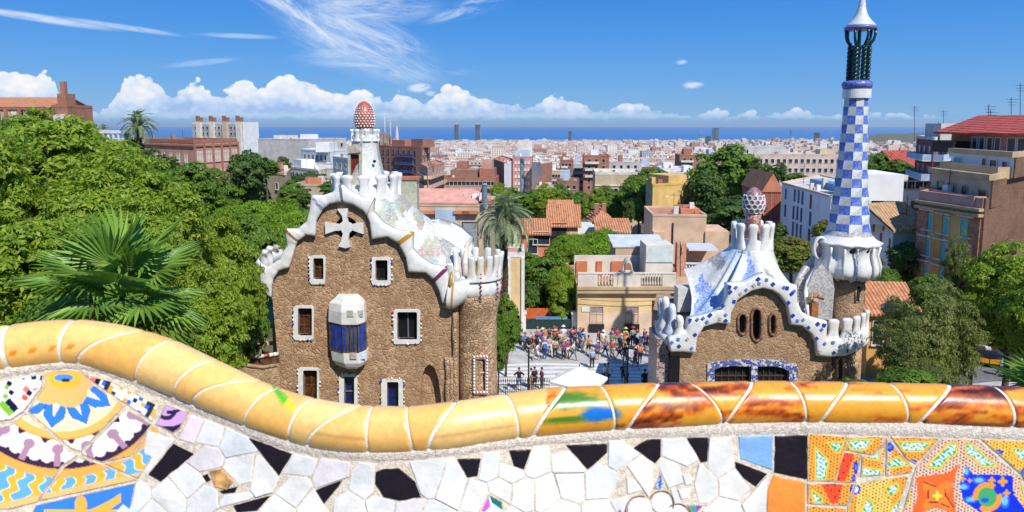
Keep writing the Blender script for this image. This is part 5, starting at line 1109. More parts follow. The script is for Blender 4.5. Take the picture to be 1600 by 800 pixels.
# tower: brown drum, white crown, checkered shaft, lantern and cone
cT = (at(1321, 430, 45.5).x, 45.5); k_ = mpp(400, 45.5) * .93
def TP(prof): return [(r * k_, zat(y, 45.5)) for y, r in prof]
MB().lathe(cT, TP([(560, 31), (500, 30), (445, 29.5), (432, 32)]), 36).build('tower_drum', M_stone3, HB, smooth=True)
for px in (1329, 1350):
    dx_ = (px - 1321) * k_; rr_ = 29.6 * k_; yy = cT[1] - math.sqrt(max(.01, rr_ ** 2 - dx_ ** 2)); cx = cT[0] + dx_; a_ = math.atan2(dx_, -(yy - cT[1])); z0_, z1_ = zat(472, yy), zat(450, yy)
    hw = .19; M_ = Matrix.Translation((cx, yy, 0)) @ Matrix.Rotation(a_, 4, 'Z'); mb = MB(); ring = [M_ @ Vector(p) for p in ((-hw, 0, z0_), (-hw, 0, z1_), (-hw * .6, 0, z1_ + .2), (0, 0, z1_ + .27), (hw * .6, 0, z1_ + .2), (hw, 0, z1_), (hw, 0, z0_))]
    f_ = mb.tube(ring + [ring[0]], .07, 6).build('window_frame', M_stone2, HB, smooth=True); MB().add([p + Vector((0, -.03, 0)) for p in ring], [tuple(range(7))]).build('pane', M_dkglass, f_)
# crown
V = []; prof = [(436, 33), (432, 42), (428, 47.5), (418, 50), (410, 49.5), (402, 46), (394, 44), (386, 44.5), (380, 47.5), (377, 51), (375, 49), (372, 43), (366, 37)]; n = 96
for y, r in prof:
    for j in range(n):
        t = 2 * math.pi * j / n; s_ = abs(math.sin(t * 5.5 + .4)); q = 1 + (.10 * (s_ - .4) if 376 < y < 431 else 0) ; V.append((cT[0] + r * k_ * q * math.cos(t), cT[1] + r * k_ * q * math.sin(t), zat(y, 45.5) + (.34 * s_ if y > 430 else 0)))
cw = to_mesh('crown', V, [(i * n + j, i * n + (j + 1) % n, (i + 1) * n + (j + 1) % n, (i + 1) * n + j) for i in range(len(prof) - 1) for j in range(n)], [M_wsmooth], smooth=True); link('crown', cw, HB)
for px in (1308, 1330):
    dx_ = (px - 1321) * k_; rr_ = 44.5 * k_; yy = cT[1] - math.sqrt(rr_ ** 2 - dx_ ** 2); MB().sphere((cT[0] + dx_, yy, zat(390, yy)), .24, 14, 10, sc=(1, .5, 1.15)).build('crown_opening', M_black, HB, smooth=True)
g2_ = MB(); t = R(262); g2_.tube([(cT[0] + r * k_ * math.cos(t), cT[1] + r * k_ * math.sin(t), zat(y, 45.5)) for y, r in ((428, 51), (410, 52.5), (394, 47.6), (381, 50))], .055, 6); g2_.build('bead_row', PM['navy'], HB, smooth=True)
gb = MB()
for a in (296, 322, 215, 240): t = R(a); gb.tube([(cT[0] + r * k_ * math.cos(t), cT[1] + r * k_ * math.sin(t), zat(y, 45.5)) for y, r in ((428, 50.3), (410, 51.8), (394, 46.6), (381, 49.5))], .05 if a == 262 else .09, 6)
gb.build('crown_ribs', [M_wsmooth], HB, smooth=True, kind='stuff')
MB().lathe(cT, TP([(374, 46), (371, 41), (366, 36.5), (359, 33.5)]), 40).build('tower_skirt', PM['grey'], HB, smooth=True)
# checkered shaft: every facet a piece of its own
rows_y = np.linspace(361, 153, 16); nf = 10; c1_ = Vector((cT[0], cT[1])); M_chw = mosaic('check_white', (0.70, 0.70, 0.66), (0.60, 0.61, 0.57), 9, (.55, .55, .52)); M_chb = mosaic('check_blue', (0.035, 0.10, 0.52), (0.10, 0.20, 0.62), 9, (0.2, .25, .45))
def rad(y): return float(np.interp(y, [153, 200, 260, 320, 361], [17.6, 19.4, 22.8, 27.6, 33])) * k_
core = MB().lathe(cT, [(rad(y) * .93, zat(y, 45.5)) for y in rows_y], 10).build('tower_core', M_chw, HB)
for i in range(15):
    ya, yb_ = rows_y[i], rows_y[i + 1]; za, zb = zat(ya, 45.5), zat(yb_, 45.5); ra, rb = rad(ya), rad(yb_)
    for j in range(nf):
        t0, t1 = 2 * math.pi * j / nf - .12, 2 * math.pi * (j + 1) / nf - .12; col = M_chb if (i + j) % 2 == 0 else M_chw
        kk = 1.07 if (i + j) % 2 else .97
        pt = lambda r, t, z: Vector((cT[0] + r * math.cos(t), cT[1] + r * math.sin(t), z))
        o4 = [pt(ra * (1.06 if (i + j) % 2 else .96), t0, za), pt(ra * (.96 if (i + j) % 2 else 1.06), t1, za), pt(rb * (1.06 if (i + j) % 2 else .96), t1, zb), pt(rb * (.96 if (i + j) % 2 else 1.06), t0, zb)]
        o4 = [pt(ra * (1.07 if (i + j) % 2 else .99), t0, za), pt(ra * (.99 if (i + j) % 2 else 1.07), t1, za), pt(rb * (1.07 if (i + j) % 2 else .99), t1, zb), pt(rb * (.99 if (i + j) % 2 else 1.07), t0, zb)]
        back = [pt(ra * .94, t0, za), pt(ra * .94, t1, za), pt(rb * .94, t1, zb), pt(rb * .94, t0, zb)]
        MB().add(o4 + back, [(0, 1, 2), (0, 2, 3), (0, 4, 5, 1), (1, 5, 6, 2), (2, 6, 7, 3), (3, 7, 4, 0)]).build('checker_tile', col, HB)
MB().lathe(cT, TP([(154, 19), (153.5, 21.5), (140, 21.5), (139, 19)]), 36).build('collar_band', M_wsmooth, HB, smooth=False)
MB().lathe(cT, TP([(140, 18), (137.5, 22), (132, 23.5), (127.5, 21.5), (125.5, 15), (125, .5)]), 36).build('collar_ring', mosaic('ring_blue', (0.04, 0.07, 0.36), (0.10, 0.14, 0.48), 10, (.15, .18, .4)), HB, smooth=True)
M_vert = glaze('bottle_green_glaze', (0.010, 0.045, 0.050), .2)
for i in range(7):
    t0 = 2 * math.pi * i / 7 + .3; r1, r2 = 14 * k_, 16.5 * k_; mb = MB(); z0_, z1_ = zat(127, 45.5), zat(73, 45.5); c0_ = Vector((cT[0] + r1 * math.cos(t0), cT[1] + r1 * math.sin(t0), 0))
    for ph in (0, math.pi): mb.tube([(c0_.x + .085 * math.cos(u * 26 + ph), c0_.y + .085 * math.sin(u * 26 + ph), z0_ + (z1_ - z0_) * u) for u in np.linspace(0, 1, 46)], .10, 6)
    mb.build('twisted_column', M_vert, HB, smooth=True)
    MB().tube([(cT[0] + r * k_ * math.cos(t0), cT[1] + r * k_ * math.sin(t0), zat(y, 45.5)) for y, r in ((74, 13.5), (69, 15.5), (64, 19.5), (57, 21.5), (47, 22))], [.10, .10, .09, .08, .09], 8).build('lantern_rib', M_vert, HB, smooth=True)
MB().lathe(cT, TP([(74, 15.5), (72, 15.5), (72, 12.5), (74, 12.5)]), 28, cap=False).build('lantern_ring', M_vert, HB)
MB().tube([(cT[0], cT[1], zat(126, 45.5)), (cT[0], cT[1], zat(46, 45.5))], .06, 6).build('lantern_pole', M_vert, HB)
MB().lathe(cT, TP([(47.5, 21), (47, 24.2), (43, 24.6), (41.5, 22.5)]), 36).build('cone_rim', MATS['ring_blue'], HB, smooth=True)
MB().lathe(cT, TP([(42.5, 23.5), (38, 20.5), (33, 15.5), (27, 11.3), (20, 8.2), (12, 6), (0, 4.4), (-20, 3.2), (-45, 1.5)]), 32).build('cone', mosaic('cone_white', (0.68, 0.68, 0.66), (0.58, 0.58, 0.56), 7, (.45, .45, .44)), HB, smooth=True)
zx = zat(-45, 45.5); MB().box(cT[0] - .09, cT[0] + .09, cT[1] - .09, cT[1] + .09, zx, zx + 2.6).box(cT[0] - .8, cT[0] + .8, cT[1] - .085, cT[1] + .085, zx + 1.3, zx + 1.5).build('cross', M_wsmooth, HB)
# little stair between roof and tower, with its flared grey parapets
for i in range(14):
    py = 500 - i * 5.0; Y = 43.2 + i * .14; x0, x1 = 1246 + i * .15, 1263 - i * .25; A_, B_ = at(x0, py, Y), at(x1, py, Y)
    MB().box(A_.x, B_.x, Y, Y + .5, A_.z - .25, A_.z).build('step', mat('stair_stone', (0.55, 0.50, 0.46), .9, .15, 5), HB)
for pth, rad_, m_ in (([(1263, 504, 43.1), (1261, 480, 43.4), (1259, 455, 43.9), (1262, 440, 44.2), (1272, 424, 44.4)], [.10, .12, .12, .12, .12], M_wsmooth),
                      ([(1243, 446, 44.8), (1250, 432, 45.4), (1260, 418, 45.8), (1272, 406, 46.0), (1284, 398, 46)], [.12, .2, .28, .3, .3], PM['grey'])):
    MB().tube([at(*p) for p in pth], rad_, 10).build('stair_parapet', m_, HB, smooth=True)
V = [at(1262, 498, 43.6), at(1262, 445, 43.9), at(1272, 424, 44.1), at(1284, 412, 44.3), at(1300, 430, 44.2), at(1304, 452, 44.1), at(1300, 500, 44)]; MB().add(V + [p + Vector((.1, .5, 0)) for p in V], [tuple(range(7))] + [(i, 7 + i, 7 + (i + 1) % 7, (i + 1) % 7) for i in range(7)]).build('stair_wall', [PM['grey']], HB)
A_ = at(1267, 500, 43.4); B_ = at(1279, 473, 43.4); MB().box(A_.x, B_.x, 43.35, 43.5, A_.z, B_.z).build('door', mat('rust_door', (0.42, 0.15, 0.04), .7, .2, 4), HB)
MB().tube([at(1264, 472, 43.35), at(1268, 463, 43.2), at(1276, 460, 43.2), at(1286, 466, 43.4)], [.12, .22, .22, .14], 8).build('door_hood', M_stone2, HB, smooth=True)
e0 = at(1283, 388, 45.0); ring = [e0 + Vector((13 * k_ * math.cos(t) * .8, .1, 18 * k_ * math.sin(t))) for t in np.linspace(0, 2 * math.pi, 21)]; mb = MB(); mb.tube(ring, .10, 8, cap=False); V = [p + Vector((0, .18, 0)) for p in ring[:-1]]; V2 = [p + Vector((0, .3, 0)) for p in V]; mb.add(V + V2, [tuple(range(20))[::-1], tuple(range(20, 40))] + [(i, (i + 1) % 20, 20 + (i + 1) % 20, 20 + i) for i in range(20)], 1); mb.build('crown_ear', [M_wsmooth, MATS['stair_stone']], HB, smooth=True)
# ================================================================== BUILDINGS OF THE NEAR TOWN
M_tile = None
def roof_tile_mat(name, c1, c2, sc=3.2, ax=0):
    m, T, b = new_mat(name); co = T.new('ShaderNodeTexCoord').outputs['Object']; sp = T.new('ShaderNodeSeparateXYZ'); T.l.new(co, sp.inputs[0])
    h = T.m('SINE', T.m('MULTIPLY', sp.outputs[ax], 2 * math.pi * sc)); v = T.vor(co, 3.5, 'F1', out='Color'); s_ = T.new('ShaderNodeSeparateColor'); T.l.new(v, s_.inputs[0])
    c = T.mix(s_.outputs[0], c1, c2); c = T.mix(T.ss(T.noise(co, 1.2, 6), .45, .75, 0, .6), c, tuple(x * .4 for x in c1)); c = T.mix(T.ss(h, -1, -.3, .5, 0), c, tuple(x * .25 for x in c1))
    T.put(b.inputs['Base Color'], c); b.inputs['Roughness'].default_value = .9
    bn = T.new('ShaderNodeBump'); bn.inputs['Strength'].default_value = .8; bn.inputs['Distance'].default_value = 0.06; T.put(bn.inputs['Height'], h); T.l.new(bn.outputs[0], b.inputs['Normal']); MATS[name] = m; return m
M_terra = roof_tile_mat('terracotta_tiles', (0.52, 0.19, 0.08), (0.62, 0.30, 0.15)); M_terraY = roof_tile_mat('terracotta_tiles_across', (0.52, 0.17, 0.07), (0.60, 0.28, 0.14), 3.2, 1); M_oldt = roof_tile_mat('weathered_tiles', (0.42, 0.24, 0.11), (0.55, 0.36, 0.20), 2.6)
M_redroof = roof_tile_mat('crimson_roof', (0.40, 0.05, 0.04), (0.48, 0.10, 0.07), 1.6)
def brick_mat(name, c1, c2, mortar, sc=1.0):
    m, T, b = new_mat(name); co = T.new('ShaderNodeTexCoord').outputs['Object']; sp = T.new('ShaderNodeSeparateXYZ'); T.l.new(co, sp.inputs[0])
    br = T.new('ShaderNodeTexBrick'); T.put(br.inputs['Vector'], T.xyz(T.m('ADD', sp.outputs[0], sp.outputs[1]), sp.outputs[2], 0)); br.inputs['Scale'].default_value = 2.2 * sc
    br.inputs['Color1'].default_value = c4(c1); br.inputs['Color2'].default_value = c4(c2); br.inputs['Mortar'].default_value = c4(mortar); br.inputs['Mortar Size'].default_value = .02
    c = T.mix(T.ss(T.noise(co, .35, 7, .7), .4, .7, 0, .55), br.outputs[0], tuple(x * .5 for x in c1)); c = T.mix(T.ss(T.noise(co, 2.5, 5, .7), .5, .8, 0, .4), c, mortar)
    T.put(b.inputs['Base Color'], c); b.inputs['Roughness'].default_value = .95
    bn = T.new('ShaderNodeBump'); bn.inputs['Strength'].default_value = .4; bn.inputs['Distance'].default_value = 0.03; T.put(bn.inputs['Height'], T.noise(co, 6, 5)); T.l.new(bn.outputs[0], b.inputs['Normal']); MATS[name] = m; return m
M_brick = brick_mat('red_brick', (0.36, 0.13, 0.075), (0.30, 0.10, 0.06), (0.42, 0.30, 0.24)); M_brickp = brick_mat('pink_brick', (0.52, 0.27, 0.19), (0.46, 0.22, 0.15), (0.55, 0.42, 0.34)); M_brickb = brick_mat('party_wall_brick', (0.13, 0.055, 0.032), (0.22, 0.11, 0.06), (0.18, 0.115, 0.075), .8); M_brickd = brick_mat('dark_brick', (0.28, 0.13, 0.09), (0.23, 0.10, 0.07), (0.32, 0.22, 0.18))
def P_(n, c, **k): return mat(n, c, .9, k.get('v', .10), k.get('s', .6), .25, 5, stain=k.get('st', .18))
M_cream = P_('cream_render', (0.72, 0.52, 0.27)); M_peach = P_('peach_render', (0.66, 0.46, 0.32)); M_must = P_('mustard_render', (0.66, 0.45, 0.16)); M_ochre = P_('ochre_render', (0.74, 0.47, 0.15)); M_wwall = mat('whitewash', (0.76, 0.77, 0.78), .9, .05, .5, .2, 5, stain=.12); M_beige = P_('beige_render', (0.56, 0.44, 0.30)); M_grey_r = P_('grey_render', (0.50, 0.48, 0.47)); M_sand_r = P_('sand_stone', (0.50, 0.37, 0.22)); M_rust = P_('rust_render', (0.60, 0.22, 0.13)); M_palew = P_('pale_render', (0.68, 0.62, 0.54)); M_pinkr = P_('rose_render', (0.52, 0.30, 0.24)); M_ltblue = P_('light_blue_render', (0.42, 0.52, 0.66), st=.1); M_org = P_('orange_render', (0.66, 0.33, 0.10))
M_terrace = mat('terrace_tiles', (0.52, 0.24, 0.16), .9, .15, 1, stain=.2); M_metalroof = mat('metal_roof', (0.58, 0.60, 0.63), .4, .08, 1); M_turq = glaze('turquoise_blind', (0.12, 0.46, 0.42), .5); M_bshut = mat('blue_window', (0.03, 0.09, 0.30), .4, .3, 1); M_rshut = mat('plum_shutter', (0.22, 0.07, 0.07), .7); M_lav = mat('lavender_shutter', (0.30, 0.24, 0.27), .7); M_iron = mat('black_iron', (0.02, 0.02, 0.022), .5); M_plaster = MATS['pale_trim']
class Face:
    def __init__(s, A, B, z0, z1):
        s.A = Vector((A[0], A[1], z0)); d = Vector((B[0] - A[0], B[1] - A[1], 0)); s.L = d.length; s.u = d / s.L; s.n = Vector((s.u.y, -s.u.x, 0)); s.H = z1 - z0; s.z0 = z0; s.z1 = z1
        s.M = Matrix(((s.u.x, -s.n.x, 0, s.A.x), (s.u.y, -s.n.y, 0, s.A.y), (0, 0, 1, z0), (0, 0, 0, 1)))   # local x along the wall, y into it, z up
    def hit(s, px, py):
        d = ray(px, py); t = (s.A - EYE).dot(s.n) / d.dot(s.n); p = EYE + d * t; q = p - s.A; return q.dot(s.u), q.z
def win_mesh(w, h, pane, frame, kind):
    k = ('win', round(w, 2), round(h, 2), pane.name, frame.name, kind)
    if k not in MATS:
        f = MB(); e = .07; o = .09
        if kind != 'bare':
            f.box(-w / 2 - e, -w / 2, -o, 0, -h / 2 - e, h / 2 + e).box(w / 2, w / 2 + e, -o, 0, -h / 2 - e, h / 2 + e).box(-w / 2, w / 2, -o, 0, h / 2, h / 2 + e).box(-w / 2 - .12, w / 2 + .12, -.2, 0, -h / 2 - e * 1.6, -h / 2)
        if kind == 'bars': f.box(-.03, .03, -o * .8, -.04, -h / 2, h / 2); f.box(-w / 2, -.03, -o * .8, -.04, h * .2, h * .2 + .05).box(.03, w / 2, -o * .8, -.04, h * .2, h * .2 + .05)
        if kind == 'balc':
            f.box(-w * .9, w * .9, -.85, 0, -h / 2 - .22, -h / 2 - .12); f.box(-w * .9, w * .9, -.85, -.80, -h / 2 + .8, -h / 2 + .86)
            for i in range(9): x = -w * .9 + w * 1.8 * i / 8; f.box(x - .02, x + .02, -.84, -.81, -h / 2 - .12, -h / 2 + .8)
        if kind == 'hood': f.box(-w / 2 - .25, w / 2 + .25, -.28, 0, h / 2 + .25, h / 2 + .4)
        g = MB().box(-w / 2, w / 2, -.03, .02, -h / 2, h / 2)
        MATS[k] = (to_mesh('window', f.v, f.f, frame) if f.v else None, to_mesh('pane', g.v, g.f, pane))
    return MATS[k]
def window(root, fc, s, z, w, h, pane=None, frame=None, kind='plain'):
    fm, pm = win_mesh(w, h, pane or M_dkglass, frame or M_plaster, kind); M = fc.M @ Matrix.Translation((s, 0, z))
    if fm: o = link('window', fm, root, M); link('pane', pm, o, M)
    else: link('window', pm, root, M)
def win_grid(root, fc, cols, rows, w, h, x0=.08, x1=.92, top=1.4, dz=3.0, **k):
    for j in range(rows):
        for i in range(cols):
            s = fc.L * (x0 + (x1 - x0) * ((i + .5) / cols)); window(root, fc, s, fc.H - top - h / 2 - j * dz, w, h, **k)
def win_px(root, fc, lst, **k):
    for px, py, w, h in lst: s, z = fc.hit(px, py); window(root, fc, s, z, w, h, **k)
rb_ = random.Random(31)
def building(name, label, cat, vis, ytop, wall, depth=None, z0=None, group=None, roof=None, parapet=.5, roofm=None, cornice=None, pyx=None, ref=0):
    """vis: the visible upper corners left to right as (px, Y); ytop: their height in the photograph at corner ref"""
    if len(vis) == 2:
        w_ = abs(at(vis[1][0], ytop, vis[0][1]).x - at(vis[0][0], ytop, vis[0][1]).x); dy_ = max(-.07 * w_, min(.07 * w_, vis[1][1] - vis[0][1])); vis = [vis[0], (vis[1][0], vis[0][1] + dy_)]
    z1 = zat(ytop, vis[ref][1])
    P = [Vector((at(px, pyx or ytop, Y).x, Y)) for px, Y in vis]
    if len(P) == 2: d = (P[1] - P[0]).normalized(); n = Vector((-d.y, d.x)); P += [P[1] + n * depth, P[0] + n * depth]
    elif len(P) == 3: P += [P[0] + P[2] - P[1]]
    cx = sum(p.x for p in P) / 4; cy = sum(p.y for p in P) / 4
    if z0 is None: z0 = min(ground(p.x, p.y) for p in P) - .5
    root = empty(name, (cx, cy, z0), label, cat, group)
    MB().prism([(p.x, p.y) for p in P], z0, z1).build('wall', wall, root)
    faces = [Face(P[i], P[(i + 1) % 4], z0, z1) for i in range(4)]
    if roof is None:
        if parapet:
            mb = MB()
            for f in faces: mb.box(0, f.L, -.06, .22, f.H, f.H + parapet, 0, f.M)
            # corners meet: keep them a hair apart in height
            mb.build('parapet', cornice or wall, root)
        MB().prism([(p.x + (cx - p.x) * .02, p.y + (cy - p.y) * .02) for p in P], z1 + .002, z1 + .06).build('roof', roofm or RM[2], root)
        fr_ = faces[0]
        if fr_.L > 5:
            for q_ in range(rb_.randrange(2, 5)):
                a_, e_, d_ = rb_.uniform(.5, fr_.L - 1.6), rb_.uniform(.4, 1.1), rb_.uniform(.6, 3.5); MB().box(a_, a_ + e_, d_, d_ + e_, fr_.H + .06, fr_.H + rb_.uniform(.7, 1.7), 0, fr_.M).build('chimney', rb_.choice([M_brick, M_palew, M_wwall]), root)
            a_ = rb_.uniform(.5, fr_.L - .5); MB().box(a_, a_ + .05, 2, 2.05, fr_.H, fr_.H + 3, 0, fr_.M).box(a_ - .5, a_ + .55, 2.06, 2.1, fr_.H + 2.6, fr_.H + 2.64, 0, fr_.M).build('aerial', M_iron, root)
    elif roof[0] == 'gable':      # ridge parallel to face 0
        hgt, over = roof[1], .45; f = faces[0]; D = faces[1].L; mb = MB(); th = .18
        for sgn in (0, 1):
            ya, yb_ = (-over, D / 2) if sgn == 0 else (D + over, D / 2); za = f.H - over * hgt / (D / 2); zb = f.H + hgt
            V = [(-over, ya, za), (f.L + over, ya, za), (f.L + over, yb_, zb), (-over, yb_, zb)]; V = [f.M @ Vector(v) for v in V]; mb.add(V + [v + Vector((0, 0, th)) for v in V], [(0, 3, 2, 1), (4, 5, 6, 7), (0, 1, 5, 4), (1, 2, 6, 5), (3, 0, 4, 7), (2, 3, 7, 6)])
        mb.build('roof', roofm or M_terra, root)
        gm = MB()
        for x in (0.02, f.L - .22): V = [f.M @ Vector(v) for v in ((x, 0, f.H), (x, D, f.H), (x, D / 2, f.H + hgt - .02), (x + .2, 0, f.H), (x + .2, D, f.H), (x + .2, D / 2, f.H + hgt - .02))]; gm.add(V, [(0, 2, 1), (3, 4, 5), (0, 3, 5, 2), (1, 2, 5, 4)])
        gm.build('gable', wall, root)
    elif roof[0] == 'hip':
        hgt, over = roof[1], .5; f = faces[0]; D = faces[1].L; L = f.L; i_ = min(L, D) / 2; z = f.H - .05
        if L >= D: rd = [(i_, D / 2), (L - i_, D / 2)]
        else: rd = [(L / 2, i_), (L / 2, D - i_)]
        V = [(-over, -over, z), (L + over, -over, z), (L + over, D + over, z), (-over, D + over, z), (rd[0][0], rd[0][1], z + hgt), (rd[1][0], rd[1][1], z + hgt)]
        Fc = [(0, 1, 5, 4), (2, 3, 4, 5), (1, 2, 5), (3, 0, 4)] if L >= D else [(0, 1, 4), (2, 3, 5), (1, 2, 5, 4), (3, 0, 4, 5)]
        MB().add([f.M @ Vector(v) for v in V], Fc + [(0, 3, 2, 1)]).build('roof', roofm or M_terra, root)
    return root, faces, z1
def hut(root, f, s0, s1, d0, d1, h, m_, name='roof_room', z=None): return MB().box(s0, s1, d0, d1, (f.H if z is None else z) + .003, (f.H if z is None else z) + h, 0, f.M).build(name, m_, root)
def string(root, f, zs, m_, dep=.25, th=.3, s0=-.1, s1=None): 
    for z in zs: MB().box(s0, (f.L + .1) if s1 is None else s1, -dep, .02, z - th, z, 0, f.M).build('cornice', m_, root)
def balconies(root, f, zs, s0, s1, m_=None, dep=1.1, rail=None):
    for z in zs: MB().box(s0, s1, -dep, 0, z - .15, z, 0, f.M).box(s0, s1, -dep, -dep + .06, z, z + .95, 1, f.M).box(s0, s0 + .06, -dep + .06, 0, z, z + .95, 1, f.M).box(s1 - .06, s1, -dep + .06, 0, z, z + .95, 1, f.M).build('balcony', [m_ or M_plaster, rail or m_ or M_plaster], root)
# --- upper left: convent, pergola, pink school, slab block
r, f, z = building('convent', 'long brick convent wing with red tiled roof and arched windows on the hill', 'convent', [(-60, 150), (78, 150)], 167, M_brickp, 14, roof=('gable', 2.2), roofm=M_terra)
for i in range(11):
    s, zz = f[0].hit(-50 + i * 12, 180); window(r, f[0], s, zz, 1.0, 2.0, M_dkglass if i % 3 else M_plaster, M_plaster)
for i in range(7): s, _ = f[0].hit(-52 + i * 21, 180); MB().box(s - .35, s + .35, -.5, 0, 0, f[0].H - .3, 0, f[0].M).build('buttress', M_brick, r)
string(r, f[0], [f[0].H - .1], M_brick, .35, .5)
r, f, z = building('bell_tower', 'brick tower with slim turret and pale window loggia beside the convent', 'tower', [(80, 148), (105, 146)], 168, M_brick, 8, parapet=.6)
hut(r, f[0], f[0].L * .42, f[0].L * .95, 0, 3, 3.0, M_brick, 'tower_top'); t_ = hut(r, f[0], f[0].L * .52, f[0].L * .78, .6, 1.6, 5.6, M_brick, 'turret')
s, zz = f[0].hit(94, 190); MB().box(s - 1.3, s + 1.3, -.25, .02, zz - 2.2, zz + 1.6, 0, f[0].M).build('loggia', M_plaster, r)
for d_ in (-.8, 0, .8): window(r, f[0], s + d_, zz - .2, .45, 2.4, M_dkglass, M_plaster)
r = empty('pergola', at(145, 220, 110), 'white flat pergola on posts above the green hillside', 'pergola')
for (x0, x1, yt, Y) in ((104, 150, 203, 112), (150, 189, 204, 108)):
    A_, B_ = at(x0, yt, Y), at(x1, yt, Y); MB().box(A_.x, B_.x, Y, Y + 4, A_.z - .45, A_.z).build('roof_slab', M_plaster, r)
    for i in range(5): x = A_.x + (B_.x - A_.x) * (i + .3) / 5; MB().box(x - .14, x + .14, Y + .1, Y + .4, A_.z - 4, A_.z - .452).build('post', M_wsmooth, r)
    MB().box(A_.x + 2.6, B_.x, Y + 3.2, Y + 3.4, A_.z - 4, A_.z - .46).build('back_wall', M_grey_r if x0 == 104 else M_ltblue, r)
r, f, z = building('school', 'pink brick school with pilasters, white window groups and flat red edged roof', 'school', [(221, 175), (303, 158), (371, 172)], 224, M_brickp, roofm=M_terrace, cornice=M_brick, parapet=.8, ref=1)
string(r, f[0], [f[0].H - .4], M_brick, .3, .4); string(r, f[1], [f[1].H - .4, f[1].H - 7.6], M_brick, .3, .4)
for i in range(6): s = f[1].L * (i + .02) / 5.04; MB().box(s - .25, s + .25, -.35, 0, 0, f[1].H, 0, f[1].M).build('pilaster', M_brick, r)
win_grid(r, f[0], 6, 3, 1.3, 2.0, top=2.6, dz=4.2, pane=M_palew, frame=M_plaster); win_grid(r, f[1], 15, 3, .75, 2.9, .02, .98, 1.7, 4.6, pane=M_plaster, frame=M_pinkr, kind='bars')
r, f, z = building('apartment_slab', 'grey blue slab block with four red capped chimney stacks behind the school', 'apartment block', [(300, 330), (379, 318), (403, 330)], 194, mat('curtain_wall', (0.38, 0.43, 0.46), .7, .15, .3), roofm=RM[3], cornice=M_palew, parapet=.8, ref=1)
win_grid(r, f[0], 12, 8, 1.25, 1.3, .03, .97, 1.2, 2.7, pane=M_dkglass, kind='plain'); MB().box(0, f[1].L, -.3, -.02, 0, f[1].H + 1, 0, f[1].M).build('end_wall', M_wwall, r)
for i in range(4):
    s = f[0].L * (.155 + i * .262); MB().box(s - 1.4, s + 1.4, -1.2, 0, 0, f[0].H + 1.2, 0, f[0].M).build('stair_shaft', M_palew if i != 2 else M_beige, r)
    for k in (-1.1, 0, 1.1): MB().box(s + k - .42, s + k + .42, -.8, 1, f[0].H + 1.2, f[0].H + 3.2 + (k == -1.1) * .8, 0, f[0].M).build('chimney', M_brickd, r)
# --- left middle
r, f, z = building('grey_block', 'long plain grey block with white rooftop rooms left of the mushroom chimney', 'apartment block', [(403, 270), (482, 262), (541, 280)], 219, M_grey_r, roofm=RM[3], ref=1)
hut(r, f[0], f[0].L * .25, f[0].L * .6, 2, 6, 1.8, M_palew); hut(r, f[0], f[0].L * .75, f[0].L * .95, 3, 8, 2.2, M_wwall)
win_grid(r, f[1], 5, 6, 1.3, 1.4, .1, .95, 1.6, 3.0)
r, f, z = building('white_block', 'white block with terraces and green awnings under the grey block', 'apartment block', [(470, 225), (516, 210), (543, 224)], 238, M_wwall, roofm=RM[3], ref=1); balconies(r, f[0], [f[0].H - 4 - 3 * i for i in range(4)], .6, f[0].L - .6, M_palew); win_grid(r, f[0], 6, 5, 1.3, 1.5, top=1.2)
MB().box(1, 4.5, -1.4, -1.1, f[0].H - 6.5, f[0].H - 4.7, 0, f[0].M).build('awning', mat('green_awning', (0.02, 0.30, 0.16), .8), r); hut(r, f[1], .5, f[1].L * .5, .5, 5, 3.0, M_wwall)
r, f, z = building('white_block', 'pale stepped block with blue glass fronts beside the oak behind the gatehouse', 'apartment block', [(452, 190), (498, 176), (540, 196)], 268, M_palew, roofm=RM[3], ref=1); win_grid(r, f[0], 6, 4, 1.4, 1.3, top=1.0, dz=2.7, pane=M_bshut); win_grid(r, f[1], 4, 4, 1.1, 1.3, top=1.0, dz=2.7); hut(r, f[0], 1, 6, 1, 5, 2.5, M_wwall)
r, f, z = building('white_block', 'white corner block with dark windows close left of the chimney shaft', 'apartment block', [(520, 175), (545, 165), (560, 180)], 250, M_wwall, roofm=RM[3], ref=1); win_grid(r, f[0], 3, 5, 1, 1.3, top=1.2)
r, f, z = building('small_house', 'small flat beige house with two windows among the umbrella pines', 'house', [(397, 112), (446, 106), (454, 118)], 274, M_beige, roofm=M_terrace, cornice=M_peach, parapet=.35, ref=1)
win_px(r, f[0], [(405, 290, 1.0, 1.3)], pane=M_plaster); win_px(r, f[0], [(433, 291, .7, 1.0)])
r, f, z = building('small_house', 'low beige house with orange terrace wall by the umbrella pines', 'house', [(455, 108), (508, 104)], 291, M_beige, 8, roofm=M_terrace, parapet=.4); MB().box(f[0].L * .45, f[0].L * .85, .6, .8, f[0].H, f[0].H + 1.4, 0, f[0].M).build('terrace_wall', M_rust, r)
# --- centre, behind the gatehouse roof
r, f, z = building('brick_block', 'tall dark red brick apartment block with glazed balconies right of the chimney shaft', 'apartment block', [(590, 270), (658, 252), (672, 268)], 231, M_brickd, roofm=M_terrace, ref=1, cornice=M_brick)
balconies(r, f[0], [f[0].H - 3.5 - 3 * i for i in range(7)], f[0].L * .45, f[0].L * .85, M_brick, 1.1, M_bshut); win_grid(r, f[0], 7, 7, 1.4, 1.5, top=1.3, pane=M_dkglass, frame=M_brick); win_grid(r, f[1], 3, 7, 1.1, 1.5, top=1.3, frame=M_palew)
hut(r, f[0], f[0].L * .2, f[0].L * .5, 3, 8, 2.6, M_brick); hut(r, f[0], f[0].L * .65, f[0].L * .9, 3, 9, 3.2, M_brickd)
r, f, z = building('brick_block', 'rose coloured block with pale balcony bands beside the dark brick one', 'apartment block', [(657, 225), (668, 208), (694, 232)], 263, M_pinkr, roofm=M_terrace, ref=1)
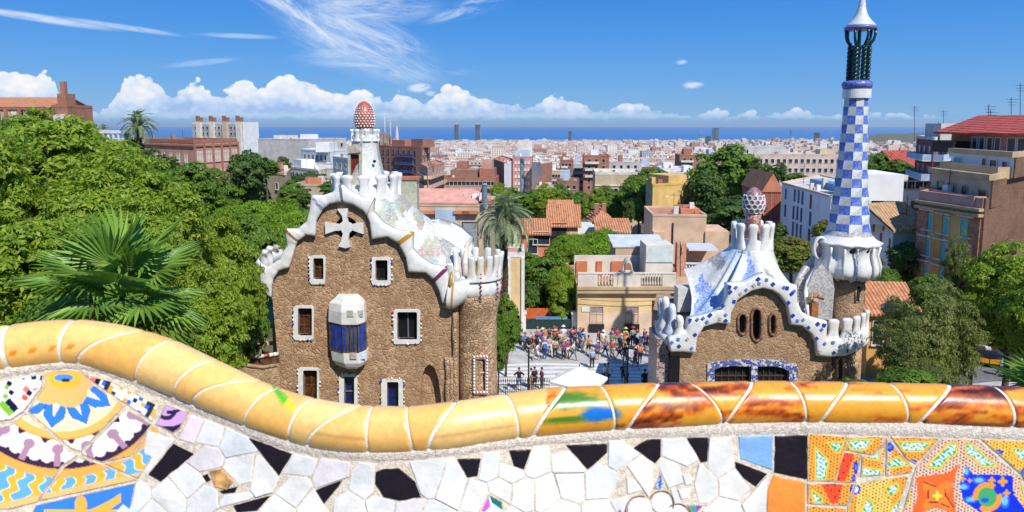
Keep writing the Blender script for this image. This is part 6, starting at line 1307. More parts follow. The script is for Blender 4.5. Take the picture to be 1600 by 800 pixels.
for fi in (0, 1): balconies(r, f[fi], [f[fi].H - 3.3 - 3 * i for i in range(5)], .5, f[fi].L - .5, M_peach)
win_grid(r, f[1], 5, 6, 1.2, 1.5, top=1.2); win_grid(r, f[0], 2, 6, 1.2, 1.5, top=1.2)
r, f, z = building('terraced_block', 'stepped plum red block with long roof terraces in the middle', 'apartment block', [(694, 262), (775, 250)], 279, M_brick, 16, roofm=M_terrace)
string(r, f[0], [f[0].H - 3.0, f[0].H - 6], M_pinkr, 1.0, .8); win_grid(r, f[0], 12, 4, 1.5, 1.5, .02, .98, 1.1)
hut(r, f[0], 2, f[0].L * .62, 3, 14, 3.2, M_brickd); hut(r, f[0], f[0].L * .66, f[0].L - 1, 4, 14, 3.6, M_brick); hut(r, f[0], 4, f[0].L * .4, 6, 13, 6.2, M_brick, 'penthouse'); hut(r, f[0], f[0].L * .7, f[0].L * .9, 6, 13, 7.0, M_pinkr, 'penthouse')
r, f, z = building('brick_block', 'plain brick party wall block with white windowed front behind the date palm', 'apartment block', [(770, 300), (788, 270), (802, 300)], 256, M_brick, roofm=M_terrace, ref=1); MB().box(0, f[1].L, -.3, -.01, 0, f[1].H, 0, f[1].M).build('white_front', M_wwall, r); win_grid(r, f[1], 3, 7, 1, 1.3, top=1.2)
r, f, z = building('pink_tower', 'pink tower block with a glass stair band and pale blue top rooms', 'tower block', [(801, 290), (831, 280)], 246, P_('tower_pink', (0.52, 0.26, 0.25)), 16, roofm=RM[3])
MB().box(f[0].L * .42, f[0].L * .62, -.5, .02, 0, f[0].H, 0, f[0].M).build('stair_band', mat('stair_glass', (0.14, 0.22, 0.30), .3, .4, .5), r); win_grid(r, f[0], 5, 8, .8, 1.2, top=1.5, pane=M_palew); hut(r, f[0], f[0].L * .1, f[0].L * .9, 2, 12, 3.2, M_ltblue); hut(r, f[0], f[0].L * .25, f[0].L, 3, 12, 7.0, M_palew, 'lift_room')
r, f, z = building('pale_block', 'narrow pale block with a brick side right of the pink tower', 'apartment block', [(831, 284), (846, 276), (862, 290)], 256, M_palew, roofm=RM[3], ref=1); MB().box(0, f[1].L, -.2, -.01, 0, f[1].H, 0, f[1].M).build('brick_side', M_brick, r)
for k, (vis, yt, w_, lab) in enumerate([([(862, 300), (876, 296)], 268, M_beige, 'low beige block between the brick sides and the dark tower'), ([(875, 310), (895, 300)], 251, M_brickd, 'tall dark maroon block standing alone above the avenue trees'), ([(896, 320), (912, 315)], 258, M_grey_r, 'grey block with red brick penthouse right of the maroon one'), ([(912, 300), (952, 296)], 244, M_brick, 'long red roofed brick block over the ochre building'),
                                        ([(950, 320), (1003, 312)], 254, M_grey_r, 'wide grey workshop building with round rooftop tank'), ([(1000, 330), (1032, 325)], 262, M_brickd, 'dark block with blue penthouse left of the big tree'), ([(1032, 300), (1070, 290)], 264, M_wwall, 'white terrace block with blue shade beside the plane tree'), ([(1062, 340), (1098, 335)], 243, M_brick, 'red brick block peeping over the big tree on its left'), ([(1098, 345), (1140, 345)], 246, M_pinkr, 'rose block with dark windows behind the big tree'), ([(1044, 240), (1122, 236)], 271, M_palew, 'long low pale building with arched windows before the big tree'), ([(838, 240), (862, 236)], 292, M_beige, 'small beige block with cream terrace above the avenue trees'), ([(870, 250), (905, 246)], 284, M_brickd, 'deep red block behind the avenue trees, left of the ochre one')]):
    r, f, z = building('apartment_block', lab, 'apartment block', vis, yt, w_, 14, roofm=M_terrace if w_ in (M_brick, M_brickd, M_pinkr) else RM[3]); n_ = max(3, int(f[0].L / 3.2)); win_grid(r, f[0], n_, 5, 1.25, 1.5, top=1.3)
    hut(r, f[0], f[0].L * (.1 + .06 * (k % 5)), f[0].L * (.45 + .05 * (k % 4)), 3, 8, 2.6 + (k % 3) * .7, (M_wwall, M_brick, M_ltblue)[k % 3]); 
    if k % 2: balconies(r, f[0], [f[0].H - 3.3 - 3 * i for i in range(3)], .6, f[0].L * .6, M_palew)
r, f, z = building('ochre_hall', 'long ochre building with a pale parapet behind the avenue trees', 'building', [(930, 185), (1004, 178)], 273, M_beige, 14, roofm=RM[3], cornice=M_palew, parapet=.8); win_grid(r, f[0], 8, 2, 1.0, 1.8, top=3.8, dz=4, pane=M_dkglass); string(r, f[0], [f[0].H - 2.8], M_palew)
r, f, z = building('mustard_house', 'tall mustard yellow house with stepped blank gable wall', 'house', [(1009, 128), (1020, 117), (1077, 121)], 291, M_must, roofm=M_terrace, ref=1, parapet=.4)
hut(r, f[1], f[1].L * .45, f[1].L * .95, .3, 6, 1.7, M_must, 'gable_step'); hut(r, f[1], f[1].L * .02, f[1].L * .12, .5, 1.5, 1.5, M_must, 'chimney'); win_px(r, f[1], [(1042, 307, .4, .4)], pane=M_wsmooth, kind='bare'); win_grid(r, f[0], 3, 5, .8, 1.3, top=1.6)
r, f, z = building('peach_house', 'blank peach coloured house with low red terrace in the centre', 'house', [(1020, 88), (1104, 86)], 338, M_peach, 9, roofm=M_terrace, parapet=.3, cornice=M_peach)
MB().box(0, f[0].L * .22, -1.2, 0, 0, f[0].H - 1.9, 0, f[0].M).build('lean_to', M_peach, r); MB().box(f[0].L * .98, f[0].L * 1.42, -.3, 6, 0, f[0].H - 1.9, 0, f[0].M).build('side_wing', M_peach, r); MB().box(f[0].L * .37, f[0].L * .39, -.2, -.05, f[0].H - 6, f[0].H - .8, 0, f[0].M).build('drainpipe', M_iron, r)
hut(r, f[0], f[0].L * .55, f[0].L * .9, 1, 6, .9, M_rust, 'roof_lantern')
# --- terrace house with plants behind the gatehouse
r, f, z = building('terrace_house', 'pink roofed terrace house with hanging planters and pale blue wall', 'house', [(655, 76), (762, 74)], 322, M_beige, 9, roofm=M_terrace, parapet=.25)
MB().add([f[0].M @ Vector(v) for v in ((-1, 3.0, f[0].H + 1.6), (f[0].L * .86, 3.0, f[0].H + 1.6), (f[0].L * .86, -.1, f[0].H + .28), (-1, -.1, f[0].H + .28), (-1, 3.0, f[0].H + 1.75), (f[0].L * .86, 3.0, f[0].H + 1.75), (f[0].L * .86, -.1, f[0].H + .42), (-1, -.1, f[0].H + .42))], [(0, 1, 2, 3), (7, 6, 5, 4), (0, 4, 5, 1), (1, 5, 6, 2), (2, 6, 7, 3), (3, 7, 4, 0)]).build('canopy_roof', mat('pink_roof', (0.60, 0.30, 0.24), .8, .1, 1), r)
s0, zz0 = f[0].hit(681, 345); s1, _ = f[0].hit(712, 345); MB().box(s0, s1, -.4, .0, 0, f[0].H - .3, 0, f[0].M).build('blue_wall', M_ltblue, r)
s, zz = f[0].hit(735, 364); window(r, f[0], s, zz - .5, 1.7, 3.4, mat('grey_door', (0.30, 0.31, 0.33), .5), M_iron)
for px in (668, 722, 735): s, zz = f[0].hit(px, 330); MB().box(s - .9, s + .9, -.6, -.1, zz - .25, zz + .1, 0, f[0].M).build('planter', M_rust, r)
MB().box(f[0].L * .86, f[0].L + .4, .1, 3, f[0].H + .1, f[0].H + .5, 0, f[0].M).build('red_roof', mat('flat_red', (0.50, 0.08, 0.05), .8, .1, 1), r); x_ = at(757, 290, 74.5); MB().lathe((x_.x, 75), [(.28, z), (.28, zat(291, 75)), (.36, zat(289, 75)), (.2, zat(286, 75))], 12).build('steel_flue', mat('blue_steel', (0.16, 0.22, 0.30), .4), r)
# --- red and orange roofs in the centre
r, f, z = building('tile_roof_house', 'red house with shaded loggia and tiled terrace right of the date palm', 'house', [(806, 84), (856, 80)], 365, M_rust, 9, roof=('gable', 1.2), roofm=M_terra); win_px(r, f[0], [(846, 372, 2.0, 1.6)]); win_px(r, f[0], [(832, 385, 1.2, 1.8)]); string(r, f[0], [f[0].H - 3.6], M_peach, .8, .5)
r, f, z = building('tile_roof_house', 'cream house with dark balcony under bright orange tiles', 'house', [(858, 90), (903, 88)], 352, M_cream, 9, roof=('gable', 2.2), roofm=M_terra); win_px(r, f[0], [(866, 360, 1.1, 1.8), (878, 360, 1.1, 1.8), (890, 385, 1.1, 1.6)], kind='balc', frame=M_iron)
r, f, z = building('tile_roof_house', 'small pale house with orange hipped roof and chimneys near the umbrella pine', 'house', [(925, 96), (956, 93)], 350, M_palew, 8, roof=('hip', 1.9), roofm=M_terra); [hut(r, f[0], a, a + .6, 3, 3.7, 2.6, M_brick, 'chimney') for a in (.5, 1.6)]
r, f, z = building('white_hut', 'low white building with pale green roof between the orange tiled houses', 'house', [(893, 91), (932, 90)], 357, M_wwall, 6, roofm=mat('pale_green_roof', (0.55, 0.66, 0.62), .8), parapet=0)
r, f, z = building('tile_roof_house', 'white walled house with red door and long low tiled roof right of the pine', 'house', [(935, 84), (981, 82)], 362, M_wwall, 7, roof=('gable', 1.1), roofm=M_terra); win_px(r, f[0], [(961, 370, .9, 1.6)], pane=M_rust)
r, f, z = building('tile_roof_house', 'orange tiled barn roof farthest back between the avenue trees', 'house', [(862, 100), (895, 100)], 346, M_brickp, 9, roof=('gable', 2.6), roofm=M_terra)
# --- cream villa behind the palm trunk
r, f, z = building('cream_villa', 'narrow cream and white villa wall with tall pilasters behind the date palm trunk', 'villa', [(783, 66), (819, 66)], 402, M_cream, 5, roofm=M_terrace, cornice=M_wsmooth, parapet=.5)
for px in (786, 795, 817): s, _ = f[0].hit(px, 440); MB().box(s - .16, s + .16, -.22, 0, 0, f[0].H, 0, f[0].M).build('pilaster', M_wsmooth, r)
win_px(r, f[0], [(791, 430, .35, 5.5), (791, 470, .35, 2)])
# --- the yellow corner house with balustrade
Yh = 66
r, f, z = building('balustrade_house', 'yellow two storey house with rooftop balustrade and shuttered windows on the square', 'house', [(903, Yh), (1056, Yh)], 447, M_cream, 10, roofm=M_terrace, parapet=0, z0=-.3)
H = f[0].H; F0 = f[0]
string(r, F0, [H, H - .38], M_sand_r, .45, .28); MB().box(0, F0.L, -.03, -.005, 0, H * .46, 0, F0.M).build('plinth_render', P_('peach_plinth', (0.70, 0.52, 0.38)), r)
for px in (932, 987): s, zz = F0.hit(px, 499); window(r, F0, s, zz, 1.25, 2.6, M_lav, M_sand_r, 'bars'); MB().box(s - .75, s + .75, -.30, -.05, zz - 1.25, zz - .45, 0, F0.M).build('window_grille', M_iron, r)
s, zz = F0.hit(1029, 500); MB().box(s - .7, s + .7, -.04, .02, 0, zz + 2.0, 0, F0.M).build('door', M_wood, r); s, zz = F0.hit(915, 483); MB().box(s - .4, s + .4, -.08, -.04, zz - .25, zz + .25, 0, F0.M).build('wall_plaque', M_wsmooth, r)
bal = MB()
bh = 1.25; solid = [(0, .20), (.36, .64), (.86, 1.0)]
for a, b_ in solid: MB().box(F0.L * a, F0.L * b_, -.05, .2, H, H + bh, 0, F0.M).build('balustrade_panel', M_palew, r)
MB().box(0, F0.L, -.09, .26, H + bh, H + bh + .13, 0, F0.M).build('balustrade_rail', M_palew, r)
bm_ = to_mesh('baluster', *(lambda q: (q.v, q.f))(MB().lathe((0, 0), [(.07, 0), (.11, .25), (.05, .6), (.08, .9), (.06, 1.25)], 8)), M_palew, smooth=True)
for a, b_ in ((.20, .36), (.64, .86)):
    n_ = int((b_ - a) * F0.L / .27)
    for i in range(n_): link('baluster', bm_, r, F0.M @ Matrix.Translation((F0.L * (a + (b_ - a) * (i + .5) / n_), .08, H)))
pts = [(.40, 0), (.41, .9), (.44, 1.5), (.46, 2.4), (.48, 2.85), (.50, 3.0), (.52, 2.85), (.54, 2.4), (.56, 1.5), (.59, .9), (.60, 0)]; oc_ = [(F0.L * .5 + .42 * math.cos(t), 1.75 + .68 * math.sin(t)) for t in np.linspace(0, 2 * math.pi, 17)[:-1]]
plate([(F0.L * a, z_) for a, z_ in pts], [oc_], F0.A + Vector((0, 0, H + .0)), F0.u, Vector((0, 0, 1)), -F0.n, -.14, .28, 'gable_crest', M_palew, r)
hut(r, F0, .0, F0.L, 4.2, 4.4, 2.3, M_palew, 'terrace_back_wall')
for a, b_ in ((.02, .14), (.24, .30), (.40, .53), (.74, .84)): MB().box(F0.L * a, F0.L * b_, 4.0, 4.19, H + .2, H + 1.7, 0, F0.M).build('terrace_screen', mat('terrace_orange', (0.58, 0.20, 0.09), .8, .1, 1), r)
MB().box(F0.L * .88, F0.L * 1.01, 3.8, 3.99, H + .3, H + 1.6, 0, F0.M).build('green_cover', mat('dark_green_sheet', (0.01, 0.07, 0.06), .7), r)
hut(r, F0, F0.L * .70, F0.L * .98, .7, 3.9, 2.3, M_palew, 'roof_room'); MB().box(F0.L * .72, F0.L * .965, .60, .69, H + 2.305, H + 3.9, 0, F0.M).box(F0.L * .70, F0.L * .98, .6, 3.9, H + 3.9, H + 4.05, 1, F0.M).box(F0.L * .70, F0.L * .72, .6, 3.9, H + 2.3, H + 3.9, 1, F0.M).box(F0.L * .965, F0.L * .98, .6, 3.9, H + 2.3, H + 3.9, 1, F0.M).build('glazed_room', [mat('grey_glass', (0.34, 0.42, 0.42), .2, .5, 1.3, col2=(0.62, .66, .64)), M_palew], r)
MB().add([F0.M @ Vector(v) for v in ((F0.L * .42, 4.5, H + 3.1), (F0.L * 1.0, 4.5, H + 3.1), (F0.L * 1.0, 8.5, H + 3.7), (F0.L * .42, 8.5, H + 3.7), (F0.L * .42, 4.5, H + 3.25), (F0.L * 1.0, 4.5, H + 3.25), (F0.L * 1.0, 8.5, H + 3.85), (F0.L * .42, 8.5, H + 3.85))], [(0, 3, 2, 1), (4, 5, 6, 7), (0, 1, 5, 4), (1, 2, 6, 5), (2, 3, 7, 6), (3, 0, 4, 7)]).build('sheet_roof', M_metalroof, r); MB().box(F0.L * .45, F0.L * .98, 4.6, 8.3, H, H + 3.12, 0, F0.M).build('roof_store', M_beige, r)
mb = MB(); mb.tube([F0.M @ Vector((x, -.5, H - 1.2 - .25 * math.sin(math.pi * x / F0.L))) for x in np.linspace(.2, F0.L, 14)], .025, 5); mb.build('cable', M_iron, r)
# flagged terrace house between the yellow house and the pavilion
r, f, z = building('coral_terrace', 'coral coloured terrace building with white balusters right of the yellow house', 'house', [(1057, 66.4), (1122, 66)], 432, M_peach, 6, roofm=M_terrace, parapet=0, z0=-.3)
H2 = f[0].H; [link('baluster', bm_, r, f[0].M @ Matrix.Translation((1.0 + i * .28, .2, H2))) for i in range(11)]; MB().box(.9, 4.4, .05, .35, H2 + 1.25, H2 + 1.4, 0, f[0].M).build('balustrade_rail', M_wsmooth, r); hut(r, f[0], 0, .9, 0, 1.2, 3.4, mat('salmon', (0.62, 0.28, 0.18), .8), 'pillar'); MB().box(1.6, 4.6, 2.4, 6, H2 + 2.2, H2 + 2.4, 0, f[0].M).build('white_canopy', M_wsmooth, r); MB().box(1.2, 4.4, 6, 6.2, H2, H2 + 2.2, 0, f[0].M).build('back_wall', M_peach, r)
r = empty('flag', at(1064, 410, 57), 'small blue and yellow flag on a pole over the coral terrace', 'flag'); a = at(1063, 432, 57); b_ = at(1063, 378, 57); MB().tube([a, b_], .03, 6).build('pole', M_iron, r)
V = [at(1063, 380, 57), at(1066, 388, 57.1), at(1065, 395, 57), at(1062, 402, 57.1)]; MB().add(V + [p + Vector((.08, .08, 0)) for p in V], [(0, 1, 2, 3), (7, 6, 5, 4), (0, 4, 5, 1), (1, 5, 6, 2), (2, 6, 7, 3), (3, 7, 4, 0)], [0, 0, 1, 1, 0, 0]).build('cloth', [mat('flag_blue', (0.01, 0.02, 0.20), .8), mat('flag_yellow', (0.65, 0.42, 0.02), .8)], r)
# --- right: chapel, white school, tiled house
r, f, z = building('long_block', 'long pale pink institution with rows of small windows across the right', 'building', [(1163, 265), (1318, 250)], 242, P_('pale_pink', (0.60, 0.48, 0.42)), 14, roofm=RM[3]); win_grid(r, f[0], 16, 4, 1.2, 1.5, .02, .98, 1.6, 3.6); hut(r, f[0], .5, 16, 3, 10, 3.2, M_grey_r); hut(r, f[0], 30, 36, 3, 8, 2.2, M_beige)
r, f, z = building('chapel', 'terracotta red gabled building with three tall blind windows', 'chapel', [(1192, 104), (1221, 98)], 300, M_rust, 12, roofm=M_terra, parapet=0)
F0 = f[0]; V = [F0.M @ Vector(v) for v in ((-.3, -.2, F0.H), (F0.L + .3, -.2, F0.H), (F0.L / 2, -.2, F0.H + 2.9), (-.3, 12, F0.H), (F0.L + .3, 12, F0.H), (F0.L / 2, 12, F0.H + 2.9))]; MB().add(V, [(0, 1, 2), (3, 5, 4), (0, 3, 4, 1)], 0).add([v + Vector((0, 0, .06)) for v in V], [(0, 2, 5, 3), (1, 4, 5, 2)], 1).build('gabled_roof', [M_rust, M_terraY], r)
for px in (1200, 1209, 1218): s, zz = F0.hit(px, 322); window(r, F0, min(s, F0.L - .5), zz, .7, 4.6, P_('rust_dark', (0.34, 0.11, 0.08)), M_rust)
r, f, z = building('white_school', 'white rendered building with dark blue windows and a blue roof hut beside the tower', 'school', [(1222, 94), (1300, 76), (1358, 90)], 287, M_wwall, roofm=RM[3], cornice=M_peach, parapet=.25, ref=0)
F0 = f[0]; win_px(r, F0, [(1228, 303, .7, 1.5), (1227, 329, .7, 1.7), (1242, 305, .7, 1.7), (1248, 307, .7, 1.7), (1254, 309, .7, 1.7), (1240, 332, .7, 1.8), (1246, 333, .7, 1.8), (1252, 336, .7, 1.8), (1239, 358, .7, 2.0), (1245, 361, .7, 2.0), (1251, 363, .7, 2.0), (1266, 342, .7, 1.8)], pane=M_bshut, kind='bare'); win_px(r, F0, [(1267, 315, .7, 1.8), (1264, 370, .7, 2.0)], pane=M_rshut, kind='bare')
MB().box(F0.L * .74, F0.L * 1.15, 2.5, 6.5, F0.H, F0.H + 2.9, 0, F0.M).build('roof_hut', M_wwall, r); MB().box(F0.L * .12, F0.L * .62, 3, 4.5, F0.H + .07, F0.H + .9, 0, F0.M).build('blue_tank', mat('pool_blue', (0.10, 0.30, 0.52), .5), r)
r, f, z = building('white_wing', 'white wing with square dark windows and maroon roof screens behind the tower', 'building', [(1340, 80), (1458, 78)], 297, M_wwall, 9, roofm=RM[3], cornice=M_peach, parapet=.2)
F0 = f[0]; win_px(r, F0, [(1371, 322, 1.4, 1.6), (1401, 322, 1.4, 1.4)], pane=M_bshut, kind='bare'); win_px(r, F0, [(1431, 322, 1.2, 1.2)], pane=M_rshut, kind='bare')
for i in range(4): MB().box(F0.L * (.16 + i * .2), F0.L * (.35 + i * .2), .6, .7, F0.H + .1, F0.H + 1.0, 0, F0.M).build('roof_screen', mat('maroon_screen', (0.14, 0.03, 0.03), .7), r)
mb = MB(); mb.tube([F0.M @ Vector((F0.L * .14, .4, F0.H + 1.1)), F0.M @ Vector((F0.L, .4, F0.H + 1.1))], .05, 5); [mb.tube([F0.M @ Vector((F0.L * (.14 + .107 * i), .4, F0.H)), F0.M @ Vector((F0.L * (.14 + .107 * i), .4, F0.H + 1.1))], .05, 5) for i in range(9)]; mb.build('roof_railing', M_wsmooth, r)
r, f, z = building('tiled_house', 'white house with weathered brown tiled gable roof between tower and apartments', 'house', [(1364, 72.5), (1396, 66.5), (1441, 68)], 355, M_wwall, parapet=0, roofm=M_oldt, ref=1)
F1 = f[1]; V = [F1.M @ Vector(v) for v in ((-.7, -.6, F1.H - .2), (F1.L + 1, -.6, F1.H - .2), (F1.L + 1, f[0].L / 2, F1.H + 2.1), (-.7, f[0].L / 2, F1.H + 2.1), (F1.L + 1, f[0].L + .6, F1.H - .2), (-.7, f[0].L + .6, F1.H - .2))]; MB().add(V + [v - Vector((0, 0, .22)) for v in V], [(0, 1, 2, 3), (3, 2, 4, 5), (6, 9, 8, 7), (9, 11, 10, 8), (0, 6, 7, 1), (5, 4, 10, 11), (0, 3, 9, 6), (3, 5, 11, 9), (1, 7, 8, 2), (2, 8, 10, 4)], [0, 0, 1, 1, 0, 0, 1, 1, 1, 1]).build('tiled_roof', [M_oldt, M_wood], r)
V = [F1.M @ Vector(v) for v in ((0, 0, F1.H), (0, f[0].L, F1.H), (0, f[0].L / 2, F1.H + 1.8), (.25, 0, F1.H), (.25, f[0].L, F1.H), (.25, f[0].L / 2, F1.H + 1.8))]; MB().add(V, [(0, 1, 2), (3, 5, 4), (0, 2, 5, 3), (1, 4, 5, 2)]).build('gable', M_wwall, r)
win_px(r, f[0], [(1366, 351, .55, 1.6), (1381, 352, .5, 1.1), (1376, 378, .55, 1.9), (1390, 385, .5, 1.6)], pane=M_rshut, kind='bare')
# --- the tall ochre apartment house: three set-back tiers and a brick party wall
r, f, z = building('ochre_apartments', 'tall stepped ochre apartment house with turquoise blinds and bare brick side wall', 'apartment house', [(1436, 65), (1536, 58), (1602, 66)], 326, M_ochre, roofm=M_terrace, cornice=M_pinkr, parapet=.9, ref=1, z0=-.5)
# brick side
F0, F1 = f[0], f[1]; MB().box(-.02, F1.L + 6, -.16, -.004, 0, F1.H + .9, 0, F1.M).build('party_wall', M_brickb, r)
for a in (0.0, .82): 
    MB().box(F0.L * a, F0.L * (a + .17), -.12, -.003, 0, F0.H - .5, 0, F0.M).build('brick_pier', mat('striped_brick', (0.46, 0.22, 0.13), .9, .2, 2, .3, 8), r)
MB().box(F0.L * .30, F0.L * .42, -.10, -.003, 0, F0.H - .5, 0, F0.M).build('ochre_pier', M_org, r)
string(r, F0, [F0.H, F0.H - .5], M_sand_r, .5, .25)
for px, py in ((1450, 346), (1475, 352), (1510, 357), (1446, 386), (1471, 392), (1507, 400), (1443, 424), (1467, 432)): s, zz = F0.hit(px, py); window(r, F0, s, zz, 1.2, 1.55, M_turq, M_plaster, 'hood')
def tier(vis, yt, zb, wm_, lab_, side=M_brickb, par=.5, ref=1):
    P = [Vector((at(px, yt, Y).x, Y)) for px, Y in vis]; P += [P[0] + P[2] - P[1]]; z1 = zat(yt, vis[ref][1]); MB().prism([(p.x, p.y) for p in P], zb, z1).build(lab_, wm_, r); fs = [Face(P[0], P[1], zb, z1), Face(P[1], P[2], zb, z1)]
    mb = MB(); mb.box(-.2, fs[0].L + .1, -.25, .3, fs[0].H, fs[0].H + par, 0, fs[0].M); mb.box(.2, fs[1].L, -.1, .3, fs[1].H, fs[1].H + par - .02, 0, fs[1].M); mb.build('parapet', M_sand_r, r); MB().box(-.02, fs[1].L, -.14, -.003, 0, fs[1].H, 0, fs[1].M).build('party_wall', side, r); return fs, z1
zt1 = F0.z1
fs, zt2 = tier([(1455, 68), (1549, 58.5), (1612, 68)], 282, zt1, M_beige, 'second_tier')
for px, py, w_ in ((1469, 297, .9), (1487, 300, 1.1), (1507, 305, .8), (1535, 312, 1.1)): s, zz = fs[0].hit(px, py); window(r, fs[0], s, zz, w_, 1.7, M_dkglass, M_sand_r)
balconies(r, fs[0], [.05], .2, fs[0].L - .2, M_pinkr, 1.2)
fs, zt3 = tier([(1486, 71), (1585, 61), (1640, 70)], 246, zt2, M_wwall, 'third_tier')
for px, py, w_ in ((1497, 259, 1.3), (1538, 262, .6), (1552, 265, 1.0), (1570, 268, .7)): s, zz = fs[0].hit(px, py); window(r, fs[0], s, zz, w_, 1.8, M_turq if w_ == 1.3 else M_dkglass, M_wsmooth)
balconies(r, fs[0], [.05], .2, fs[0].L - .2, M_sand_r, 1.2)
fs, zt4 = tier([(1487, 74), (1610, 64), (1660, 74)], 210, zt3, M_rust, 'attic', par=.1)
F0 = fs[0]; V = [F0.M @ Vector(v) for v in ((-1, -1.4, F0.H + .1), (F0.L + 1, -1.4, F0.H + .1), (F0.L + 1, 3.8, F0.H + 1.9), (-1, 3.8, F0.H + 1.9))]; MB().add(V + [v - Vector((0, 0, .2)) for v in V], [(0, 1, 2, 3), (7, 6, 5, 4), (0, 4, 5, 1), (1, 5, 6, 2), (2, 6, 7, 3), (3, 7, 4, 0)]).build('crimson_roof', M_redroof, r)
for a in (.35, .42, .55, .62, .8, .92): window(r, F0, F0.L * a, F0.H - 1.2, .9, 1.6, M_dkglass, M_wsmooth)
V = [F0.M @ Vector(v) for v in ((F0.L * .62, 4, F0.H + 1.9), (F0.L + 3, 4, F0.H + 1.9), (F0.L + 3, 8, F0.H + 4.4), (F0.L * .72, 8, F0.H + 4.4))]; MB().add(V + [v - Vector((0, 0, .8)) for v in V], [(0, 1, 2, 3), (7, 6, 5, 4), (0, 4, 5, 1), (1, 5, 6, 2), (2, 6, 7, 3), (3, 7, 4, 0)]).build('upper_roof', M_redroof, r)
MB().box(0, F0.L * .3, -2.2, -.3, .01, 1.2, 0, F0.M).build('terrace_plants', M_black, r)
r, f, z = building('balcony_block', 'maroon apartment block with pale blue curved balconies left of the red roof', 'apartment block', [(1432, 118), (1460, 106), (1490, 114)], 219, P_('maroon_wall', (0.24, 0.08, 0.08)), roofm=RM[3], cornice=M_palew, ref=1)
for fi in (0, 1): balconies(r, f[fi], [f[fi].H - 3.2 - 3.1 * i for i in range(4)], .2, f[fi].L - .2, M_wsmooth, 1.4, M_ltblue); win_grid(r, f[fi], 3, 4, 1.3, 1.9, top=1.1, dz=3.1)
hut(r, f[0], 1, f[0].L - 1, 1, 5, 2.6, M_palew)
r, f, z = building('gable_house', 'red brick gabled house beside the trees left of the balcony block', 'house', [(1401, 140), (1437, 132)], 262, M_brick, 12, roof=('gable', 3.2), roofm=M_redroof); r, f, z = building('blue_roof_house', 'low house with dark grey blue roof behind the trees by the tower', 'house', [(1376, 150), (1408, 146)], 248, M_grey_r, 8, roofm=M_bshut)
# --- small orange house behind the tower, bottom right
r, f, z = building('orange_house', 'small orange house with bright red tiled roof behind the foliage at the right', 'house', [(1358, 54), (1432, 52)], 487, M_org, 6, roof=('gable', 1.7), roofm=M_terra, z0=-.4); win_px(r, f[0], [(1371, 520, .8, 2.0), (1400, 520, .8, 1.4)]); 
r, f, z = building('low_house', 'low ochre hut with tiled edge beside the tower drum', 'house', [(1352, 60), (1386, 59)], 455, M_org, 4, roof=('gable', .9), roofm=M_terra, z0=-.4)
# --- aerials on the roofs
for i, (px, y0_, y1_, Y) in enumerate([(1429, 215, 165, 110), (1474, 215, 172, 112), (1545, 188, 163, 75), (1548, 190, 172, 75), (1580, 180, 152, 76), (1594, 186, 130, 76), (1085, 380, 330, 88), (1066, 370, 318, 90)]):
    a, b_ = at(px, y0_ + 10, Y), at(px, y1_, Y); mb = MB(); mb.tube([a, b_], .035, 5)
    for k in range(3): zz = b_.z - .25 - .3 * k; mb.tube([(b_.x - .5 + .1 * k, b_.y, zz), (b_.x + .7 - .1 * k, b_.y - .2, zz)], .02, 4)
    o = mb.build('roof_aerial', M_iron); tag(o, ('thin aerial over the trees beside the tower', 'thin aerial on the balcony block', 'short aerial standing left on the red roof', 'short aerial just right of its twin on the red roof', 'tall aerial with wide arms above the red roof', 'tallest aerial at the edge of the red roof', 'aerial on the peach house, the taller right one', 'aerial on the peach house terrace, the left one')[i], 'aerial')
# ================================================================== PLANTS
def leaves_mesh(name, seed, clumps, per, leaf, mt, cr=.30, flat=1.0, shell=.55, up=.35, lobes=0.25, narrow=.5, dome=False):
    """crown of unit radius: clumps through an uneven volume, each a spray of separate leaves"""
    r = np.random.default_rng(seed); d = r.normal(size=(clumps, 3)); d /= np.linalg.norm(d, axis=1)[:, None]
    if dome: d[:, 2] = np.abs(d[:, 2]) * 1.0 - .15
    L = 6; ld = r.normal(size=(L, 3)); ld /= np.linalg.norm(ld, axis=1)[:, None]
    bump = 1 + lobes * (np.max(d @ ld.T, axis=1) - .65) * 2
    rad_ = (shell + (1 - shell) * r.random(clumps) ** .5) * bump; c = d * rad_[:, None] * (1 - cr * .6); c[:, 2] *= flat
    cs = cr * (0.55 + .8 * r.random(clumps)); n = clumps * per
    q = r.normal(size=(n, 3)); q /= np.linalg.norm(q, axis=1)[:, None]; q[:, 2] = np.abs(q[:, 2]) * .9 - .25
    ci = np.repeat(np.arange(clumps), per); p = c[ci] + q * (cs[ci] * (.55 + .5 * r.random(n)))[:, None] * np.array([1, 1, .8])
    nm = q * .6 + d[ci] * .35 + np.array([0, 0, up]) + r.normal(size=(n, 3)) * .38; nm /= np.linalg.norm(nm, axis=1)[:, None]
    a = np.cross(nm, r.normal(size=(n, 3))); a /= np.linalg.norm(a, axis=1)[:, None] + 1e-9; b = np.cross(nm, a); s_ = leaf * (.6 + .8 * r.random(n))[:, None]
    V = np.stack([p - a * s_, p + b * s_ * narrow, p + a * s_, p - b * s_ * narrow], 1).reshape(-1, 3)
    me = bpy.data.meshes.new(name); me.vertices.add(4 * n); me.vertices.foreach_set('co', V.astype(np.float32).ravel()); me.loops.add(4 * n); me.loops.foreach_set('vertex_index', np.arange(4 * n)); me.polygons.add(n); me.polygons.foreach_set('loop_start', np.arange(n) * 4); me.polygons.foreach_set('loop_total', np.full(n, 4)); me.materials.append(mt); me.update(calc_edges=True); return me
G = island
L_bright = G('leaf_bright', [(0.09, 0.19, 0.015), (0.30, 0.41, 0.03), (0.17, 0.31, 0.02), (0.42, 0.50, 0.07), (0.24, 0.35, 0.03)], .5, .48)
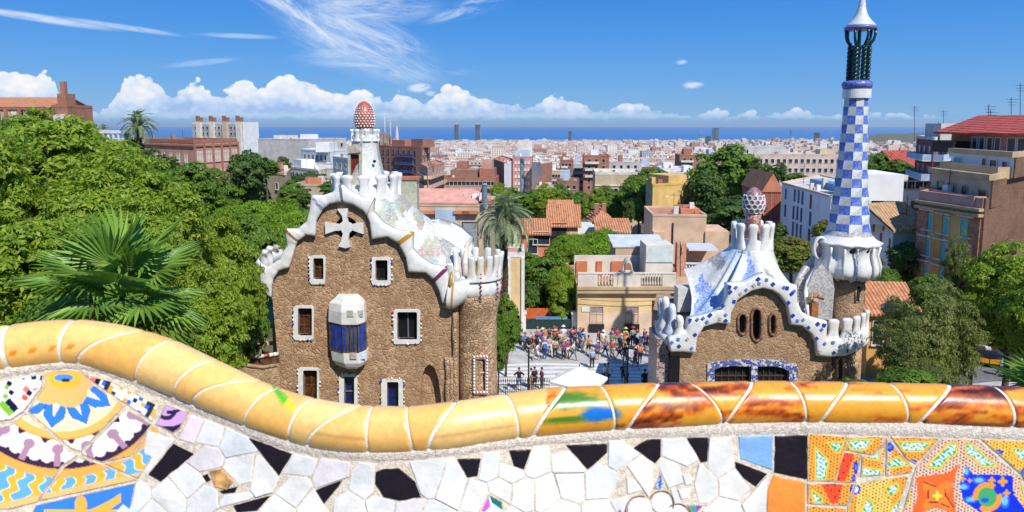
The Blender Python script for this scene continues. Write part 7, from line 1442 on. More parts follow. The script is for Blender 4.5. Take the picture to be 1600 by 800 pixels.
L_mid = G('leaf_mid', [(0.06, 0.13, 0.014), (0.13, 0.23, 0.025), (0.09, 0.18, 0.018), (0.17, 0.27, 0.03)], .6, .3); L_dark = G('leaf_dark', [(0.03, 0.07, 0.012), (0.065, 0.12, 0.02), (0.09, 0.16, 0.025)], .6, .15)
L_pine = G('leaf_pine', [(0.08, 0.17, 0.010), (0.18, 0.32, 0.015), (0.13, 0.25, 0.012), (0.24, 0.38, 0.025)], .6, .25); L_olive = G('leaf_olive', [(0.09, 0.13, 0.02), (0.18, 0.20, 0.05), (0.12, 0.18, 0.03), (0.25, 0.23, 0.09), (0.11, 0.20, 0.025)], .6, .3)
L_flower = G('leaf_flower', [(0.06, 0.12, 0.01), (0.12, 0.22, 0.02), (0.10, 0.17, 0.02), (0.35, 0.16, 0.04), (0.11, 0.20, 0.02)], .6, .3)
CR = dict(bright=[leaves_mesh('crown', 1 + k, 300, 190, .040, L_bright, .24, lobes=.6, shell=.42, narrow=.42) for k in range(3)], mid=[leaves_mesh('crown', 11 + k, 150, 110, .062, L_mid, .28, lobes=.45) for k in range(2)], dark=[leaves_mesh('crown', 21 + k, 110, 90, .075, L_dark, .30, lobes=.5) for k in range(2)],
          pine=[leaves_mesh('crown', 31 + k, 170, 170, .045, L_pine, .24, dome=True, lobes=.35, narrow=.25, up=.6) for k in range(2)], olive=[leaves_mesh('crown', 41 + k, 150, 110, .045, L_olive, .26, shell=.25, lobes=.7, narrow=.35) for k in range(2)],
          flower=[leaves_mesh('crown', 51, 120, 90, .07, L_flower, .3)], cypress=[leaves_mesh('crown', 61, 120, 110, .06, L_dark, .22, shell=.3, narrow=.3, lobes=.1)])
M_bark = mat('bark', (0.13, 0.09, 0.06), 1, .3, 3, .6, 8)
kc = {k: 0 for k in CR}
def tree(px, top, bot, hw, Y, kind, label, group=None, cat='tree', name=None, trunk=True):
    c = at(px, (top + bot) / 2, Y); k = mpp((top + bot) / 2, Y); rx, rz = hw * k, (bot - top) / 2 * k; rx *= 1.05; rz *= 1.08
    gz = ground(c.x, c.y); name = name or {'pine': 'umbrella_pine', 'cypress': 'cypress_tree', 'flower': 'shrub'}.get(kind, 'leafy_tree')
    root = empty(name, (c.x, c.y, min(gz, c.z - rz)), label, cat, group)
    me = CR[kind][kc[kind] % len(CR[kind])]; kc[kind] += 1; o = link('crown', me, root); ry = rx * .9
    if kind == 'pine': rz *= 1.6; c = c + Vector((0, 0, -rz * .32))
    o.matrix_basis = Matrix.Translation(c) @ Matrix.Rotation(px * .7, 4, 'Z') @ Matrix.Diagonal((rx, ry, rz, 1))
    mb = MB(); z0 = min(gz - .3, c.z - rz * .8); tr = max(.08, min(.4, rx * .09)); cz = c.z - rz * (.15 if kind != 'pine' else -.1)
    if trunk:
        mb.tube([(c.x, c.y, z0), (c.x + tr * .5, c.y, (z0 + cz) / 2), (c.x - tr * .3, c.y + tr, cz)], [tr, tr * .8, tr * .5], 7)
        for i in range(6):
            t = i * 1.05 + px; mb.tube([(c.x, c.y, cz - rz * .45), (c.x + math.cos(t) * rx * .35, c.y + math.sin(t) * ry * .35, cz + rz * .05), (c.x + math.cos(t) * rx * .72, c.y + math.sin(t) * ry * .72, cz + rz * .35)], [tr * .5, tr * .35, tr * .12], 5)
        mb.build('trunk', M_bark, root)
    return root
TL = [(55, 203, 420, 120, 36, 'bright', 'huge bright green tree at the left edge under the brick convent'), (180, 262, 470, 100, 31, 'bright', 'broad bright green tree directly behind the fan palm'), (-60, 215, 470, 110, 29, 'bright', 'bright tree cut by the left edge of the view'), (135, 228, 400, 110, 40, 'bright', 'rounded bright tree below the white pergola'), (255, 288, 480, 62, 33, 'bright', 'bright tree on the slope between the palm and the pink school'),
      (20, 350, 560, 120, 23, 'bright', 'low leafy tree just above the bench at the far left'), (345, 350, 530, 55, 36, 'bright', 'airy green tree left of the gatehouse upper windows'), (375, 415, 560, 42, 40, 'mid', 'dark leafy tree hard against the gatehouse left wall'), (305, 430, 600, 62, 27, 'bright', 'tree with hanging bright leaves right of the fan palm'), (120, 430, 600, 90, 18, 'mid', 'shaded tree under the fan palm'), (230, 470, 620, 70, 20, 'mid', 'shaded shrub tree right under the palm trunk'), (215, 330, 470, 80, 27, 'bright', 'small bright tree filling the gap above the palm fronds'), (395, 330, 470, 42, 50, 'mid', 'mid green tree under the umbrella pines'),
      (245, 243, 325, 40, 80, 'dark', 'dark round pine below the left corner of the pink school'), (298, 262, 345, 45, 74, 'mid', 'olive green pine under the pink school'), (328, 262, 330, 22, 86, 'mid', 'small pine below the school right corner'), (388, 240, 310, 32, 92, 'dark', 'dark pine between school and beige house'), (415, 252, 275, 22, 100, 'mid', 'low pine above the flat beige house'), (443, 242, 285, 13, 118, 'cypress', 'dark slim conifer right of the beige house'), (480, 272, 300, 34, 130, 'dark', 'dark thicket below the white terraced block'), (206, 218, 262, 17, 98, 'dark', 'dark bushy tree under the far date palm'), (165, 225, 262, 40, 85, 'bright', 'bright tree at the foot of the pergola'),
      (405, 305, 385, 62, 66, 'pine', 'wide umbrella pine left of the gatehouse roof'), (455, 302, 385, 48, 62, 'pine', 'umbrella pine touching the gatehouse cornice'), (362, 312, 395, 42, 60, 'pine', 'umbrella pine above the airy slope tree'), (350, 278, 340, 26, 90, 'mid', 'small tree in front of the school right end'), (520, 285, 310, 22, 90, 'mid', 'bush behind the gatehouse roof crest'),
      (1010, 262, 345, 33, 132, 'mid', 'tall avenue tree left of the mustard house'), (984, 312, 350, 9, 112, 'cypress', 'narrow cypress before the mustard house'), (1140, 238, 350, 60, 150, 'mid', 'great plane tree behind the right mushroom chimney'), (1186, 255, 310, 24, 140, 'dark', 'dark tree right behind the great plane tree'), (1102, 272, 350, 32, 118, 'dark', 'dark tree left below the great plane tree'), (1218, 257, 285, 14, 150, 'dark', 'small dark tree before the long pink institution'), (1150, 310, 360, 45, 100, 'dark', 'dark trees mass at the foot of the plane tree'),
      (1374, 238, 288, 24, 145, 'mid', 'tall tree just right of the checkered tower'), (1400, 252, 288, 26, 138, 'mid', 'round tree beside the brick gabled house'), (1350, 252, 290, 18, 142, 'dark', 'dark tree peeping behind the checkered tower'), (1425, 258, 288, 16, 130, 'mid', 'small tree below the balcony block'),
      (928, 348, 410, 52, 82, 'pine', 'large umbrella pine above the yellow balustrade house'), (892, 360, 412, 32, 78, 'pine', 'smaller umbrella pine lobe left of the large one'), (856, 398, 480, 36, 74, 'mid', 'tree with drooping green sprays left of the yellow house'), (880, 425, 515, 26, 69, 'bright', 'yellow green tree against the yellow house corner'), (832, 445, 520, 26, 72, 'dark', 'dark shrub behind the orange garden screen'), (826, 392, 440, 20, 80, 'mid', 'small tree at the red house foot'),
      (1216, 352, 392, 14, 84, 'dark', 'bush at the foot of the chapel'), (1238, 372, 430, 42, 66, 'flower', 'flowering hedge between the domed roof and the stair'), (1292, 345, 380, 20, 70, 'flower', 'wispy shrub before the white school'), (790, 465, 548, 22, 54, 'mid', 'round green street tree touching the stair tower of the gatehouse'), (778, 500, 580, 16, 50, 'mid', 'low bush behind the gatehouse stair tower'),
      (1492, 372, 470, 17, 46, 'olive', 'thin pointed tree before the ochre apartments'), (1440, 462, 610, 52, 38, 'olive', 'large grey green olive like tree right of the pavilion'), (1488, 462, 600, 38, 41, 'olive', 'ragged olive like tree with brown twigs'), (1412, 515, 625, 34, 36, 'olive', 'low olive bush close to the pavilion wing'), (1580, 398, 548, 60, 44, 'bright', 'bright feathery tree at the right edge before the brick wall'), (1640, 420, 560, 56, 40, 'bright', 'bright tree cut by the right edge'), (1524, 455, 530, 34, 47, 'mid', 'mid green tree over the parked taxi'), (1388, 420, 480, 22, 60, 'mid', 'small tree between tower drum and orange house'), (1446, 432, 480, 24, 52, 'mid', 'leafy tree above the orange tiled roof'), (1420, 575, 640, 50, 30, 'mid', 'green bush rising just above the orange rail at the right'), (1345, 598, 650, 36, 32, 'mid', 'low bush behind the rail before the round wing'), (1468, 578, 640, 36, 31, 'olive', 'straggly bush above the rail left of the road'), (1415, 380, 440, 30, 66, 'dark', 'dark bush below the tiled white house'), (1365, 395, 450, 14, 62, 'mid', 'climber beside the white crown of the tower')]
for t in TL: tree(*t, cat='shrub' if ('bush' in t[6] or 'shrub' in t[6] or 'hedge' in t[6]) else 'tree')
for i in range(10): px = 782 + i * 24; tree(px, 291 + (i * 7) % 9, 345, 17 + (i * 5) % 6, 134 + (i % 3) * 5, 'mid' if i % 3 else 'bright', 'plane tree in the avenue behind the tiled roofs, %s' % ('first beside the date palm', 'second from the palm', 'third, low and round', 'fourth, above the red house', 'fifth, above the orange barn', 'sixth, behind the chimneys', 'seventh, left of the white hut', 'eighth, below the ochre hall', 'ninth, in front of the ochre hall', 'last, touching the tall avenue tree')[i], 'avenue plane trees')
rt_ = random.Random(8)
HT = [(-20, 186, 300, 60, 92), (62, 184, 290, 55, 100), (118, 205, 300, 45, 95), (150, 214, 290, 30, 90), (-90, 175, 300, 60, 96), (190, 232, 310, 34, 88), (232, 262, 330, 30, 84), (262, 272, 330, 26, 92)]
for i, t in enumerate(HT): tree(*t, 'bright' if i % 3 else 'mid', ('round tree under the convent wall at the left edge', 'rounded tree right below the convent tower', 'tree at the left foot of the pergola posts', 'low tree under the middle of the pergola', 'tree outside the left edge below the convent', 'tree left under the far date palm', 'bushy tree on the slope below the school', 'small tree before the left school windows')[i])
for i in range(26):      # hillside wood filling the slope under the named trees
    px, py = rt_.uniform(-60, 400), rt_.uniform(330, 480); Y = 46 + (480 - py) * .12 + rt_.uniform(-3, 3); tree(px, py - 45, py + 30, rt_.uniform(28, 48), Y, 'mid' if i % 2 else 'bright', '%s tree %s of the wooded slope, %s' % ('darker' if i % 2 else 'brighter', 'high up' if py < 375 else 'half way down' if py < 430 else 'low down', 'at the left edge' if px < 40 else 'left of the fan palm crown' if px < 130 else 'behind the fan palm crown' if px < 220 else 'right of the fan palm crown' if px < 310 else 'next to the gatehouse'), 'trees of the hillside wood', trunk=False)
for i in range(16):
    px = 250 + i * 17; Y = 96 + (i % 4) * 9; py = 300 + (i % 3) * 9; tree(px, py - 14, py + 24, 18, Y, 'dark' if i % 2 else 'mid', 'small %s tree on the slope %s, %s row' % ('dark' if i % 2 else 'mid green', 'below the school' if px < 330 else 'below the beige house' if px < 440 else 'behind the gatehouse cornice', ('front', 'second', 'third', 'rear')[i % 4]), 'trees on the back slope', trunk=False)
for i in range(30):
    x = rt_.uniform(-130, 260); y = rt_.uniform(150, 420); gz = ground(x, y); h = rt_.uniform(5, 8); root = empty('leafy_tree', (x, y, gz), 'street tree %s, %s' % ('towards the left' if x < -20 else 'towards the middle' if x < 90 else 'towards the right', 'just behind the near houses' if y < 235 else 'half way to the dense city' if y < 320 else 'where the dense city begins'), 'tree', 'street trees of the middle town'); o = link('crown', CR['mid'][i % 2], root); o.matrix_basis = Matrix.Translation((x, y, gz + h)) @ Matrix.Diagonal((4.2, 4.2, 4.4, 1))
# --- palms
def blade(mb, p, d, up_, w, L, droop, mi=0):
    side = d.cross(up_).normalized(); q = [p, p + d * L * .5 + Vector((0, 0, -droop * .25 * L)), p + d * L + Vector((0, 0, -droop * L))]; V = [q[0] - side * w * .4, q[0] + side * w * .4, q[1] + side * w, q[1] - side * w, q[2]]
    V.insert(0, q[0] + up_ * -.0); mb.add([V[1], V[2], V[3], V[4], V[5]], [(0, 1, 2, 3), (3, 2, 4)], mi)
M_fan = G('fan_leaf', [(0.12, 0.25, 0.04), (0.22, 0.40, 0.05), (0.16, 0.32, 0.04), (0.32, 0.48, 0.09)], .5, .25, .5); M_fan2 = G('fan_leaf_yellow_lit', [(0.12, 0.20, 0.02), (0.20, 0.26, 0.03), (0.14, 0.24, 0.02), (0.30, 0.24, 0.05)], .35, .3, .5); M_date = G('date_leaf', [(0.16, 0.23, 0.10), (0.26, 0.33, 0.17), (0.34, 0.40, 0.24), (0.20, 0.28, 0.12), (0.44, 0.46, 0.30)], .45, .15, .5)  # second fan leaf, for low fronds: yellow sunlight put into its colour
def fan_mesh(name, mt, seed, n=30, Rr=.80, spread=4.3):
    mb = MB(); r_ = random.Random(seed); mb.tube([(0, 0, 0), (.32, 0, .04), (.60, 0, .03)], [.022, .014, .012], 5); st = spread / n; c = Vector((.58, 0, .03))
    for i in range(n):       # pleated segments joined to half their length, free tips beyond
        a = (i + .5 - n / 2) * st; L = Rr * (.82 + .18 * math.cos(a * .8)) * r_.uniform(.92, 1.05); rr_ = L * .55; dz = L * (.06 + .10 * r_.random()); P = lambda ang, r, z: c + Vector((r * math.cos(ang), r * math.sin(ang), z)); q = st * .46
        mb.add([P(a, .02, 0), P(a - q, rr_, .018), P(a, rr_, -.018 - .02 * L), P(a + q, rr_, .018), P(a + r_.uniform(-.02, .02), L, -dz)], [(0, 1, 2), (0, 2, 3), (1, 4, 2), (2, 4, 3)])
    return to_mesh(name, mb.v, mb.f, mt)
fans = [fan_mesh('frond', M_fan, 3), fan_mesh('frond', M_fan, 4, 27, .74), fan_mesh('frond', M_fan2, 5, 24, .72)]
def fan_palm(cpx, cpy, Y, label, sc=1.0, seed=2, extra=()):
    c = at(cpx, cpy, Y); r_ = random.Random(seed); root = empty('fan_palm', (c.x, c.y, ground(c.x, c.y)), label, 'palm tree'); mb = MB()
    mb.tube([(c.x, c.y, ground(c.x, c.y) - .3), (c.x, c.y, c.z - .9), (c.x, c.y, c.z - .1)], [.15, .18, .12], 12); 
    mb.build('trunk', mat('palm_trunk', (0.10, 0.07, 0.045), 1, .4, 8, 1, 20), root, smooth=True); sk = MB()
    for i in range(420): a = r_.uniform(0, 6.28); z = c.z - r_.uniform(.15, 1.3); rr_ = .17 + .10 * r_.random(); d = Vector((math.cos(a), math.sin(a), r_.uniform(-.9, .5))).normalized(); blade(sk, Vector((c.x + math.cos(a) * rr_ * .7, c.y + math.sin(a) * rr_ * .7, z)), d, Vector((0, 0, 1)), .008, r_.uniform(.10, .26), .3)
    sk.build('trunk_fibres', mat('palm_fibre', (0.13, 0.09, 0.07), 1, .3, 9), root, kind='stuff')
    dirs = []
    for i in range(25): el_ = 74 - 104 * (i / 24) ** .85; dirs.append((i * 137.5 + r_.uniform(-12, 12), el_ + r_.uniform(-7, 7), 0 if i < 20 else 1))
    dirs += list(extra)
    for az_, el_, k in dirs:
        s_ = sc * r_.uniform(.9, 1.15); link('frond', fans[2] if k == 2 else fans[(int(az_) + k) % 2], root, Matrix.Translation(c + Vector((0, 0, -.1))) @ Matrix.Rotation(R(az_), 4, 'Z') @ Matrix.Rotation(-R(el_), 4, 'Y') @ Matrix.Rotation(r_.uniform(-.5, .5), 4, 'X') @ Matrix.Scale(s_, 4))
fan_palm(190, 455, 9.0, 'large fan palm with spiky green fans right behind the bench on the left', .93, 2, [(-12, -30, 2), (-34, -24, 2), (14, -26, 2), (-60, -34, 2)])
fan_palm(1668, 640, 11.5, 'fan palm tip poking in at the lower right corner', 1.0, 5)
def date_frond(seed, Rr=2.6):
    mb = MB(); r_ = random.Random(seed); P = [Vector((t * Rr * .93, 0, Rr * (.42 * math.sin(t * 2.2) - .42 * t * t))) for t in np.linspace(0, 1, 12)]; mb.tube(P, [.05 * (1 - .8 * i / 11) for i in range(12)], 4)
    for i in range(66):
        t = .10 + .9 * i / 65; k = min(10, int(t * 11)); p = P[k].lerp(P[k + 1], t * 11 - k); ax = (P[k + 1] - P[k]).normalized()
        for s_ in (-1, 1): d = (ax * .75 + Vector((0, s_, .35)) * .8 + Vector((r_.uniform(-.1, .1), 0, r_.uniform(-.15, .15)))).normalized(); blade(mb, p, d, Vector((0, 0, 1)), .024, .62 * (1 - .55 * abs(t - .45)) * r_.uniform(.85, 1.1), .25)
    return to_mesh('frond', mb.v, mb.f, M_date)
dfr = [date_frond(k) for k in range(2)]
def date_palm(px, py, Y, Rpx, label, n=64, dead=True):
    c = at(px, py, Y); sc = Rpx * mpp(py, Y) / 2.6; root = empty('date_palm', (c.x, c.y, ground(c.x, c.y)), label, 'palm tree'); r_ = random.Random(int(px)); gz = ground(c.x, c.y) - .3
    V = [(c.x + .05 * math.sin(z), c.y, z) for z in np.linspace(gz, c.z, 40)]; MB().tube(V, [(.30 + .035 * (i % 2)) * sc * .9 for i in range(40)], 12).build('trunk', MATS['palm_trunk'], root)
    for i in range(n): el_ = 85 - 140 * (i / n) ** .9 + r_.uniform(-6, 6); link('frond', dfr[i % 2], root, Matrix.Translation(c) @ Matrix.Rotation(i * 2.399 + r_.uniform(-.2, .2), 4, 'Z') @ Matrix.Rotation(-R(el_), 4, 'Y') @ Matrix.Scale(sc * r_.uniform(.85, 1.08), 4))
    if dead:
        sk = MB()
        for i in range(260): a = r_.uniform(0, 6.28); d = Vector((math.cos(a) * .45, math.sin(a) * .45, -1)).normalized(); blade(sk, c + Vector((math.cos(a) * .3, math.sin(a) * .3, -r_.uniform(.1, .9) * sc)), d, Vector((math.cos(a), math.sin(a), 0)), .05, r_.uniform(.5, 1.5) * sc, 0.0)
        sk.build('dead_fronds', G('straw_leaf', [(0.25, 0.18, 0.08), (0.36, 0.27, 0.13), (0.18, 0.12, 0.06)], .9), root, kind='stuff')
date_palm(788, 350, 57, 50, 'tall date palm with silvery drooping fronds between the two pavilions'); date_palm(216, 200, 98, 30, 'date palm against the clouds beside the white pergola', 44, False); date_palm(162, 203, 120, 11, 'tiny palm top showing over the pergola roof', 24, False); date_palm(1366, 425, 63, 18, 'small palm beside the tower under the white houses', 30, False)
# ================================================================== SQUARE AND PEOPLE
def gp(px, py, z=0.0): d = ray(px, py); return EYE + d * ((z - EYE.z) / d.z)
M_pave = mat('paving', (0.46, 0.45, 0.44), .9, .12, .8, .2, 6, stain=.2); M_band = mat('paving_pale', (0.68, 0.67, 0.65), .9, .06, 1, stain=.1); M_asph = mat('asphalt', (0.16, 0.16, 0.165), .9, .1, 1, .3, 30)
tag(MB().add([(-9, 40, .02), (15, 40, .02), (60, 52, .02), (60, 74, .02), (-13, 74, .02), (-13, 55, .02)], [(0, 1, 2, 3, 4, 5)]).build('plaza_paving', M_pave), kind='structure')
pv_ = bpy.data.objects['plaza_paving']
for i in range(13):
    y = 46.2 + i * .86; n_ = 24; V = [(x, y + .16 * math.sin(x * .7 + i) , .026) for x in np.linspace(-12 + max(0, (50 - y)) * .9, 12, n_)] + [(x, y + .46 + .14 * math.sin(x * .7 + i), .026) for x in np.linspace(-12 + max(0, (50 - y)) * .9, 12, n_)]; MB().add(V, [(k, k + 1, n_ + k + 1, n_ + k) for k in range(n_ - 1)]).build('paving_strip', M_band, pv_)
tag(MB().add([(27, 50, .03), (70, 60, .03), (70, 68, .03), (27, 63, .03)], [(0, 1, 2, 3)]).build('road', M_asph), kind='structure'); tag(MB().box(26, 60, 49.0, 49.6, 0, .12).build('kerb', M_band), kind='structure')
# garden wall, hedge, screen
r = empty('garden_wall', (1.5, 67, 0), 'dark clad garden wall between two white pillars with blue edge', 'wall'); a, b_ = at(822, 500, 67), at(894, 500, 67)
MB().box(a.x, b_.x, 67, 67.3, 0, zat(499, 67)).build('panel', mat('dark_green_cladding', (0.02, 0.05, 0.05), .8, .3, 6, .5, 20), r); MB().box(a.x + 1, b_.x - .5, 66.95, 67.35, zat(499, 67) + .003, zat(496, 67)).build('coping', mat('blue_coping', (0.10, 0.25, 0.45), .5), r)
for px in (817, 898): x = at(px, 500, 67).x; MB().box(x - .3, x + .3, 66.8, 67.4, 0, zat(490, 67)).box(x - .38, x + .38, 66.7, 67.5, zat(490, 67), zat(487, 67)).build('pillar', M_wsmooth, r)
a, b_ = at(822, 500, 68.5), at(884, 500, 68.5); tag(MB().box(a.x, b_.x, 68.5, 68.6, 0, zat(482, 68.5)).build('garden_screen', mat('orange_screen', (0.58, 0.13, 0.04), .8, .1, 1)), 'bright orange screen fence above the dark garden wall', 'fence')
r = empty('shop_wall', (-2, 66, 0), 'blue grey low wall with white post beside the street tree', 'wall'); a, b_ = at(795, 500, 66), at(812, 500, 66); MB().box(a.x, b_.x, 66, 66.3, 0, zat(493, 66)).build('panel', M_grey, r)
# parasol
c = gp(905, 590, 2.7); r = empty('parasol', (c.x, c.y, 0), 'big white square parasol with shallow pitched canopy over the square', 'parasol'); w = 46 * mpp(590, c.y); mb = MB(); V = [(c.x, c.y, 3.55)]
for i in range(8): t = R(i * 45 + 12); q = w * (1.02 if i % 2 == 0 else .86); V.append((c.x + q * math.cos(t), c.y + q * math.sin(t) * .9, 2.55 + .06 * (i % 2)))
V += [(v[0], v[1], v[2] - .16) for v in V[1:]]; mb.add(V, [(0, 1 + i, 1 + (i + 1) % 8) for i in range(8)] + [(1 + i, 9 + i, 9 + (i + 1) % 8, 1 + (i + 1) % 8) for i in range(8)]); mb.build('canopy', mat('canvas', (0.80, 0.79, 0.77), .9, .04, 2), r); MB().tube([(c.x, c.y, 0), (c.x, c.y, 3.7)], .04, 8).build('pole', M_iron, r)
for i in range(8): t = R(i * 45 + 12); MB().tube([(c.x, c.y, 3.45), (c.x + w * .9 * math.cos(t), c.y + w * .8 * math.sin(t), 2.56)], .018, 5).build('rib', M_iron, r)
# lamp posts, railing
for px, lb in ((826, 'black lamp post left of the white parasol'), (981, 'black lamp post right of the white parasol')):
    b0 = Vector((at(px, 560, 47.5).x, 47.5, 0)); zt_ = zat(537, 47.5); r = empty('lamp_post', b0, lb, 'lamp post', 'lamp posts on the square'); MB().lathe((b0.x, b0.y), [(.2, 0), (.2, .3), (.12, .5), (.09, .9), (.065, 1.2), (.055, zt_ - .4), (.09, zt_ - .3)], 12).build('post', M_iron, r)
    MB().tube([(b0.x - .6, b0.y, zt_ - .1), (b0.x - .3, b0.y, zt_ - .35), (b0.x, b0.y, zt_ - .4), (b0.x + .3, b0.y, zt_ - .35), (b0.x + .6, b0.y, zt_ - .1)], .03, 6).build('arms', M_iron, r)
    for s_ in (-.6, 0, .6): MB().lathe((b0.x + s_, b0.y), [(.08, zt_ - .1), (.17, zt_ + .25), (.2, zt_ + .3), (.04, zt_ + .48)], 8).build('lantern', M_iron, r)
r = empty('railing', (-.5, 46, 0), 'spiked black iron railing along the near edge of the square', 'railing'); xa, xb = at(776, 600, 46.2).x, at(858, 600, 46.2).x
for z in (1.9, 2.45): MB().tube([(xa, 46.2, z), (xb, 46.2, z)], .03, 5).build('rail', M_iron, r)
n_ = 24; zb = 1.0
for i in range(n_ + 1): x = xa + (xb - xa) * i / n_; link('picket', MATS.setdefault('pk', to_mesh('picket', *(lambda q: (q.v, q.f))(MB().box(-.018, .018, -.018, .018, 0, 2.7).lathe((0, 0), [(.05, 2.7), (.01, 2.95)], 5)), M_iron)), r, Matrix.Translation((x, 46.2, 0)))
# people: one skinned body per pose, clothes as separate pieces
def skin(name, verts, edges, rad_, mt, lv=1):
    me = bpy.data.meshes.new(name); me.from_pydata(verts, edges, []); o = bpy.data.objects.new(name, me); COL.objects.link(o); md = o.modifiers.new('s', 'SKIN'); md.use_smooth_shade = True
    for v, r_ in zip(me.skin_vertices[0].data, rad_): v.radius = r_ if isinstance(r_, tuple) else (r_, r_)
    me.skin_vertices[0].data[0].use_root = True; sb = o.modifiers.new('u', 'SUBSURF'); sb.levels = lv; dg = bpy.context.evaluated_depsgraph_get(); out = bpy.data.meshes.new_from_object(o.evaluated_get(dg)); bpy.data.objects.remove(o); out.name = name; out.materials.clear(); out.materials.append(mt); return out
SK = mat('skin', (0.50, 0.28, 0.19), .6, .05, 4)
def pose(lf, rf, la, ra, lean=0):
    """ankles lf/rf; (elbow, hand) la/ra"""
    J_ = dict(pel=(0, 0, .95), wai=(0, lean * .3, 1.1), che=(0, lean * .8, 1.32), nec=(0, lean, 1.48), hd0=(0, lean * 1.05, 1.58), hd1=(0, lean * 1.1 - .01, 1.68), ls=(-.17, lean * .9, 1.40), rs=(.17, lean * .9, 1.40), lh=(-.10, 0, .90), rh=(.10, 0, .90), lk=((-.10 + lf[0]) / 2, (lf[1]) / 2 - .05, .50), rk=((.10 + rf[0]) / 2, rf[1] / 2 - .05, .50), la=(lf[0], lf[1], lf[2]), ra=(rf[0], rf[1], rf[2]), lt=(lf[0], lf[1] - .16, lf[2] - .05), rt=(rf[0], rf[1] - .16, rf[2] - .05), le=la[0], lw=la[1], re=ra[0], rw=ra[1])
    Rd = dict(pel=(.15, .11), wai=(.13, .095), che=(.16, .10), nec=.055, hd0=.075, hd1=.085, ls=.065, rs=.065, lh=.09, rh=.09, lk=.058, rk=.058, la=.04, ra=.04, lt=.035, rt=.035, le=.042, lw=.028, re=.042, rw=.028)
    E = [('pel', 'wai'), ('wai', 'che'), ('che', 'nec'), ('nec', 'hd0'), ('hd0', 'hd1'), ('che', 'ls'), ('che', 'rs'), ('ls', 'le'), ('le', 'lw'), ('rs', 're'), ('re', 'rw'), ('pel', 'lh'), ('pel', 'rh'), ('lh', 'lk'), ('lk', 'la'), ('rh', 'rk'), ('rk', 'ra'), ('la', 'lt'), ('ra', 'rt')]
    for s_ in 'lr':         # hand: palm, four fingers and a thumb
        e_, w_ = Vector(J_[s_ + 'e']), Vector(J_[s_ + 'w']); d = (w_ - e_).normalized(); sd_ = d.cross(Vector((0, 1, 0))).normalized(); J_[s_ + 'p'] = tuple(w_ + d * .07); Rd[s_ + 'p'] = (.034, .018); E.append((s_ + 'w', s_ + 'p'))
        for q, (o_, L_) in enumerate(((-.027, .065), (-.009, .08), (.009, .075), (.027, .06))): J_[s_ + 'f%d' % q] = tuple(w_ + d * (.07 + L_) + sd_ * o_ + Vector((0, -.01, 0))); Rd[s_ + 'f%d' % q] = .009; E.append((s_ + 'p', s_ + 'f%d' % q))
        J_[s_ + 't2'] = tuple(w_ + d * .06 + Vector((0, -.055, 0))); Rd[s_ + 't2'] = .011; E.append((s_ + 'w', s_ + 't2'))
    def sub(names, grow, extra=()):
        nm = [n for n in names]; ix = {n: i for i, n in enumerate(nm)}; return [J_[n] for n in nm], [(ix[a], ix[b]) for a, b in E if a in ix and b in ix], [tuple(q + grow for q in (Rd[n] if isinstance(Rd[n], tuple) else (Rd[n], Rd[n]))) for n in nm]
    body = skin('body', *sub(list(J_), 0), SK); shirt = skin('shirt', *sub(['pel', 'wai', 'che', 'nec', 'ls', 'rs', 'le', 're'], .022), SK); long_ = skin('trousers', *sub(['pel', 'lh', 'rh', 'lk', 'rk', 'la', 'ra'], .020), SK); mid_ = skin('shorts', *sub(['pel', 'lh', 'rh', 'lk', 'rk'], .028), SK)
    hd = Vector(J_['hd1']); return body, shirt, long_, mid_, hd
POSES = [pose((-.11, 0, .08), (.12, .03, .08), ((-.24, .02, 1.14), (-.24, -.05, .90)), ((.24, .02, 1.14), (.25, -.06, .90))), pose((-.16, 0, .08), (.16, 0, .08), ((-.38, .05, 1.18), (-.17, -.06, 1.02)), ((.38, .05, 1.18), (.17, -.06, 1.02))),
         pose((-.10, -.28, .08), (.10, .32, .13), ((-.25, .16, 1.16), (-.24, .10, .94)), ((.25, -.12, 1.16), (.24, -.26, .98)), -.05), pose((-.11, 0, .08), (.12, .02, .08), ((-.25, -.12, 1.20), (-.10, -.30, 1.42)), ((.25, -.12, 1.20), (.08, -.30, 1.44)))]
hair_m = to_mesh('hair', *(lambda q: (q.v, q.f))(MB().sphere((0, .018, .045), .104, 10, 8, sc=(.93, 1.0, .85))), SK, smooth=True); hat_m = to_mesh('hat', *(lambda q: (q.v, q.f))(MB().lathe((0, 0), [(.20, .05), (.20, .065), (.11, .07), (.10, .16), (.05, .18)], 14)), SK, smooth=True)
bag_m = to_mesh('backpack', *(lambda q: (q.v, q.f))(MB().box(-.15, .15, .13, .30, 1.02, 1.44).box(-.11, .11, .30, .35, 1.06, 1.25)), SK)
face_b = MB(); [face_b.sphere((s_ * .03, -.083, .005), .012, 6, 4) for s_ in (-1, 1)]; face_b.box(-.025, .025, -.092, -.08, -.052, -.042).sphere((0, -.095, -.02), .014, 6, 4); face_m = to_mesh('face', face_b.v, face_b.f, mat('features', (0.10, 0.04, 0.03), .6))
def cm(n, c): c = tuple(.82 * x + .18 * sum(c) / 3 for x in c); return mat('cloth_' + n, c, .9, .12, 8)
SH = dict(red=(.55, .03, .03), white=(.72, .72, .72), blue=(.05, .14, .50), pink=(.62, .30, .38), purple=(.16, .05, .30), green=(.05, .25, .10), black=(.02, .02, .025), grey=(.30, .30, .32), orange=(.65, .20, .04), beige=(.55, .44, .32), maroon=(.25, .03, .06), cyan=(.25, .45, .62))
SH['light blue'] = (.32, .45, .70); SH['yellow'] = (.62, .52, .12); BT = dict(dark=(.02, .02, .03), denim=(.05, .09, .22), beige=(.45, .36, .25), white=(.68, .68, .68), grey=(.20, .20, .22), blue=(.04, .20, .50), olive=(.12, .14, .06))
HR = dict(dark=(.015, .01, .008), brown=(.09, .045, .02), blond=(.42, .28, .12), grey=(.35, .34, .33)); used = set()
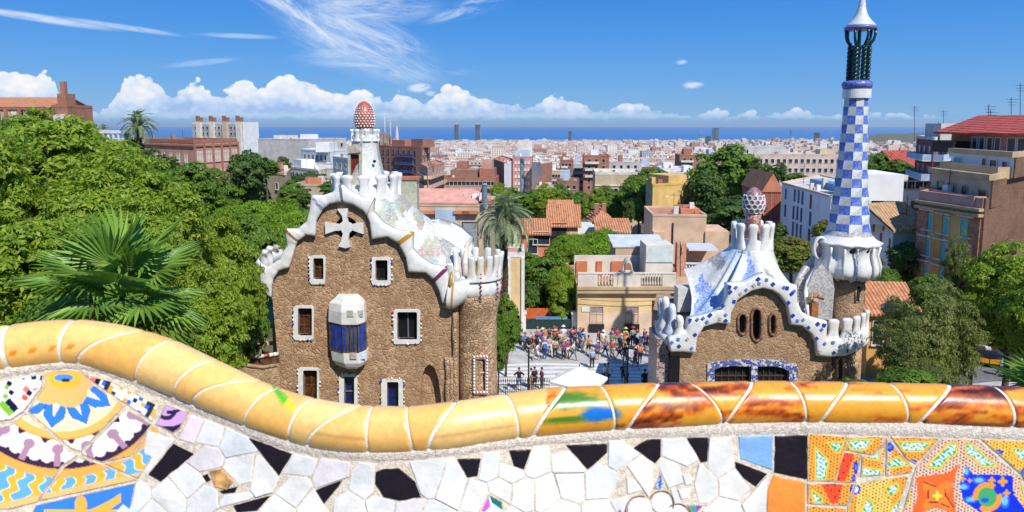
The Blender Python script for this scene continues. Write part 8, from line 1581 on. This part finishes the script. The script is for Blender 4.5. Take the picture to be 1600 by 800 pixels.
def setm(o, m): o.material_slots[0].link = 'OBJECT'; o.material_slots[0].material = m
def person(px, py, sh, bt, hr='dark', ps=0, rz=0.0, hat=None, bag=None, short=False, where='', z=0.03, loc=None):
    p = loc or gp(px, py, z); lab = 'person, %s shirt, %s %s, %s, %s' % (sh, bt, 'shorts' if short else 'trousers', (bag + ' backpack') if bag else (hat + ' hat') if hat else hr + ' hair', where)
    used.add(lab); root = empty('person', p, lab, 'person', 'visitors on the square'); b_, s_, l_, m_, hd = POSES[ps]
    T_ = Matrix.Translation(p) @ Matrix.Rotation(rz, 4, 'Z') @ Matrix.Scale(1.03 * (.94 + .12 * ((px * 7) % 10) / 10), 4)
    link('body', b_, root, T_); o = link('shirt', s_, root, T_); setm(o, cm(sh, SH[sh])); o = link('shorts' if short else 'trousers', m_ if short else l_, root, T_); setm(o, cm('b' + bt, BT[bt]))
    H_ = T_ @ Matrix.Translation(hd); o = link('hair', hair_m, root, H_); setm(o, cm('h' + hr, HR[hr])); link('face', face_m, root, H_)
    if hat: o = link('hat', hat_m, root, H_); setm(o, cm(hat, SH[hat]))
    if bag: o = link('backpack', bag_m, root, T_); setm(o, cm('k' + bag, SH[bag]))
    return root
Z6 = lambda X, Yq: (760 + X / 5.714, 480 + Yq / 5.714)
PL = [((925 - 760) * 5.714, 548, 'light blue', 'dark', 'grey', 0, 3.1, None, None, False, 'standing alone before the parasol'), (185, 460, 'green', 'olive', 'dark', 0, 0, None, None, True, 'under the street tree'), (345, 388, 'light blue', 'denim', 'brown', 0, 1, None, None, False, 'left end of the crowd'), (400, 380, 'beige', 'olive', 'blond', 3, .5, None, None, True, 'in the crowd behind the left lamp post'), (445, 478, 'white', 'white', 'brown', 2, 2, None, None, True, 'in front of the crowd on its left'),
      (520, 465, 'white', 'denim', 'grey', 0, 3.3, None, 'blue', False, 'seen from behind at the crowd front'), (560, 430, 'pink', 'white', 'brown', 0, .4, None, None, True, 'in the middle of the crowd front'), (612, 462, 'beige', 'dark', 'dark', 3, 0, None, None, False, 'in the middle of the crowd front'), (688, 470, 'purple', 'dark', 'grey', 0, 0, None, None, False, 'at the right front of the crowd'), (775, 475, 'white', 'grey', 'brown', 2, 1.5, None, None, False, 'walking at the right of the crowd'),
      (455, 345, 'pink', 'beige', 'blond', 3, 0, None, None, False, 'in the back of the crowd'), (500, 350, 'white', 'dark', 'dark', 0, .2, 'white', None, False, 'in the back of the crowd'), (560, 340, 'maroon', 'denim', 'dark', 3, 0, None, None, False, 'in the back of the crowd'), (625, 335, 'red', 'dark', 'brown', 0, 0, None, None, False, 'in the back of the crowd'), (685, 340, 'white', 'beige', 'grey', 0, 0, 'white', None, True, 'right in the back of the crowd'), (735, 338, 'blue', 'denim', 'dark', 0, .5, None, None, False, 'near the white pillar'), (785, 345, 'red', 'dark', 'dark', 3, 0, None, None, False, 'by the white pillar'), (790, 410, 'black', 'dark', 'dark', 0, 1, None, None, False, 'right of the crowd centre'), (830, 360, 'blue', 'white', 'blond', 0, 2, None, None, True, 'against the yellow house corner'), (862, 365, 'white', 'dark', 'brown', 0, 4, None, None, False, 'against the yellow house corner'),
      (910, 425, 'orange', 'dark', 'dark', 1, 0, None, None, True, 'sitting height beside the wall'), (1000, 370, 'maroon', 'grey', 'brown', 0, 1, None, None, False, 'under the left shuttered window'), (1042, 380, 'white', 'beige', 'grey', 0, 0, 'white', None, True, 'between the shuttered windows'), (1060, 435, 'pink', 'denim', 'blond', 2, 1, None, None, False, 'walking between the shuttered windows'), (1120, 350, 'purple', 'dark', 'dark', 0, 0, None, None, False, 'against the yellow wall'), (1165, 350, 'red', 'grey', 'brown', 0, 0, None, None, False, 'against the yellow wall'), (1125, 400, 'green', 'beige', 'grey', 3, .5, None, None, True, 'before the yellow wall'), (1125, 470, 'red', 'beige', 'blond', 2, 4.2, None, None, True, 'striding past the right window'), (1200, 400, 'grey', 'dark', 'dark', 0, 0, 'beige', None, False, 'left of the right lamp post'), (1185, 472, 'black', 'denim', 'dark', 2, 1.5, None, None, True, 'left of the right lamp post, nearer'), (1240, 360, 'yellow', 'red' if 0 else 'olive', 'grey', 0, 0, 'yellow', None, True, 'behind the right lamp post'), (1305, 350, 'grey', 'dark', 'dark', 0, 0, 'red', None, False, 'by the right window grille'),
      (1345, 390, 'cyan', 'dark', 'brown', 0, 1, None, 'black', False, 'right of the right window'), (1235, 500, 'maroon', 'grey', 'brown', 0, 0, None, None, False, 'beside the right lamp post'), (1325, 550, 'red', 'olive', 'dark', 2, 1.6, None, None, True, 'walking right of the lamp post'), (1425, 390, 'purple', 'denim', 'brown', 0, 0, None, None, False, 'by the dark doorway'), (1440, 445, 'black', 'white', 'dark', 2, 1, None, None, True, 'walking towards the pavilion'), (1500, 455, 'white', 'grey', 'brown', 0, 3, None, 'grey', True, 'next to the pavilion corner'),
      (292, 745, 'black', 'blue', 'brown', 1, 0, None, None, True, 'hands on hips by the iron railing'), (400, 730, 'white', 'beige', 'dark', 0, 1, None, None, True, 'beside the left lamp post'), (430, 735, 'black', 'dark', 'dark', 0, .5, None, None, True, 'small figure right of the left lamp post'), (495, 740, 'maroon', 'maroon' if 0 else 'grey', 'brown', 0, 2, None, None, False, 'in front of the parasol left tip'), (1055, 690, 'white', 'denim', 'dark', 0, 2, None, None, False, 'under the right tip of the parasol'), (1085, 700, 'beige', 'grey', 'brown', 0, 4, None, 'white', True, 'behind the right tip of the parasol'), (1220, 690, 'black', 'grey', 'blond', 3, 0, None, None, True, 'left beside the right lamp post base'), (1245, 700, 'grey', 'denim', 'brown', 0, 1, None, None, True, 'touching the right lamp post base'), (1410, 760, 'black', 'dark', 'dark', 0, 0, None, None, False, 'dark haired, just over the rail'), (1445, 770, 'black', 'grey', 'dark', 0, 1, None, None, False, 'dark haired, right above the rail')]
for X, Yq, *a in PL: px, py = Z6(X, Yq); person(px, py, *a[:-1], where=a[-1])
rp = random.Random(21); placed = []
while len(placed) < 26:
    X, Yq = (rp.uniform(330, 880), rp.uniform(335, 460)) if len(placed) < 19 else (rp.uniform(900, 1480), rp.uniform(345, 520))
    
    if any(abs(X - a) < 16 and abs(Yq - b) < 14 for a, b in placed): continue
    px, py = Z6(X, Yq); sh, bt, hr = rp.choice(list(SH)), rp.choice(list(BT)), rp.choice(list(HR)); hat = rp.choice([None, None, None, 'white', 'beige', 'red']); w_ = 'in the left half of the crowd' if X < 600 else 'in the right half of the crowd' if X < 890 else 'on the open paving before the yellow house'
    k_1 = (sh, bt, hr, hat, w_)
    if k_1 in used: continue
    used.add(k_1); placed.append((X, Yq)); person(px, py, sh, bt, hr, rp.choice([0, 0, 3, 2]), rp.uniform(0, 6.28), hat, None, rp.random() < .4, w_)
person(1563, 588, 'light blue', 'denim', 'dark', 2, 1.2, where='walking on the pavement near the taxi'); person(1583, 592, 'black', 'dark', 'dark', 2, .6, None, 'red', where='striding at the right edge behind the palm tip'); person(1358, 585, 'red', 'dark', 'brown', 0, 0, where='between the pavilion wing and the olive bushes')
# cars
def car(px, py, rz, cols, label, cat='car', name='parked_car', taxi=False, h=1.45, L=4.4):
    p = gp(px, py, .04); root = empty(name, p, label, cat, rz=rz); M_ = wmat(root); W2 = .86
    prof = [(-L / 2, .35), (-L / 2, .85), (-L * .42, 1.0), (-L * .20, 1.04), (-L * .06, h), (L * .24, h), (L * .40, 1.08), (L / 2, 1.0), (L / 2, .35)]
    V = []; 
    for s_ in (-1, 1): V += [(x, s_ * (W2 if z < 1.1 else W2 * .82), z) for x, z in prof]
    n = len(prof); mb = MB(); mb.add([M_ @ Vector(v) for v in V], [tuple(range(n)), tuple(range(n, 2 * n))[::-1]] + [(i, (i + 1) % n, n + (i + 1) % n, n + i) for i in range(n)]); b_ = mb.build('body', cols[0], root); bm = bmesh.new(); bm.from_mesh(b_.data); bmesh.ops.recalc_face_normals(bm, faces=bm.faces); bmesh.ops.bevel(bm, geom=list(bm.edges), offset=.07, segments=2, affect='EDGES'); bm.to_mesh(b_.data); bm.free()
    for s_ in (-1, 1):
        for x0, x1 in ((-L * .12, L * .04), (L * .06, L * .24)): mb = MB(); y = s_ * W2 * .93; V = [(x0, y, 1.06), (x1, y, 1.06), (x1 - .02, s_ * W2 * .84, h - .08), (x0 + (.14 if x0 < 0 else .02), s_ * W2 * .84, h - .08)]; V += [(a, b2 + s_ * .02, c_) for a, b2, c_ in V]; mb.add([M_ @ Vector(v) for v in V], [(0, 1, 2, 3), (7, 6, 5, 4), (0, 4, 5, 1), (1, 5, 6, 2), (2, 6, 7, 3), (3, 7, 4, 0)]); mb.build('side_window', M_dkglass, root); mb = MB().box(x0, x1 + .02, s_ * (W2 + .012) - .012, s_ * (W2 + .012) + .012, .42, 1.0, 0, M_); mb.build('door', cols[1], root)
        for x in (-L * .32, L * .31):
            tb_ = MB(); tb_.add([M_ @ Vector((x + .33 * math.cos(t), s_ * (W2 + .02) + q, .33 + .33 * math.sin(t))) for q in (-.1, .03) for t in np.linspace(0, 2 * math.pi, 17)[:-1]], [tuple(range(16)), tuple(range(16, 32))[::-1]] + [(i, (i + 1) % 16, 16 + (i + 1) % 16, 16 + i) for i in range(16)]); wv = tb_.build('wheel', M_black, root)
            rb_ = MB(); rb_.add([M_ @ Vector((x + .2 * math.cos(t), s_ * (W2 + .06), .33 + .2 * math.sin(t))) for t in np.linspace(0, 2 * math.pi, 13)[:-1]], [tuple(range(12))]); rb_.build('rim', M_metalroof, wv)
    for x, hh_ in ((-L * .125, 'windscreen'), (L * .325, 'rear_window')): 
        a0, a1 = (-L * .19, -L * .07) if x < 0 else (L * .39, L * .25); MB().add([M_ @ Vector(v) for v in ((a0, -.68, 1.08), (a0, .68, 1.08), (a1, .64, h - .04), (a1, -.64, h - .04))] + [M_ @ Vector((v[0] + (-.03 if x < 0 else .03), v[1], v[2] + .03)) for v in ((a0, -.68, 1.08), (a0, .68, 1.08), (a1, .64, h - .04), (a1, -.64, h - .04))], [(0, 1, 2, 3), (7, 6, 5, 4), (0, 4, 5, 1), (1, 5, 6, 2), (2, 6, 7, 3), (3, 7, 4, 0)]).build(hh_, M_dkglass, root)
    for y in (-.6, .6): MB().sphere(M_ @ Vector((-L / 2 - .0, y, .72)), .12, 8, 6).build('headlight', M_wsmooth, root)
    if taxi: MB().box(.1, .5, -.3, .3, h + .003, h + .16, 0, M_).build('roof_sign', M_wsmooth, root)
M_cy = glaze('taxi_yellow', (0.72, 0.33, 0.01), .3); M_cb = glaze('car_black', (0.012, 0.012, 0.016), .2)
car(1548, 571, R(152), (M_cb, M_cy), 'black taxi with yellow doors parked under the trees at the right', 'taxi', 'taxi', True); car(1588, 560, R(150), (M_cb, M_cb), 'black car parked behind the taxi at the right edge'); car(1508, 556, R(150), (glaze('car_silver', (0.25, 0.26, 0.28), .3), MATS['car_silver']), 'dark silver car left of the taxi, half hidden by leaves')
car(374, 553, R(100), (glaze('van_blue', (0.10, 0.24, 0.42), .3), MATS['van_blue']), 'small pale blue van beyond the steps left of the gatehouse', 'van', 'van', h=1.95)
# striped stair wall left of the gatehouse
r = empty('stair_wall', gp(400, 585), 'low dark wall with red and white tiled coping left of the gatehouse', 'wall'); pts = [at(362, 541, 40), at(372, 549, 40), at(386, 556, 40.2), at(404, 557, 40.5), at(420, 555, 41), at(434, 553, 41.5)]
for i in range(len(pts) - 1):
    for k in range(2):
        p, q = pts[i].lerp(pts[i + 1], k / 2), pts[i].lerp(pts[i + 1], (k + 1) / 2 - .01); MB().tube([p, q], .13, 8).build('coping_tile', M_wsmooth if (i * 2 + k) % 3 != 1 else glaze('coping_red', (0.42, 0.05, 0.03), .3), r, smooth=True)
V = [p + Vector((0, 0, -.1)) for p in pts] + [Vector((p.x, p.y, -.5)) for p in pts]; V += [v + Vector((0, .3, 0)) for v in V]; m_ = len(pts); MB().add(V, [(i, m_ + i, m_ + i + 1, i + 1) for i in range(m_ - 1)] + [(2 * m_ + i, 2 * m_ + i + 1, 3 * m_ + i + 1, 3 * m_ + i) for i in range(m_ - 1)]).build('wall_face', M_wood, r)
V2 = [at(352, 558, 37), at(380, 570, 37), at(410, 574, 37.5), at(434, 570, 38)]; r2 = empty('lower_wall', gp(400, 600), 'pale rounded lower parapet of the garden steps beside the gatehouse', 'wall'); MB().tube(V2, .10, 8).build('coping', M_stone3, r2, smooth=True); V = V2 + [Vector((p.x, p.y, -.3)) for p in V2]; MB().add(V + [v + Vector((0, .3, 0)) for v in V], [(i, 4 + i, 5 + i, 1 + i) for i in range(3)] + [(8 + i, 9 + i, 13 + i, 12 + i) for i in range(3)]).build('wall_face', M_stone3, r2)
r = empty('timber_pergola', gp(410, 560), 'grey timber posts and beams of a shelter left of the gatehouse', 'shelter')
for px in (392, 402, 428): a = at(px, 512, 44); MB().box(a.x - .12, a.x + .12, 44, 44.25, 0, a.z).build('post', M_sand_r, r)
a, b_ = at(388, 512, 44), at(434, 512, 44); MB().box(a.x, b_.x, 43.9, 44.3, a.z, a.z + .25).build('beam', M_sand_r, r); MB().box(a.x, b_.x, 43.95, 44.2, a.z - 1.2, a.z - 1.0).build('beam', M_sand_r, r)
